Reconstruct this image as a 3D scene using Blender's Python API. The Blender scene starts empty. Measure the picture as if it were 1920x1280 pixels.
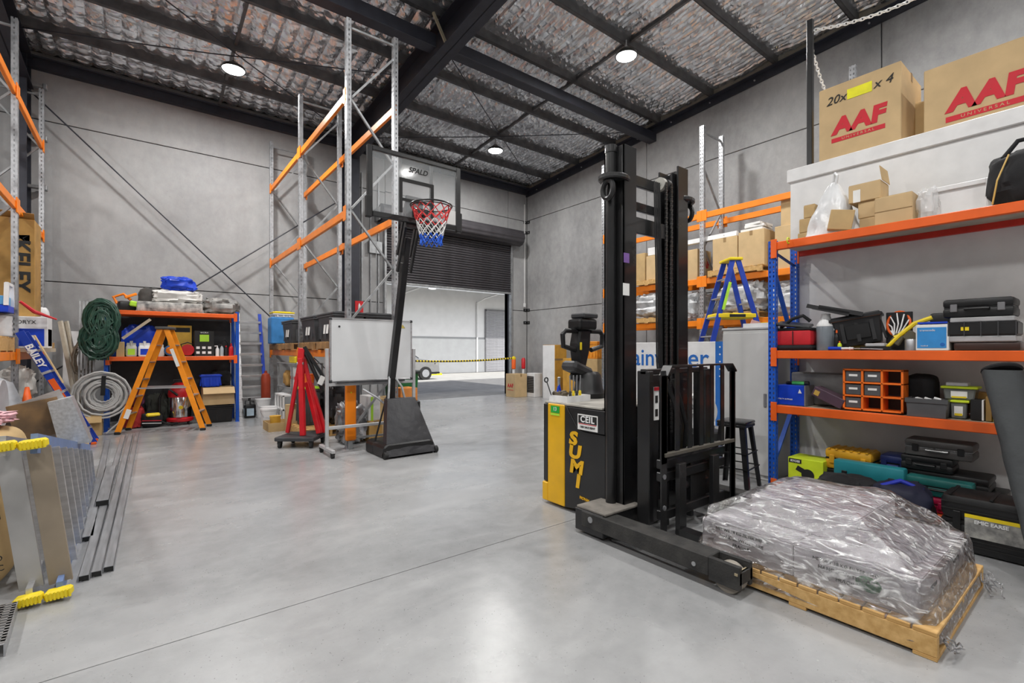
import bpy, bmesh, math, random
from mathutils import Vector, Matrix, Euler, noise as mnoise

random.seed(7)
SC = bpy.context.scene
COL = SC.collection
R = math.radians

# ------------------------------------------------------------------ camera
cam_d = bpy.data.cameras.new('camera')
cam_d.sensor_width = 36.0
cam_d.lens = 896.0 / 1920.0 * 36.0
cam_d.shift_y = 16.0 / 1920.0
cam_d.clip_start = 0.05
cam_d.clip_end = 300
cam = bpy.data.objects.new('camera', cam_d)
cam.location = (0, 0, 1.5)
cam.rotation_euler = (R(90), 0, R(-37.8))
COL.objects.link(cam)
SC.camera = cam

# ------------------------------------------------------------------ world, sun, exposure
W = bpy.data.worlds.new('world')
SC.world = W
W.use_nodes = True
wn = W.node_tree.nodes
wl = W.node_tree.links
wn.clear()
wo = wn.new('ShaderNodeOutputWorld')
wb = wn.new('ShaderNodeBackground')
ws = wn.new('ShaderNodeTexSky')
ws.sky_type = 'NISHITA'
ws.sun_disc = False
ws.sun_elevation = R(46)
ws.sun_rotation = R(165)
ws.air_density = 1.0
ws.dust_density = 1.5
wb.inputs['Strength'].default_value = 0.22
wh = wn.new('ShaderNodeHueSaturation')
wh.inputs['Saturation'].default_value = 0.45
wl.new(ws.outputs[0], wh.inputs['Color'])
wl.new(wh.outputs[0], wb.inputs[0])
wl.new(wb.outputs[0], wo.inputs[0])

sun_d = bpy.data.lights.new('sun', 'SUN')
sun_d.energy = 4.2
sun_d.angle = R(0.6)
sun_d.color = (1.0, 0.97, 0.92)
sun = bpy.data.objects.new('sun', sun_d)
sun.rotation_euler = Vector((0.12, 0.72, -0.78)).to_track_quat('-Z', 'Y').to_euler()
sun.location = (0, -20, 30)
COL.objects.link(sun)

LAMP_W = 175.0
SC.view_settings.view_transform = 'Standard'
SC.view_settings.look = 'None'
SC.view_settings.exposure = 0.0
SC.view_settings.gamma = 1.0
SC.view_settings.use_curve_mapping = False

# ------------------------------------------------------------------ materials
MATS = {}
def _n(nt, t, **kw):
    n = nt.nodes.new(t)
    for k, v in kw.items():
        if k in n.inputs: n.inputs[k].default_value = v
        else: setattr(n, k, v)
    return n
def mat(name, col, rough=0.5, metal=0.0, var=0.10, scale=6.0, bump=0.0, bscale=40.0, emit=0.0, alpha=1.0, trans=0.0, col2=None, coat=0.0, ior=1.45, detail=4.0, stretch=None, rvar=0.08, spec=None):
    if name in MATS: return MATS[name]
    m = bpy.data.materials.new(name)
    m.use_nodes = True
    nt = m.node_tree
    p = nt.nodes['Principled BSDF']
    L = nt.links.new
    tc = _n(nt, 'ShaderNodeTexCoord')
    mp = _n(nt, 'ShaderNodeMapping')
    L(tc.outputs['Object'], mp.inputs['Vector'])
    if stretch: mp.inputs['Scale'].default_value = stretch
    nz = _n(nt, 'ShaderNodeTexNoise', Scale=scale, Detail=detail)
    L(mp.outputs['Vector'], nz.inputs['Vector'])
    c = Vector(col[:3])
    c2 = Vector(col2[:3]) if col2 else c * (1 - 2 * var)
    rp = _n(nt, 'ShaderNodeValToRGB')
    rp.color_ramp.elements[0].position = 0.3
    rp.color_ramp.elements[1].position = 0.7
    rp.color_ramp.elements[0].color = (*[max(0, x) for x in c2], 1)
    rp.color_ramp.elements[1].color = (*[min(1, x * (1 + (0 if col2 else var * .6))) for x in c], 1)
    L(nz.outputs['Fac'], rp.inputs['Fac'])
    L(rp.outputs['Color'], p.inputs['Base Color'])
    p.inputs['Roughness'].default_value = rough
    if rvar:
        mr = _n(nt, 'ShaderNodeMapRange')
        mr.inputs['To Min'].default_value = max(0, rough - rvar)
        mr.inputs['To Max'].default_value = min(1, rough + rvar)
        L(nz.outputs['Fac'], mr.inputs['Value'])
        L(mr.outputs['Result'], p.inputs['Roughness'])
    p.inputs['Metallic'].default_value = metal
    p.inputs['IOR'].default_value = ior
    if spec is not None: p.inputs['Specular IOR Level'].default_value = spec
    p.inputs['Alpha'].default_value = alpha
    p.inputs['Transmission Weight'].default_value = trans
    p.inputs['Coat Weight'].default_value = coat
    if bump:
        nb = _n(nt, 'ShaderNodeTexNoise', Scale=bscale, Detail=6.0)
        L(mp.outputs['Vector'], nb.inputs['Vector'])
        bp = _n(nt, 'ShaderNodeBump', Strength=bump, Distance=0.01)
        L(nb.outputs['Fac'], bp.inputs['Height'])
        L(bp.outputs['Normal'], p.inputs['Normal'])
    if emit:
        p.inputs['Emission Color'].default_value = (*col[:3], 1)
        p.inputs['Emission Strength'].default_value = emit
    MATS[name] = m
    return m

def mat_concrete(name, c1, c2, rough, floor=False):
    m = bpy.data.materials.new(name); m.use_nodes = True
    nt = m.node_tree; L = nt.links.new
    p = nt.nodes['Principled BSDF']
    tc = _n(nt, 'ShaderNodeTexCoord')
    n1 = _n(nt, 'ShaderNodeTexNoise', Scale=0.55, Detail=6.0, Roughness=0.6)
    n2 = _n(nt, 'ShaderNodeTexNoise', Scale=7.0, Detail=8.0, Roughness=0.7)
    n3 = _n(nt, 'ShaderNodeTexVoronoi', Scale=42.0 if floor else 9.0)
    n4 = _n(nt, 'ShaderNodeTexNoise', Scale=3.0 if floor else 1.6, Detail=3.0, Distortion=2.5)
    mp = _n(nt, 'ShaderNodeMapping')
    mp.inputs['Scale'].default_value = (1, 1, 1) if floor else (1, 1, 0.7)
    L(tc.outputs['Object'], mp.inputs['Vector'])
    for n in (n1, n2, n3, n4): L(mp.outputs['Vector'], n.inputs['Vector'])
    mx = _n(nt, 'ShaderNodeMath', operation='MULTIPLY_ADD'); mx.inputs[1].default_value = 0.45
    L(n2.outputs['Fac'], mx.inputs[0]); L(n1.outputs['Fac'], mx.inputs[2])
    rp = _n(nt, 'ShaderNodeValToRGB')
    rp.color_ramp.elements[0].position = 0.48; rp.color_ramp.elements[0].color = (*c2, 1)
    rp.color_ramp.elements[1].position = 0.95; rp.color_ramp.elements[1].color = (*c1, 1)
    L(mx.outputs[0], rp.inputs['Fac'])
    # small dark pits / specks
    r3 = _n(nt, 'ShaderNodeValToRGB')
    r3.color_ramp.elements[0].position = 0.07 if floor else 0.02; r3.color_ramp.elements[0].color = (.25, .25, .25, 1)
    r3.color_ramp.elements[1].position = 0.14 if floor else 0.05; r3.color_ramp.elements[1].color = (1, 1, 1, 1)
    L(n3.outputs['Distance'], r3.inputs['Fac'])
    # speck only where a second noise allows it
    r4 = _n(nt, 'ShaderNodeValToRGB')
    r4.color_ramp.elements[0].position = 0.44; r4.color_ramp.elements[0].color = (0, 0, 0, 1)
    r4.color_ramp.elements[1].position = 0.60; r4.color_ramp.elements[1].color = (1, 1, 1, 1)
    L(n4.outputs['Fac'], r4.inputs['Fac'])
    mm = _n(nt, 'ShaderNodeMixRGB', blend_type='MULTIPLY')
    L(r4.outputs['Color'], mm.inputs['Fac']); L(rp.outputs['Color'], mm.inputs['Color1']); L(r3.outputs['Color'], mm.inputs['Color2'])
    last = mm.outputs['Color']
    if floor:
        # pale scuffs and dark scratches
        wv = _n(nt, 'ShaderNodeTexNoise', Scale=1.3, Detail=10.0, Distortion=1.2)
        mp2 = _n(nt, 'ShaderNodeMapping'); mp2.inputs['Scale'].default_value = (0.8, 1.7, 1); mp2.inputs['Rotation'].default_value = (0, 0, .4)
        L(tc.outputs['Object'], mp2.inputs['Vector']); L(mp2.outputs['Vector'], wv.inputs['Vector'])
        rs = _n(nt, 'ShaderNodeValToRGB')
        rs.color_ramp.elements[0].position = 0.48; rs.color_ramp.elements[0].color = (0, 0, 0, 1)
        rs.color_ramp.elements[1].position = 0.66; rs.color_ramp.elements[1].color = (.22, .22, .22, 1)
        L(wv.outputs['Fac'], rs.inputs['Fac'])
        m5 = _n(nt, 'ShaderNodeMixRGB', blend_type='MIX'); m5.inputs['Color2'].default_value = (.48, .48, .48, 1)
        L(rs.outputs['Color'], m5.inputs['Fac']); L(last, m5.inputs['Color1'])
        last = m5.outputs['Color']
    L(last, p.inputs['Base Color'])
    mr = _n(nt, 'ShaderNodeMapRange')
    mr.inputs['From Min'].default_value = 0.3; mr.inputs['From Max'].default_value = 0.8
    mr.inputs['To Min'].default_value = rough - .1; mr.inputs['To Max'].default_value = rough + .12
    L(n1.outputs['Fac'], mr.inputs['Value']); L(mr.outputs['Result'], p.inputs['Roughness'])
    bp = _n(nt, 'ShaderNodeBump', Strength=0.12 if floor else 0.25, Distance=0.01)
    L(n2.outputs['Fac'], bp.inputs['Height']); L(bp.outputs['Normal'], p.inputs['Normal'])
    MATS[name] = m
    return m

def mat_film(name, tint, op=0.10, rough=0.12, bump=0.6, bscale=14.0, stretch=(1, 1, 1), hi=0.8):
    """thin crinkled plastic film: clear with glossy creases and painted white highlights"""
    m = bpy.data.materials.new(name); m.use_nodes = True
    nt = m.node_tree; L = nt.links.new
    nt.nodes.clear()
    out = _n(nt, 'ShaderNodeOutputMaterial')
    tr = _n(nt, 'ShaderNodeBsdfTransparent'); tr.inputs['Color'].default_value = (*tint, 1)
    gl = _n(nt, 'ShaderNodeBsdfGlossy'); gl.inputs['Roughness'].default_value = rough
    df = _n(nt, 'ShaderNodeBsdfDiffuse'); df.inputs['Color'].default_value = (hi, hi, hi, 1)
    tc = _n(nt, 'ShaderNodeTexCoord'); mp = _n(nt, 'ShaderNodeMapping'); mp.inputs['Scale'].default_value = stretch
    L(tc.outputs['Object'], mp.inputs['Vector'])
    nz = _n(nt, 'ShaderNodeTexNoise', Scale=bscale, Detail=6.0, Distortion=1.5)
    L(mp.outputs['Vector'], nz.inputs['Vector'])
    bp = _n(nt, 'ShaderNodeBump', Strength=bump, Distance=0.03)
    L(nz.outputs['Fac'], bp.inputs['Height'])
    L(bp.outputs['Normal'], gl.inputs['Normal'])
    fr = _n(nt, 'ShaderNodeFresnel'); fr.inputs['IOR'].default_value = 1.5
    L(bp.outputs['Normal'], fr.inputs['Normal'])
    ad = _n(nt, 'ShaderNodeMath', operation='ADD'); ad.inputs[1].default_value = op
    L(fr.outputs[0], ad.inputs[0])
    rp = _n(nt, 'ShaderNodeValToRGB')
    rp.color_ramp.elements[0].position = 0.54; rp.color_ramp.elements[0].color = (0, 0, 0, 1)
    rp.color_ramp.elements[1].position = 0.72; rp.color_ramp.elements[1].color = (.9, .9, .9, 1)
    n9 = _n(nt, 'ShaderNodeTexNoise', Scale=3.0, Detail=8.0, Roughness=0.75, Distortion=0.8)
    mp9 = _n(nt, 'ShaderNodeMapping'); mp9.inputs['Scale'].default_value = (2.0, 1.2, 9.0); mp9.inputs['Rotation'].default_value = (.5, .2, .5)
    L(tc.outputs['Object'], mp9.inputs['Vector']); L(mp9.outputs['Vector'], n9.inputs['Vector'])
    mx9 = _n(nt, 'ShaderNodeMath', operation='MAXIMUM'); L(nz.outputs['Fac'], mx9.inputs[0]); L(n9.outputs['Fac'], mx9.inputs[1])  # stretched noise adds white streaks painted as highlights
    L(mx9.outputs[0], rp.inputs['Fac'])
    m1 = _n(nt, 'ShaderNodeMixShader'); m2 = _n(nt, 'ShaderNodeMixShader')
    L(rp.outputs['Color'], m1.inputs['Fac']); L(tr.outputs[0], m1.inputs[1]); L(df.outputs[0], m1.inputs[2])
    L(ad.outputs[0], m2.inputs['Fac']); L(m1.outputs[0], m2.inputs[1]); L(gl.outputs[0], m2.inputs[2])
    L(m2.outputs[0], out.inputs['Surface'])
    MATS[name] = m
    return m

C_WALL = mat_concrete('wall_concrete', (.42, .42, .42), (.27, .27, .275), .75)
C_WALLR = mat_concrete('wall_concrete_rough', (.43, .43, .43), (.21, .21, .215), .72)
C_FLOOR = mat_concrete('floor_concrete', (.36, .363, .367), (.24, .243, .247), .27, floor=True)
NAVY = mat('navy_steel', (.028, .030, .042), .45, .0, .15)
BLACK = mat('black_plastic', (.012, .012, .013), .42, 0, .2)
BLACKM = mat('black_satin_metal', (.014, .014, .015), .32, .0, .2, coat=.2)
BLACKF = mat('black_fabric', (.016, .016, .018), .8, 0, .2, bump=.3, bscale=200)
DGREY = mat('dark_grey_plastic', (.045, .046, .05), .5, 0, .15)
MGREY = mat('mid_grey', (.20, .20, .21), .5, 0, .1)
LGREY = mat('light_grey', (.50, .50, .51), .5, 0, .08)
WHITE = mat('white_paint', (.78, .78, .78), .45, 0, .04)
WHITEP = mat('white_plastic', (.80, .80, .80), .35, 0, .05)
GALV = mat('galvanised_steel', (.50, .51, .53), .40, .85, .12, 14)
GALVD = mat('galvanised_dull', (.40, .41, .42), .5, .7, .15, 10)
ALU = mat('aluminium', (.66, .66, .67), .32, .8, .1, 6, stretch=(1, 1, 8))
FOIL = mat('foil_insulation', (.80, .82, .85), .25, .88, .10, 3.0, bump=.35, bscale=20.0, rvar=.10)
PURLIN = mat('purlin_galvanised', (.13, .13, .135), .5, .5, .2, 5)
ORANGE = mat('orange_beam', (.95, .25, .01), .38, 0, .07, 4)
ORANGE2 = mat('orange_red_beam', (.86, .13, .015), .4, 0, .07, 4)
ORANGEL = mat('orange_fibreglass', (.93, .30, .01), .42, 0, .06, 9)
REDB = mat('red_beam', (.62, .035, .02), .4, 0, .1)
RED = mat('red_paint', (.62, .012, .02), .35, 0, .1, coat=.3)
REDP = mat('red_print', (.60, .015, .03), .6, 0, .03)
BLUE = mat('blue_rack_paint', (.012, .10, .55), .4, 0, .1)
BLUEF = mat('blue_fibreglass', (.010, .05, .42), .4, 0, .1)
BLUET = mat('blue_tarp', (.010, .06, .60), .35, 0, .15, 5)
YELLOW = mat('yellow_plastic', (.90, .68, .02), .45, 0, .08)
YELLOWM = mat('machine_yellow', (.80, .44, .005), .38, 0, .06, 5, coat=.2)
YELLOWG = mat('yellow_green', (.66, .82, .03), .45, 0, .06)
CARD = mat('cardboard', (.52, .36, .17), .8, 0, .08, 5)
CARDL = mat('cardboard_pale', (.60, .43, .23), .8, 0, .06, 5)
CARDD = mat('cardboard_brown', (.42, .24, .07), .8, 0, .12, 5)
TAPE = mat('packing_tape', (.30, .19, .08), .35, 0, .05)
PINE = mat('pine_timber', (.66, .42, .17), .65, 0, .15, 3, stretch=(1, 9, 9), col2=(.48, .28, .09), bump=.15)
PINEX = mat('pine_timber_cross', (.66, .42, .17), .65, 0, .15, 3, stretch=(9, 1, 9), col2=(.46, .26, .08), bump=.15)
PLY = mat('shelf_board', (.52, .44, .33), .7, 0, .12, 4)
PAPER = mat('white_paper', (.82, .82, .80), .7, 0, .03)
INK = mat('black_ink', (.015, .015, .015), .6, 0, .05)
INKB = mat('blue_ink', (.015, .14, .50), .5, 0, .05)
WHITEINK = mat('white_ink', (.80, .80, .80), .5, 0, .03)
RUBBER = mat('black_rubber', (.02, .02, .02), .7, 0, .2)
TEAL = mat('teal_plastic', (.02, .22, .26), .4, 0, .08)
GREEN = mat('green_bin', (.01, .13, .03), .45, 0, .1)
LIME = mat('lime_plastic', (.45, .80, .05), .5, 0, .06)
ROPE = mat('grey_hose', (.50, .50, .49), .5, 0, .06)
HOSEG = mat('green_hose', (.030, .085, .060), .35, 0, .25, 12)
TEXTILE = mat('white_textile', (.68, .67, .64), .8, 0, .08, 6, bump=.3, bscale=30)
CHROME = mat('chrome', (.80, .80, .80), .12, 1.0, .05)
RUSTY = mat('scorched_steel', (.34, .20, .09), .5, .35, .3, 3.5, col2=(.05, .045, .045))
CLEAR = mat('clear_plastic', (.85, .86, .87), .12, 0, .03, alpha=.35)
GLASS = mat('board_acrylic', (.80, .84, .86), .05, 0, .02, alpha=.16)
FILM = mat_film('stretch_wrap', (.95, .95, .97), op=.16, rough=.16, bump=1.0, bscale=9.0, stretch=(1.6, .8, 2.2), hi=.9)
BAGFILM = mat_film('bag_film', (.92, .93, .95), op=.10, rough=.2, bump=.8, bscale=12.0, hi=.85)

# ------------------------------------------------------------------ mesh helpers
def rotm(rx=0, ry=0, rz=0): return Euler((R(rx), R(ry), R(rz))).to_matrix().to_4x4()
class B:
    """collects shapes in one bmesh"""
    def __init__(s): s.bm = bmesh.new()
    def _add(s, geom_verts, M):
        bmesh.ops.transform(s.bm, matrix=M, verts=geom_verts)
    def obox(s, c, d, rot=None, bev=0.0, seg=1):
        r = bmesh.ops.create_cube(s.bm, size=1.0)
        vs = r['verts']
        M = Matrix.Translation(c) @ (rot if rot is not None else Matrix.Identity(4)) @ Matrix.Diagonal((d[0], d[1], d[2], 1))
        bmesh.ops.transform(s.bm, matrix=M, verts=vs)
        if bev > 0:
            es = list({e for v in vs for e in v.link_edges})
            bmesh.ops.bevel(s.bm, geom=es, offset=min(bev, min(d) * .45), segments=seg, affect='EDGES', profile=.5)
        return s
    def box(s, x0, x1, y0, y1, z0, z1, bev=0.0, seg=1):
        return s.obox(((x0 + x1) / 2, (y0 + y1) / 2, (z0 + z1) / 2), (abs(x1 - x0), abs(y1 - y0), abs(z1 - z0)), None, bev, seg)
    def bar(s, p, q, w, h=None, up=(0, 0, 1), bev=0.0):
        """rectangular bar from p to q"""
        h = h or w
        p, q = Vector(p), Vector(q); d = q - p
        z = d.normalized(); u = Vector(up)
        if abs(z.dot(u)) > .98: u = Vector((1, 0, 0))
        x = u.cross(z).normalized(); y = z.cross(x)
        M = Matrix((x, y, z)).transposed().to_4x4()
        return s.obox((p + q) / 2, (w, h, d.length), M, bev)
    def cyl(s, p, q, r, r2=None, n=16, cap=True):
        p, q = Vector(p), Vector(q); d = q - p
        M = Matrix.Translation((p + q) / 2) @ d.to_track_quat('Z', 'Y').to_matrix().to_4x4()
        bmesh.ops.create_cone(s.bm, cap_ends=cap, segments=n, radius1=r, radius2=r if r2 is None else r2, depth=d.length, matrix=M)
        return s
    def tube(s, pts, r, n=8, closed=False, cap=True):
        pts = [Vector(p) for p in pts]; N = len(pts); rings = []
        prev = None
        for i, p in enumerate(pts):
            a = pts[(i - 1) % N] if (closed or i > 0) else p
            b = pts[(i + 1) % N] if (closed or i < N - 1) else p
            t = (b - a).normalized()
            if prev is None:
                u = Vector((0, 0, 1)) if abs(t.z) < .9 else Vector((1, 0, 0))
                x = u.cross(t).normalized()
            else:
                x = (prev - t * prev.dot(t)).normalized()
            prev = x; y = t.cross(x)
            rr = r[i] if isinstance(r, (list, tuple)) else r
            rings.append([s.bm.verts.new(p + (x * math.cos(2 * math.pi * k / n) + y * math.sin(2 * math.pi * k / n)) * rr) for k in range(n)])
        M = N if closed else N - 1
        for i in range(M):
            A, Bq = rings[i], rings[(i + 1) % N]
            for k in range(n):
                s.bm.faces.new((A[k], A[(k + 1) % n], Bq[(k + 1) % n], Bq[k]))
        if cap and not closed:
            s.bm.faces.new(list(reversed(rings[0]))); s.bm.faces.new(rings[-1])
        return s
    def lathe(s, prof, c=(0, 0, 0), n=24, rot=None, sx=1.0, sy=1.0):
        rings = []
        M = Matrix.Translation(c) @ (rot if rot is not None else Matrix.Identity(4))
        for r, z in prof:
            rings.append([s.bm.verts.new(M @ Vector((r * sx * math.cos(2 * math.pi * k / n), r * sy * math.sin(2 * math.pi * k / n), z))) for k in range(n)])
        for A, Bq in zip(rings, rings[1:]):
            for k in range(n):
                s.bm.faces.new((A[k], A[(k + 1) % n], Bq[(k + 1) % n], Bq[k]))
        if prof[0][0] > 1e-4: s.bm.faces.new(list(reversed(rings[0])))
        if prof[-1][0] > 1e-4: s.bm.faces.new(rings[-1])
        return s
    def prism(s, poly, axis, a, b, bev=0.0):
        """polygon in the two axes left over, extruded along axis from a to b"""
        def pt(p, t):
            if axis == 'x': return (t, p[0], p[1])
            if axis == 'y': return (p[0], t, p[1])
            return (p[0], p[1], t)
        A = [s.bm.verts.new(pt(p, a)) for p in poly]
        C = [s.bm.verts.new(pt(p, b)) for p in poly]
        n = len(poly)
        fs = [s.bm.faces.new(list(reversed(A))), s.bm.faces.new(C)]
        for i in range(n): fs.append(s.bm.faces.new((A[i], A[(i + 1) % n], C[(i + 1) % n], C[i])))
        bmesh.ops.recalc_face_normals(s.bm, faces=fs)
        if bev:
            es = list({e for f in fs for e in f.edges})
            bmesh.ops.bevel(s.bm, geom=es, offset=bev, segments=1, affect='EDGES', profile=.5)
        return s
    def sheet(s, nu, nv, f, closed_u=False):
        g = [[s.bm.verts.new(f(i / (nu if closed_u else nu - 1), j / (nv - 1))) for j in range(nv)] for i in range(nu)]
        for i in range(nu if closed_u else nu - 1):
            for j in range(nv - 1):
                i2 = (i + 1) % nu
                s.bm.faces.new((g[i][j], g[i2][j], g[i2][j + 1], g[i][j + 1]))
        return s
    def ball(s, c, r, n=16, m=10, rot=None):
        rr = (r, r, r) if not isinstance(r, (tuple, list)) else r
        M = Matrix.Translation(c) @ (rot if rot is not None else Matrix.Identity(4)) @ Matrix.Diagonal((*rr, 1))
        bmesh.ops.create_uvsphere(s.bm, u_segments=n, v_segments=m, radius=1.0, matrix=M)
        return s
    def blob(s, c, d, amp=.12, freq=2.0, seed=0, n=28, m=18, flat=True, pw=.6):
        """crumpled bag / bundle: a squarish ball pushed about by noise, flat underneath"""
        off = Vector((seed * 7.3, seed * 3.1, seed * 1.7))
        def sg(x, p): return math.copysign(abs(x) ** p, x)
        def f(u, v):
            th = 2 * math.pi * u; ph = math.pi * (v - .5)
            x = sg(math.cos(ph), pw) * sg(math.cos(th), pw); y = sg(math.cos(ph), pw) * sg(math.sin(th), pw); z = sg(math.sin(ph), pw)
            q = Vector((x, y, z))
            k = 1 + amp * (mnoise.noise(q * freq + off) + .6 * mnoise.noise(q * freq * 2.7 + off) - .35 * abs(mnoise.noise(q * freq * 1.6 - off)))
            q = q * k
            if flat: q.z = max(q.z, -1.0)
            return Vector((c[0] + q.x * d[0] / 2, c[1] + q.y * d[1] / 2, c[2] + (q.z + 1) * d[2] / 2))
        return s.sheet(n, m, f, closed_u=True)
def obj(name, b, m, parent=None, smooth=False, loc=None, rot=None, label=None):
    me = bpy.data.meshes.new(name)
    bm = b.bm if isinstance(b, B) else b
    bm.normal_update()
    if smooth:
        for f in bm.faces: f.smooth = True
        for e in bm.edges:
            if len(e.link_faces) == 2 and e.calc_face_angle(0) > R(38): e.smooth = False
    bm.to_mesh(me); bm.free()
    me.materials.append(m)
    o = bpy.data.objects.new(name, me)
    COL.objects.link(o)
    if parent is not None: o.parent = parent
    if loc is not None: o.location = loc
    if rot is not None: o.rotation_euler = rot
    if label: o['label'] = label
    return o
def tag(o, label, cat, group=None):
    o['label'] = label; o['category'] = cat
    if group: o['group'] = group
    return o
def thing(name, label, cat, loc=(0, 0, 0), rz=0.0, group=None):
    o = bpy.data.objects.new(name, None)
    o.empty_display_size = .1
    o.location = loc; o.rotation_euler = (0, 0, R(rz))
    COL.objects.link(o)
    return tag(o, label, cat, group)
def single(name, b, m, label, cat, group=None, loc=(0, 0, 0), rz=0.0, smooth=False, rot=None):
    o = obj(name, b, m, None, smooth, loc, rot if rot is not None else (0, 0, R(rz)))
    return tag(o, label, cat, group)
def struct(name, b, m, parent=None, smooth=False):
    o = obj(name, b, m, parent, smooth)
    if parent is None: o['kind'] = 'structure'
    return o
def dup(root, loc=None, rz=None, label=None):
    r = root.copy(); COL.objects.link(r)
    if loc is not None: r.location = loc
    if rz is not None: r.rotation_euler = (0, 0, R(rz))
    if label: r['label'] = label
    for ch in list(root.children):
        c = ch.copy(); COL.objects.link(c); c.parent = r
        for g in list(ch.children):
            d = g.copy(); COL.objects.link(d); d.parent = c
    return r
def text(body, size, m, parent, loc, facing, name='lettering', depth=.002, bold=0.0, shear=0.0, roll=0.0, align='CENTER', sx=1.0, spacing=1.0):
    """flat lettering; facing: '-x', '-y', 'z' or a 4x4 matrix"""
    cu = bpy.data.curves.new('lettering_curve', 'FONT')
    cu.body = body; cu.size = size; cu.extrude = depth; cu.offset = bold; cu.shear = shear
    cu.align_x = align; cu.align_y = 'CENTER'; cu.resolution_u = 3; cu.space_character = spacing
    t = bpy.data.objects.new('lettering_tmp', cu); COL.objects.link(t)
    bpy.context.view_layer.update()
    dg = bpy.context.evaluated_depsgraph_get()
    me = bpy.data.meshes.new_from_object(t.evaluated_get(dg))
    bpy.data.objects.remove(t); bpy.data.curves.remove(cu)
    base = {'-x': Matrix(((0, 0, -1, 0), (-1, 0, 0, 0), (0, 1, 0, 0), (0, 0, 0, 1))),
            '-y': Matrix(((1, 0, 0, 0), (0, 0, -1, 0), (0, 1, 0, 0), (0, 0, 0, 1))),
            'z': Matrix.Identity(4)}
    F = base[facing] if isinstance(facing, str) else facing
    me.transform(F @ Matrix.Rotation(R(roll), 4, 'Z') @ Matrix.Diagonal((sx, 1, 1, 1)))
    me.materials.clear(); me.materials.append(m)
    o = bpy.data.objects.new(name, me); COL.objects.link(o)
    o.parent = parent; o.location = loc
    return o

# ================================================================== THE SETTING
XL, XR, YB, YF = -8.3, 10.75, 13.0, -6.0
def pb(y): return 7.07 + (13 - y) * .062           # underside of the purlins
TOP = 8.5
# floor: slabs with a recessed joint
b = B()
b.box(XL - .2, XR + .2, YF - .2, 3.004, -.20, 0)
b.box(XL - .2, XR + .2, 3.012, 13.0, -.20, 0)
b.box(XL - .2, XR + .2, 3.0, 3.02, -.20, -.006)
struct('floor', b, C_FLOOR)

# back wall: backing with the door opening, precast panels in front of it
DX0, DX1, DZ = 5.50, 9.92, 5.25
b = B()
b.box(XL - .2, DX0, 13.03, 13.2, 0, 7.35); b.box(DX1, XR + .2, 13.03, 13.2, 0, 7.35); b.box(DX0, DX1, 13.03, 13.2, DZ, 7.35)
wall_back = struct('wall_back', b, mat('joint_dark', (.05, .05, .05), .9))
def panels(parent, axis, pos, thick, cells, m):
    for (a0, a1, z0, z1) in cells:
        g = .009
        b = B()
        if axis == 'y': b.box(a0 + g, a1 - g, pos, pos + thick, z0 + g, z1 - g, .006)
        else: b.box(pos, pos + thick, a0 + g, a1 - g, z0 + g, z1 - g, .006)
        obj('panel', b, m, parent)
cells = []
for (a, c) in ((XL, 1.1), (1.1, 4.72)): pass
for z0, z1 in ((0, 2.85), (2.85, 5.99), (5.99, 7.3)): cells.append((-1.93, 4.72, z0, z1)); cells.append((XL, -1.93, z0, z1))
for z0, z1 in ((0, 2.85), (2.85, 5.99), (5.99, 7.3)): cells.append((4.72, DX0, z0, z1))
for z0, z1 in ((DZ, 6.02), (6.02, 7.3)): cells.append((DX0, DX1, z0, z1))
for z0, z1 in ((0, 2.87), (2.87, 6.02), (6.02, 7.3)): cells.append((DX1, XR, z0, z1))
panels(wall_back, 'y', 13.0, .06, cells, C_WALL)
# right wall
b = B(); b.box(XR + .05, XR + .2, YF, 13.03, 0, 8.5)
wall_right = struct('wall_right', b, MATS['joint_dark'])
cells = []
for y0, y1 in ((YF, -2.3), (-2.3, 2.78), (2.78, 7.95), (7.95, 13.0)):
    for z0, z1 in ((0, 2.87), (2.87, 6.04), (6.04, 8.4)): cells.append((y0, y1, z0, z1))
panels(wall_right, 'x', XR, .08, cells, C_WALLR)
b = B(); b.box(XL - .15, XL, YF, 13.03, 0, 8.5)
struct('wall_left', b, C_WALL)
b = B(); b.box(XL - .15, XR + .2, YF - .2, YF, 0, 8.6)
struct('wall_front', b, C_WALL)
# metal roof sheet above the insulation (keeps the sun out)
b = B()
b.prism([(YF - .3, pb(YF) + .34), (13.5, pb(13.5) + .34), (13.5, pb(13.5) + .40), (YF - .3, pb(YF) + .40)], 'x', XL - .4, XR + .4)
ceiling = struct('ceiling', b, GALVD)
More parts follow.
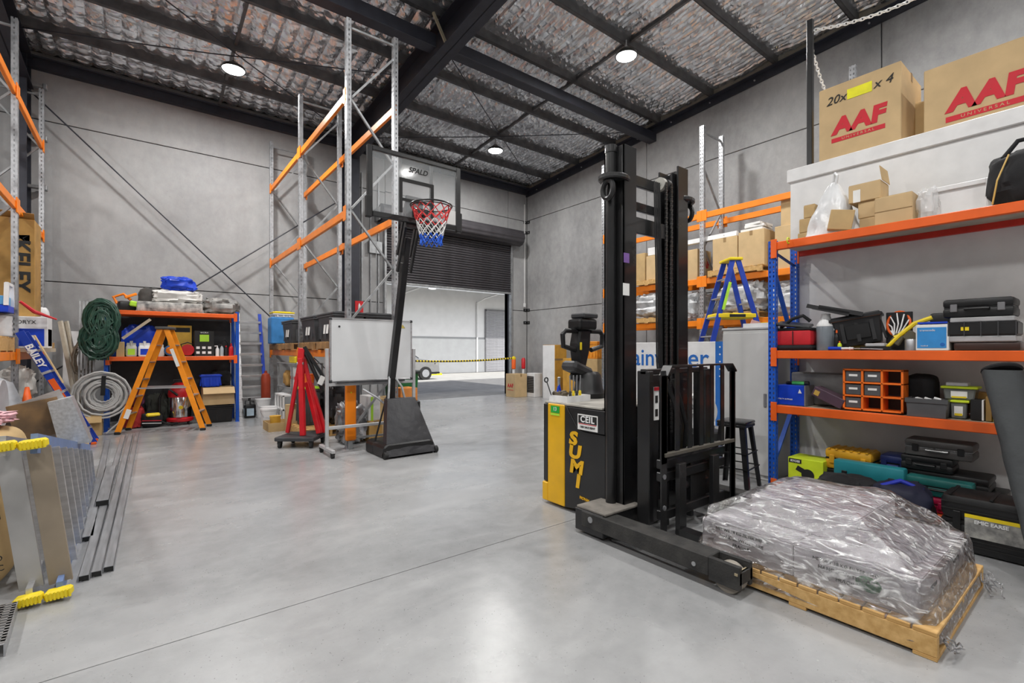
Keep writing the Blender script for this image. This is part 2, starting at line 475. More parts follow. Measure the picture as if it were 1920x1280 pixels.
# foil blanket, one strip for each bay between two purlins, quilted by the safety mesh
PY = [12.85, 11.75, 10.42, 8.98, 7.48, 6.02, 4.57, 3.12, 1.65, .2, -1.3, -2.8, -4.3, -5.95]
random.seed(3)
for k, (y1, y0) in enumerate(zip(PY, PY[1:])):
    vis = y1 > 0
    du = .035 if vis else .2
    XF = -2.7
    nx = int((XR - XF) / du); ny = max(6, int((y1 - y0) / (.035 if vis else .2)))
    off = Vector((k * 5.1, k * 2.3, 0))
    def f(u, v, y0=y0, y1=y1, off=off):
        x = XF + u * (XR - XF); y = y0 + v * (y1 - y0)
        wob = .05 * mnoise.noise(Vector((x * .9, y * 1.1, 0)) + off)
        right = x > 4.36
        cx, cy = (.125, .62) if right else (.26, .26)
        px = abs(math.sin(math.pi * (x + wob) / cx)); py = abs(math.sin(math.pi * (y + wob) / cy))
        pil = (px ** .5) * ((.72 + .28 * py ** .4) if right else (.40 + .60 * py ** .5))
        q = Vector((x, y, 0)) + off
        cr = mnoise.noise(q * 3.1) * .018 + mnoise.noise(q * 8.0) * .012 + mnoise.noise(Vector((q.x * 14, q.y * 4, 1))) * .006
        if right: cr *= .55
        rg = 1 - abs(mnoise.noise(Vector((q.x * 5.0, q.y * 5.0, 4)))) * 3.2
        cr += .016 * max(0, rg) ** 2
        sag = .05 * math.sin(math.pi * v)
        return Vector((x, y, pb(y) + .205 - sag - .055 * pil - cr))
    b = B(); b.sheet(nx, ny, f)
    b.sheet(28, 6, lambda u, v: Vector((XL + u * (XF - XL), y0 + v * (y1 - y0), pb(y0 + v * (y1 - y0)) + .2 - .04 * math.sin(math.pi * v) - .02 * math.sin(u * 80))))
    obj('insulation_blanket', b, FOIL, ceiling, smooth=False)
# steel: purlins, strut, rafter, columns, eave members
def cpurlin(y, z0, h=.2, w=.075):
    b = B()
    t = .012
    for x0, x1 in ((XL, 4.2), (4.2, XR - .02)):
        b.box(x0, x1, y - t / 2, y + t / 2, z0, z0 + h)
        b.box(x0, x1, y, y + w, z0, z0 + t); b.box(x0, x1, y, y + w, z0 + h - t, z0 + h)
        b.box(x0, x1, y + w - t, y + w, z0, z0 + .03)
    return b
tn = 1
for y in PY[1:-1]:
    struct('trim_%d' % tn, cpurlin(y, pb(y)), PURLIN); tn += 1
# bridging rows between the purlins
for X0 in (1.42, 7.62):
    for ya, yb_ in zip(PY, PY[1:]):
        if yb_ < 0: continue
        b = B(); b.bar((X0, ya - .02, pb(ya) + .09), (X0, yb_ + .08, pb(yb_) + .09), .05, .06)
        struct('trim_%d' % tn, b, PURLIN); tn += 1
# rafter: I section under the purlins
def isec(b, p0, p1, w, h, t=.02):
    (x, y0, z0), (_, y1, z1) = p0, p1
    for dz, ww, tt in ((0, w, t), (h - t, w, t)):
        b.prism([(y0, z0 + dz), (y1, z1 + dz), (y1, z1 + dz + tt), (y0, z0 + dz + tt)], 'x', x - ww / 2, x + ww / 2)
    b.prism([(y0, z0), (y1, z1), (y1, z1 + h), (y0, z0 + h)], 'x', x - .01, x + .01)
for xr_ in (4.36, -1.80):
    b = B(); isec(b, (xr_, YF, pb(YF) - .55), (xr_, 12.95, pb(12.95) - .55), .32, .55)
    struct('trim_%d' % tn, b, NAVY); tn += 1
# columns against the back wall
for xc, hw in ((4.42, .17), (-1.78, .10)):
    b = B()
    b.box(xc - hw, xc + hw, 12.52, 12.55, 0, 7.0); b.box(xc - hw, xc + hw, 12.95, 12.98, 0, 7.0); b.box(xc - .012, xc + .012, 12.55, 12.95, 0, 7.0)
    struct('trim_%d' % tn, b, NAVY); tn += 1
# strut tube across the bays
zs = pb(7.75) - .45
b = B(); b.box(XL, 4.2, 7.63, 7.87, zs, zs + .24, .01); b.box(4.52, XR, 7.63, 7.87, zs + .06, zs + .28, .01)
struct('trim_%d' % tn, b, NAVY); tn += 1
# eave beam on the back wall, raking angle on the right wall
b = B(); b.box(XL, XR, 12.86, 12.99, 6.93, 7.12); b.box(XL, XR, 12.78, 12.99, 7.1, 7.13)
struct('trim_%d' % tn, b, NAVY); tn += 1
b = B()
b.prism([(YF, pb(YF) - .2), (13, pb(13) - .2), (13, pb(13) - .02), (YF, pb(YF) - .02)], 'x', XR - .05, XR - .005)
b.prism([(YF, pb(YF) - .04), (13, pb(13) - .04), (13, pb(13) - .02), (YF, pb(YF) - .02)], 'x', XR - .16, XR - .005)
rk = struct('trim_%d' % tn, b, NAVY); tn += 1
for k in range(12):
    y = 12.4 - k * 1.05
    b = B(); b.cyl((XR - .05, y, pb(y) - .12), (XR - .075, y, pb(y) - .12), .018, n=6)
    obj('bolt', b, GALV, rk)
# flashing strip above the raking angle
b = B(); b.prism([(YF, pb(YF) - .02), (13, pb(13) - .02), (13, pb(13) + .2), (YF, pb(YF) + .2)], 'x', XR - .04, XR - .003)
struct('trim_%d' % tn, b, mat('flashing', (.30, .27, .22), .6)); tn += 1
# fly brace at the rafter, roof rods, wall rods
b = B(); b.bar((4.05, 7.48, pb(7.48) + .02), (4.35, 7.48, pb(7.48) - .5), .03, .05)
struct('trim_%d' % tn, b, mat('zinc_brace', (.55, .48, .34), .5, .4)); tn += 1
def roofpt(x, y, dz=.02): return (x, y, pb(y) + dz - .06)
for p, q in (((-2.2, 12.0), (4.2, 9.4)), ((-.6, 9.0), (4.2, 12.4)), ((4.5, 12.4), (10.6, 8.0)), ((4.5, 8.0), (10.6, 12.4))):
    b = B(); b.tube([roofpt(*p), roofpt((p[0] + q[0]) / 2, (p[1] + q[1]) / 2, -.02), roofpt(*q)], .011, 6)
    struct('trim_%d' % tn, b, NAVY); tn += 1
for p, q, yy in (((-1.75, 12.78, 6.50), (4.3, 12.78, .50), 0), ((-1.75, 12.70, .76), (4.3, 12.70, 5.57), 0)):
    b = B(); b.cyl(p, q, .014, n=8)
    struct('trim_%d' % tn, b, NAVY); tn += 1
# corner brackets (two pairs of black plates) in the back right corner, and a conduit beside the door
for z in (5.98, 5.62, 2.90, 2.46):
    b = B(); b.box(XR - .16, XR + .0, 12.985, 12.998, z - .05, z + .05); b.box(XR - .012, XR - .0, 12.84, 13.0, z - .05, z + .05)
    br = struct('trim_%d' % tn, b, BLACKM); tn += 1
    b = B(); b.cyl((XR - .09, 12.99, z), (XR - .09, 12.97, z), .02, n=8); b.cyl((XR - .01, 12.9, z), (XR - .03, 12.9, z), .02, n=8)
    obj('bolt', b, GALV, br)
b = B(); b.cyl((10.62, 12.975, 3.1), (10.62, 12.975, 6.6), .016, n=8); b.box(10.58, 10.66, 12.95, 12.998, 3.0, 3.14, .01)
struct('trim_%d' % tn, b, WHITE); tn += 1
# brackets on the left wall column
for z in (6.55, 5.55, 4.6):
    b = B(); b.box(-1.71, -1.45, 12.80, 12.90, z, z + .06, .005); b.box(-1.50, -1.44, 12.78, 12.92, z - .02, z + .08, .01)
    struct('trim_%d' % tn, b, GALVD); tn += 1

# roller door: ribbed curtain partly raised, drum, guides, bottom rail
CURT = mat('roller_curtain', (.060, .056, .062), .42, .2, .1, 4)
door1 = thing('door_1', 'dark brown ribbed roller door half raised', 'door'); door1['kind'] = 'structure'
del door1['category']; del door1['label']
zb, zt = 3.40, 5.05
pitch = .075
n = int((zt - zb) / pitch)
sl = None
for i in range(n):
    z = zb + .06 + i * pitch
    prof = [(12.925 + .0, z), (12.905, z + .012), (12.890, z + .035), (12.890, z + .045), (12.905, z + .066), (12.925, z + .075), (12.935, z + .075), (12.935, z)]
    if sl is None:
        b = B(); b.prism(prof, 'x', DX0 - .04, DX1 + .04)
        sl = obj('slat', b, CURT, door1); sl0z = z
    else:
        c = sl.copy(); COL.objects.link(c); c.parent = door1; c.location = (0, 0, z - sl0z)
b = B(); b.box(DX0 - .04, DX1 + .04, 12.88, 12.95, zb, zb + .06, .008)
obj('bottom_rail', b, GALVD, door1)
b = B()
rr = .26
prof = []
for k in range(48):
    a = 2 * math.pi * k / 48
    r_ = rr + (.012 if k % 4 < 2 else 0)
    prof.append((12.72 + r_ * math.cos(a), 5.30 + r_ * math.sin(a)))
b.prism(prof, 'x', DX0 - .25, DX1 + .30)
obj('drum', b, CURT, door1)
b = B(); b.cyl((DX1 + .30, 12.72, 5.30), (DX1 + .36, 12.72, 5.30), .06); b.cyl((DX0 - .30, 12.72, 5.30), (DX0 - .25, 12.72, 5.30), .06)
obj('axle', b, GALVD, door1)
for x in (DX0 - .07, DX1 + .02):
    b = B(); b.box(x, x + .06, 12.86, 13.0, 0, 5.1)
    obj('guide_rail', b, GALVD, door1)
for x in (DX0 - .32, DX1 + .34):
    b = B(); b.box(x, x + .02, 12.62, 13.0, 5.1, 5.45)
    obj('drum_bracket', b, GALVD, door1)
b = B(); b.box(DX0 - .5, DX0 - .12, 12.9, 12.99, 4.2, 4.55, .01); b.cyl((DX0 - .3, 12.9, .9), (DX0 - .3, 12.9, 4.6), .012, n=6)
obj('chain_hoist', b, GALVD, door1)
# jamb lining behind the opening
b = B(); b.box(DX0 - .02, DX0, 13.0, 13.2, 0, DZ); b.box(DX1, DX1 + .02, 13.0, 13.2, 0, DZ)
struct('trim_%d' % tn, b, NAVY); tn += 1
# vertical metal trims between column and door
for x in (4.80, 5.05, 5.28):
    b = B(); b.box(x, x + .03, 12.96, 12.999, 0, 6.4)
    struct('trim_%d' % tn, b, GALVD); tn += 1

# ------------------------------------------------------------------ outside
b = B(); b.box(-30, 60, 13.0, 70, -.3, -.02)
struct('driveway', b, mat('asphalt', (.27, .265, .26), .85, 0, .12, 3, bump=.2, bscale=120))
b = B(); b.box(-10, 45, 20.9, 26.9, -.02, -.012); 
struct('sunlit_strip', b, mat('pale_sunlit_strip', (.55, .54, .51), .8, 0, .08, 2))  # paler colour paints the sunlit part of the driveway
ob = thing('neighbour_building', 'white and grey warehouse across the driveway seen through door', 'building', (0, 27.2, 0))
b = B(); b.box(-10, 45, 0, .4, 0, 2.36); obj('lower_wall', b, mat('grey_render', (.34, .35, .36), .8, 0, .05, 2), ob)
b = B(); b.box(-10, 45, .02, .4, 2.36, 6.2); obj('upper_wall', b, mat('white_render', (.80, .80, .80), .8, 0, .03, 2), ob)
b = B(); b.prism([(-2.6, 5.05), (0, 5.6), (0, 6.2), (-2.6, 5.3)], 'x', -10, 45); obj('awning', b, mat('awning_grey', (.33, .34, .35), .7), ob)
rd = obj('roller_door', B().box(18.8, 23.0, -.05, -.02, 0, 4.2), mat('roller_grey', (.40, .40, .42), .5, .2), ob)
sl = None
for i in range(42):
    z = .04 + i * .1
    if sl is None:
        b = B(); b.prism([(-.05, z), (-.085, z + .03), (-.085, z + .06), (-.05, z + .09)], 'x', 18.8, 23.0)
        sl = obj('slat', b, MATS['roller_grey'], rd); z_first = z
    else:
        c = sl.copy(); COL.objects.link(c); c.parent = rd; c.location = (0, 0, z - z_first)
b = B(); b.box(18.72, 18.80, -.1, .0, 0, 4.3); b.box(18.72, 23.0, -.1, 0, 4.2, 4.32); obj('door_frame', b, MGREY, ob)
for x in (12.3, 18.05):
    b = B(); b.tube([(x, -.06, 0), (x, -.06, 4.7), (x + .35, -.5, 5.0), (x + .9, -1.2, 5.25)], .06, 10)
    obj('downpipe', b, WHITE, ob, smooth=True)
b = B(); b.cyl((13.6, -2.0, 5.16), (13.6, -2.0, 5.12), .22, n=24); 
obj('awning_light', b, mat('awning_lamp', (1, 1, .97), .4, emit=6.0), ob)
for x in (12.1, 13.7):
    single('wheel_stop', B().prism([(-.75, 0), (.75, 0), (.70, .12), (-.70, .12)], 'y', -.08, .08), YELLOW, 'yellow wheel stop on the sunlit strip, %s of two' % ('left' if x < 13 else 'right'), 'wheel stop', 'wheel stops', (x, 25.6, -.012))

# ------------------------------------------------------------------ high-bay lamps
def highbay(x, y, label):
    z = pb(y) - .30
    t = thing('high_bay_lamp', label, 'ceiling lamp', (x, y, z), 0, 'high bay lamps')
    b = B(); b.lathe([(.02, .16), (.07, .15), (.12, .10), (.20, .05), (.215, .0), (.205, -.01), (.19, 0)], n=32)
    obj('housing', b, BLACKM, t, smooth=True)
    b = B(); b.lathe([(0, -.012), (.10, -.012), (.185, -.006), (.19, .0)], n=32)
    obj('diffuser', b, mat('lamp_glow', (1, .985, .96), .4, emit=25.0, var=0, rvar=0), t)
    b = B(); b.cyl((0, 0, .14), (0, 0, .32), .012, n=8); b.tube([(-.04, 0, .2), (0, 0, .24), (.04, 0, .2), (0, 0, .15), (-.04, 0, .2)], .006, 6)
    obj('hook', b, GALV, t)
    ld = bpy.data.lights.new('lamp_light', 'AREA'); ld.shape = 'DISK'; ld.size = .38; ld.energy = LAMP_W
    ld.color = (1.0, .985, .96)
    lo = bpy.data.objects.new('lamp_light', ld); COL.objects.link(lo); lo.parent = t; lo.location = (0, 0, -.03)
highbay(1.41, 10.61, 'round high bay lamp above the orange ladder, left of the dark rafter')
highbay(7.62, 10.56, 'smallest round high bay lamp, in front of the roller door')
highbay(7.45, 5.98, 'round high bay lamp above the forklift mast')
highbay(1.41, 5.98, 'round high bay lamp over the open floor, out of the picture')
highbay(1.41, 1.2, 'round high bay lamp over the camera side, out of the picture')
highbay(7.45, 1.2, 'round high bay lamp over the office roof, out of the picture')
highbay(1.41, -3.6, 'round high bay lamp behind the viewer on the left, out of the picture')
highbay(7.45, -3.6, 'round high bay lamp behind the viewer on the right, out of the picture')
for y_, w_ in ((10.61, 'farthest'), (5.98, 'second'), (1.2, 'third'), (-3.6, 'nearest')):
    highbay(-4.7, y_, 'round high bay lamp in the left bay, %s along, out of the picture' % w_)

# ================================================================== RACKING
def part(t, name, b, m, smooth=False, label=None):
    """mesh written in room coordinates, hung under thing t"""
    o = obj(name, b, m, t, smooth, label=label)
    o.location = -Vector(t.location)
    return o
def sub(p, name, b, m, smooth=False):
    return obj(name, b, m, p, smooth)
def perf(b, org, du, width, z0, z1, pitch, hw, hh, t=.003, cols=1):
    """perforated strip: real holes. du = unit vector across the strip (x or y)"""
    du = Vector(du)
    thin = Vector((0, 1, 0)) if abs(du.x) > .5 else Vector((1, 0, 0))
    def pl(a0, a1, za, zb):
        p = Vector(org) + du * (a0 + a1) / 2
        d = du * (a1 - a0) + thin * t
        b.obox((p.x, p.y, (za + zb) / 2), (abs(d.x), abs(d.y), zb - za))
    cw = width / cols
    for c in range(cols):
        a = c * cw; m_ = a + cw / 2
        pl(a, m_ - hw / 2, z0, z1); pl(m_ + hw / 2, a + cw, z0, z1)
        z = z0
        k = 0
        while z < z1 - 1e-6:
            h0 = z + (pitch - hh)
            pl(m_ - hw / 2, m_ + hw / 2, z, min(h0, z1))
            z += pitch
def upright_mesh(h, w=.09, d=.07, pitch=.076, hole=(.016, .032), front=-1):
    """C section post: perforated front (towards front*x), solid flanks"""
    b = B()
    x = 0 if front < 0 else d
    perf(b, (x, -w / 2, 0), (0, 1, 0), w, 0, h, pitch, hole[0], hole[1], .004, 2)
    for y in (-w / 2, w / 2):
        perf(b, (0, y, 0), (1, 0, 0), d, 0, h, pitch, hole[0], hole[1], .004, 1)
    b.box(-.03, d + .03, -.07, .07, 0, .006)
    return b
def pallet_rack(label, x0, x1, ys, height, levels, fm, bm_, cat='pallet rack', bh=.12, sgn=1, hide=()):
    """x0 = aisle side. frames at ys, beams on both sides at the level tops"""
    t = thing('pallet_rack', label, cat, (x0, ys[0], 0))
    d = .07
    u0 = obj('upright', upright_mesh(height, front=-1 if x1 > x0 else 1), fm, t)
    first = True
    for y in ys:
        for x in (x0, x1 - d if x1 > x0 else x1):
            xx = x if x1 > x0 else (x - d if x == x0 else x)
            if first: o = u0; first = False
            else:
                o = u0.copy(); COL.objects.link(o); o.parent = t
            o.location = (xx - x0, y - ys[0], 0)
        # zigzag bracing
        lo, hi = (x0 + d, x1 - d) if x1 > x0 else (x0 - d, x1 + d)
        z = .25; side = 0; pitch = .85
        for zz in (.15, height - .12):
            b = B(); b.bar((lo, y, zz), (hi, y, zz), .03, .03); part(t, 'horizontal_brace', b, GALVD)
        while z + pitch < height - .1:
            p = (lo if side == 0 else hi, y, z); q = (hi if side == 0 else lo, y, z + pitch)
            b = B(); b.bar(p, q, .035, .03)
            part(t, 'brace', b, GALVD)
            z += pitch; side ^= 1
    for k, (ya, yb_) in enumerate(zip(ys, ys[1:])):
        for zt in levels:
            if (k, zt) in hide: continue
            for si, x in enumerate((x0 + .01, x1 - .06) if x1 > x0 else (x0 - .06, x1 + .01)):
                a, c = min(ya, yb_) + .05, max(ya, yb_) - .05
                b = B(); b.box(x, x + .05, a, c, zt - bh, zt, .006)
                be = part(t, 'beam', b, bm_)
                for yy in (a - .02, c - .03):
                    xo = x - .018 if (x1 > x0) == (si == 0) else x + .05
                    b = B(); b.box(xo, xo + .018, yy - .03, yy + .08, zt - bh - .06, zt + .05, .004)
                    sub(be, 'connector', b, bm_)
    return t
rack_c = pallet_rack('tall galvanised pallet rack with orange beams behind the basketball hoop', 2.46, 3.29, (7.3, 10.05, 12.75), 6.55, (1.50, 3.66, 5.46), GALV, ORANGE)
rack_l = pallet_rack('tall galvanised pallet rack with orange beams at the left edge', -1.46, -2.28, (7.6, 10.2, 12.65), 6.45, (1.47, 3.72, 5.42), GALV, ORANGE)
rack_r = pallet_rack('galvanised pallet rack along the right concrete wall behind the forklift', 9.3, 10.14, (8.2, 5.49, 2.8), 6.21, (2.12, 3.0, 4.38), GALV, ORANGE)

# ================================================================== BLUE LONGSPAN SHELVING (right)
SX0, SX1 = 5.35, 5.95
def bpost(h, w=.075, d=.055):
    b = B()
    perf(b, (0, -w / 2, 0), (0, 1, 0), w, 0, h, .05, .012, .024, .003, 2)
    perf(b, (0, -w / 2, 0), (1, 0, 0), d, 0, h, .05, .012, .026, .003, 1)
    b.box(0, d, w / 2 - .003, w / 2, 0, h)
    b.box(-.01, d + .01, -w / 2 - .01, w / 2 + .01, 0, .006)
    return b
bs = thing('longspan_shelving', 'blue and orange bolted shelving unit full of tool cases beside the office', 'shelving', (SX0, .9, 0))
YP = (2.344, -.75)
pm = None
for y in YP:
    for x in (SX0, SX1 - .055):
        if pm is None:
            pm = obj('upright', bpost(2.67), BLUE, bs); o = pm
        else:
            o = pm.copy(); COL.objects.link(o); o.parent = bs
        o.location = (x - SX0, y - .9, 0)
    b = B(); b.bar((SX0 + .03, y, 2.56), (SX1 - .03, y, 2.46), .03, .012); part(bs, 'brace', b, mat('blue_dark', (.01, .05, .25), .4))
    for za, zc_ in ((2.35, 1.55), (.30, .88)):
        b = B(); b.bar((SX0 + .05, y + .0, za), (SX1 - .05, y, zc_), .045, .02); part(bs, 'brace', b, BLUE)
for zt, bm_, in ((2.65, ORANGE2), (1.495, ORANGE2), (.915, ORANGE2), (.10, ORANGE2)):
    for x in (SX0 - .008, SX1 - .042):
        b = B(); b.box(x, x + .05, YP[1] + .03, YP[0] - .02, zt - .085, zt, .006)
        be = part(bs, 'beam', b, bm_ if x < 5.6 else REDB)
        for y in (YP[0] - .045, YP[1] + .01):
            b = B(); b.box(x - .014, x + .0, y - .01, y + .05, zt - .17, zt + .03, .003)
            cn = sub(be, 'connector', b, bm_)
    b = B(); b.box(SX0 + .04, SX1 - .045, YP[1] + .04, YP[0] - .04, zt - .03, zt - .004)
    part(bs, 'shelf_board', b, PLY if zt < 2.6 else mat('shelf_board_top', (.50, .46, .38), .7))

# ================================================================== OFFICE BOX (white) behind the shelving
OX, OY, OZ = 6.0, 2.42, 3.60
of = thing('site_office', 'white panel office box behind the blue shelving', 'office box', (OX, OY, 0))
b = B(); b.box(OX, 9.0, -4.0, OY, 0, OZ - .14); part(of, 'wall_panel', b, WHITE)
b = B(); b.box(OX - .03, 9.05, -4.0, OY + .03, OZ - .15, OZ, .008); part(of, 'fascia', b, WHITEP)
# railing post and chain on the roof
t = thing('railing_post', 'black square steel post with chain standing on the white office roof', 'post', (6.35, 2.34, OZ))
b = B(); b.box(6.32, 6.38, 2.31, 2.37, OZ, 5.46, .004); part(t, 'tube', b, BLACKM)
b = B(); b.box(6.27, 6.43, 2.26, 2.42, OZ, OZ + .01); part(t, 'base_plate', b, BLACKM)
def chain(pts, link=.055, r=.006):
    b = B(); acc = 0
    P_ = [Vector(p) for p in pts]
    # resample
    out = [P_[0]]; rest = 0
    for a, c in zip(P_, P_[1:]):
        L_ = (c - a).length; s_ = link * .72 - rest
        while s_ <= L_:
            out.append(a + (c - a) * s_ / L_); s_ += link * .72
        rest = L_ - (s_ - link * .72)
    for i, (a, c) in enumerate(zip(out, out[1:])):
        d = (c - a).normalized(); m_ = (a + c) / 2
        u = d.cross(Vector((0, 0, 1)));  u = u.normalized() if u.length > .05 else Vector((1, 0, 0))
        v = d.cross(u)
        w = u if i % 2 else v
        ring = []
        for k in range(10):
            an = 2 * math.pi * k / 10
            ring.append(m_ + d * math.cos(an) * link * .52 + w * math.sin(an) * link * .30)
        b.tube(ring, r, 5, closed=True)
    return b
def sagpts(p, q, sag, n=30):
    p, q = Vector(p), Vector(q)
    return [p + (q - p) * i / n + Vector((0, 0, -sag * 4 * (i / n) * (1 - i / n))) for i in range(n + 1)]
single('chain', chain(sagpts((6.37, 2.30, 5.33), (6.4, .55, 5.33), .16)), WHITEP, 'white plastic chain hanging in a long arc from the black post', 'chain', 'railing chains')
single('chain', chain(sagpts((6.37, 2.36, 5.25), (7.9, 2.35, 4.75), .35, 20)), WHITEP, 'short white chain dropping behind the cardboard box', 'chain', 'railing chains')

def carton(name, label, x0, x1, y0, y1, z0, z1, m=CARD, tape=True, group=None, flaps=False, rz=0.0, cat='box', tape_axis='y'):
    """closed carton made of a shell, a top seam of two flaps and tape"""
    cx, cy = (x0 + x1) / 2, (y0 + y1) / 2
    t = thing(name, label, cat, (cx, cy, z0), rz, group)
    dx, dy, dz = x1 - x0, y1 - y0, z1 - z0
    b = B(); b.obox((0, 0, dz / 2 - .002), (dx, dy, dz - .004), None, .006)
    obj('shell', b, m, t)
    b = B()
    if tape_axis == 'y':
        b.box(-dx / 2 + .004, -.003, -dy / 2 + .004, dy / 2 - .004, dz - .006, dz); b.box(.003, dx / 2 - .004, -dy / 2 + .004, dy / 2 - .004, dz - .006, dz)
    else:
        b.box(-dx / 2 + .004, dx / 2 - .004, -dy / 2 + .004, -.003, dz - .006, dz); b.box(-dx / 2 + .004, dx / 2 - .004, .003, dy / 2 - .004, dz - .006, dz)
    obj('flap', b, m, t)
    if tape:
        b = B()
        w = .028
        if tape_axis == 'y':
            b.box(-w, w, -dy / 2 - .0015, dy / 2 + .0015, dz, dz + .0015); b.box(-w, w, -dy / 2 - .0025, -dy / 2, dz - .09, dz + .001)
        else:
            b.box(-dx / 2 - .0015, dx / 2 + .0015, -w, w, dz, dz + .0015); b.box(-dx / 2 - .0025, -dx / 2, -w, w, dz - .09, dz + .001)
        obj('tape', b, TAPE, t)
    return t
def aaf(t, dx, z, size, y=0.0):
    text('AAF', size, REDP, t, (-dx / 2 - .003, y, z), '-x', bold=size * .055, shear=.12, sx=1.06, spacing=1.06)
    b = B(); b.box(-dx / 2 - .004, -dx / 2 - .001, y - size * 1.02, y + size * 1.05, z - size * .70, z - size * .50)
    bar_ = obj('print_bar', b, REDP, t)
    text('UNIVERSAL', size * .15, CARDL, t, (-dx / 2 - .0045, y, z - size * .60), '-x', spacing=1.5, sx=1.2)
t = carton('carton', 'large tan carton with a yellow note standing on the office roof beside the black post', 6.22, 7.0, 1.44, 2.20, OZ, 4.50, CARDL, cat='box', group='cartons on the office roof')
aaf(t, .78, .42, .24)
t_ = text('20x       x 4', .13, INK, t, (-.395, .0, .74), '-x', name='handwriting', shear=.3, roll=2)
b = B(); b.box(-.394, -.392, -.13, .10, .69, .80); obj('yellow_note', b, mat('neon_paper', (.95, .90, .02), .6), t)
t = carton('carton', 'wide tan carton at the right end of the office roof, near the picture edge', 6.22, 7.1, .42, 1.26, OZ, 4.30, CARDL, group='cartons on the office roof')
aaf(t, .88, .30, .26, -.02)
carton('carton', 'plain brown carton set back between the two big cartons on the office roof', 6.75, 7.4, 1.20, 1.46, OZ, 4.22, CARD, group='cartons on the office roof')

# ================================================================== FORKLIFT (walkie reach stacker)
fk = thing('forklift', 'black and yellow walk-behind forklift with a tall black mast', 'forklift', (3.6, 2.9, 0))
FB = mat('forklift_black', (.016, .016, .017), .36, 0, .15, 5, coat=.25)
DUST = mat('dusty_steel', (.048, .046, .043), .7, 0, .2, 9, col2=(.018, .018, .018), bump=.3, bscale=60)
# chassis and battery box
b = B(); b.box(3.17, 4.05, 2.80, 3.53, .09, .96, .02); part(fk, 'body', b, FB)
b = B(); b.box(3.13, 3.19, 3.24, 3.47, .03, .985, .008); part(fk, 'yellow_panel', b, YELLOWM, label='yellow side panel')
b = B(); b.box(3.13, 3.19, 3.47, 3.55, .03, .21, .008); b.box(3.19, 4.05, 3.47, 3.56, .03, .21, .008); part(fk, 'yellow_skirt', b, YELLOWM)
b = B(); b.box(3.14, 3.19, 3.475, 3.545, .215, .98, .01); part(fk, 'corner_panel', b, FB)
b = B(); b.prism([(2.74, .10), (3.235, .03), (3.235, .975), (3.215, .975), (3.07, .79), (2.99, .765), (2.74, .765)], 'x', 3.135, 3.19, .004); part(fk, 'side_panel', b, FB)
b = B(); b.prism([(2.74, .775), (2.985, .775), (3.06, .80), (3.195, .975), (2.74, .975)], 'x', 3.125, 3.19, .004); cv = part(fk, 'battery_cover', b, FB)
b = B(); b.box(3.122, 3.124, 2.815, 3.055, .785, .925); st = part(fk, 'dealer_sticker', b, PAPER)
def ptext(body, size, m, p3, facing='-x', **k): return text(body, size, m, fk, Vector(p3) - Vector(fk.location), facing, **k)
b = B(); b.box(3.1205, 3.1215, 2.825, 3.045, .845, .915); part(fk, 'sticker_band', b, INK)
ptext('CEIL', .078, WHITEINK, (3.119, 2.935, .880), bold=.002, spacing=1.12)
b = B(); b.box(3.1205, 3.1215, 2.83, 3.04, .836, .842); part(fk, 'sticker_line', b, REDP)
ptext('1300 SALE RENT', .026, INK, (3.120, 2.935, .812))
for ch, y, z in (('S', 3.155, .685), ('U', 3.135, .565), ('M', 3.115, .430), ('I', 3.095, .305)):
    ptext(ch, .165, YELLOWM, (3.131, y - .03, z), bold=.008, shear=.12, sx=1.3)
ptext('NOVAS', .035, YELLOWM, (3.131, 2.98, .165), bold=.001, roll=-6)
b = B(); b.box(3.126, 3.129, 3.30, 3.42, .90, .965); dg = part(fk, 'green_sticker', b, mat('sticker_green', (.02, .42, .05), .5))
ptext('13', .05, WHITEINK, (3.125, 3.36, .935))
b = B(); b.box(3.126, 3.129, 3.30, 3.42, .875, .895); part(fk, 'lime_sticker', b, LIME)
# top board and battery lid
b = B(); b.box(3.14, 4.05, 2.78, 3.52, .98, 1.0, .004); part(fk, 'top_cover', b, mat('worn_lid', (.42, .40, .36), .6, 0, .15))
# tiller
b = B()
b.lathe([(.17, 0), (.18, .05), (.15, .10), (.13, .24), (.10, .27)], (3.74, 3.50, 1.0), 20)
part(fk, 'tiller_base', b, BLACK, smooth=True)
b = B(); b.prism([(3.56, 1.20), (3.62, 1.30), (3.58, 1.55), (3.62, 1.72), (3.79, 1.72), (3.78, 1.52), (3.71, 1.30), (3.72, 1.14)], 'y', 3.50, 3.64, .02); part(fk, 'tiller_arm', b, BLACK)
b = B(); b.obox((3.62, 3.55, 1.30), (.30, .22, .10), rotm(0, 20, 0), .03); part(fk, 'arm_cover', b, DGREY)
b = B(); b.obox((3.70, 3.55, 1.77), (.26, .20, .12), None, .03, 2); part(fk, 'tiller_head', b, BLACK)
b = B(); b.obox((3.72, 3.54, 1.86), (.22, .20, .05), None, .012); part(fk, 'belly_button', b, DGREY)
for s_ in (-1, 1):
    cx = 3.70
    b = B(); b.tube([(cx + s_ * .10, 3.54, 1.70), (cx + s_ * .26, 3.54, 1.70), (cx + s_ * .30, 3.54, 1.66), (cx + s_ * .29, 3.54, 1.54), (cx + s_ * .12, 3.54, 1.50)], .026, 10)
    part(fk, 'handle', b, BLACK, smooth=True)
b = B(); b.box(3.60, 3.63, 3.485, 3.495, 1.50, 1.58, .004); part(fk, 'warning_label', b, YELLOW)
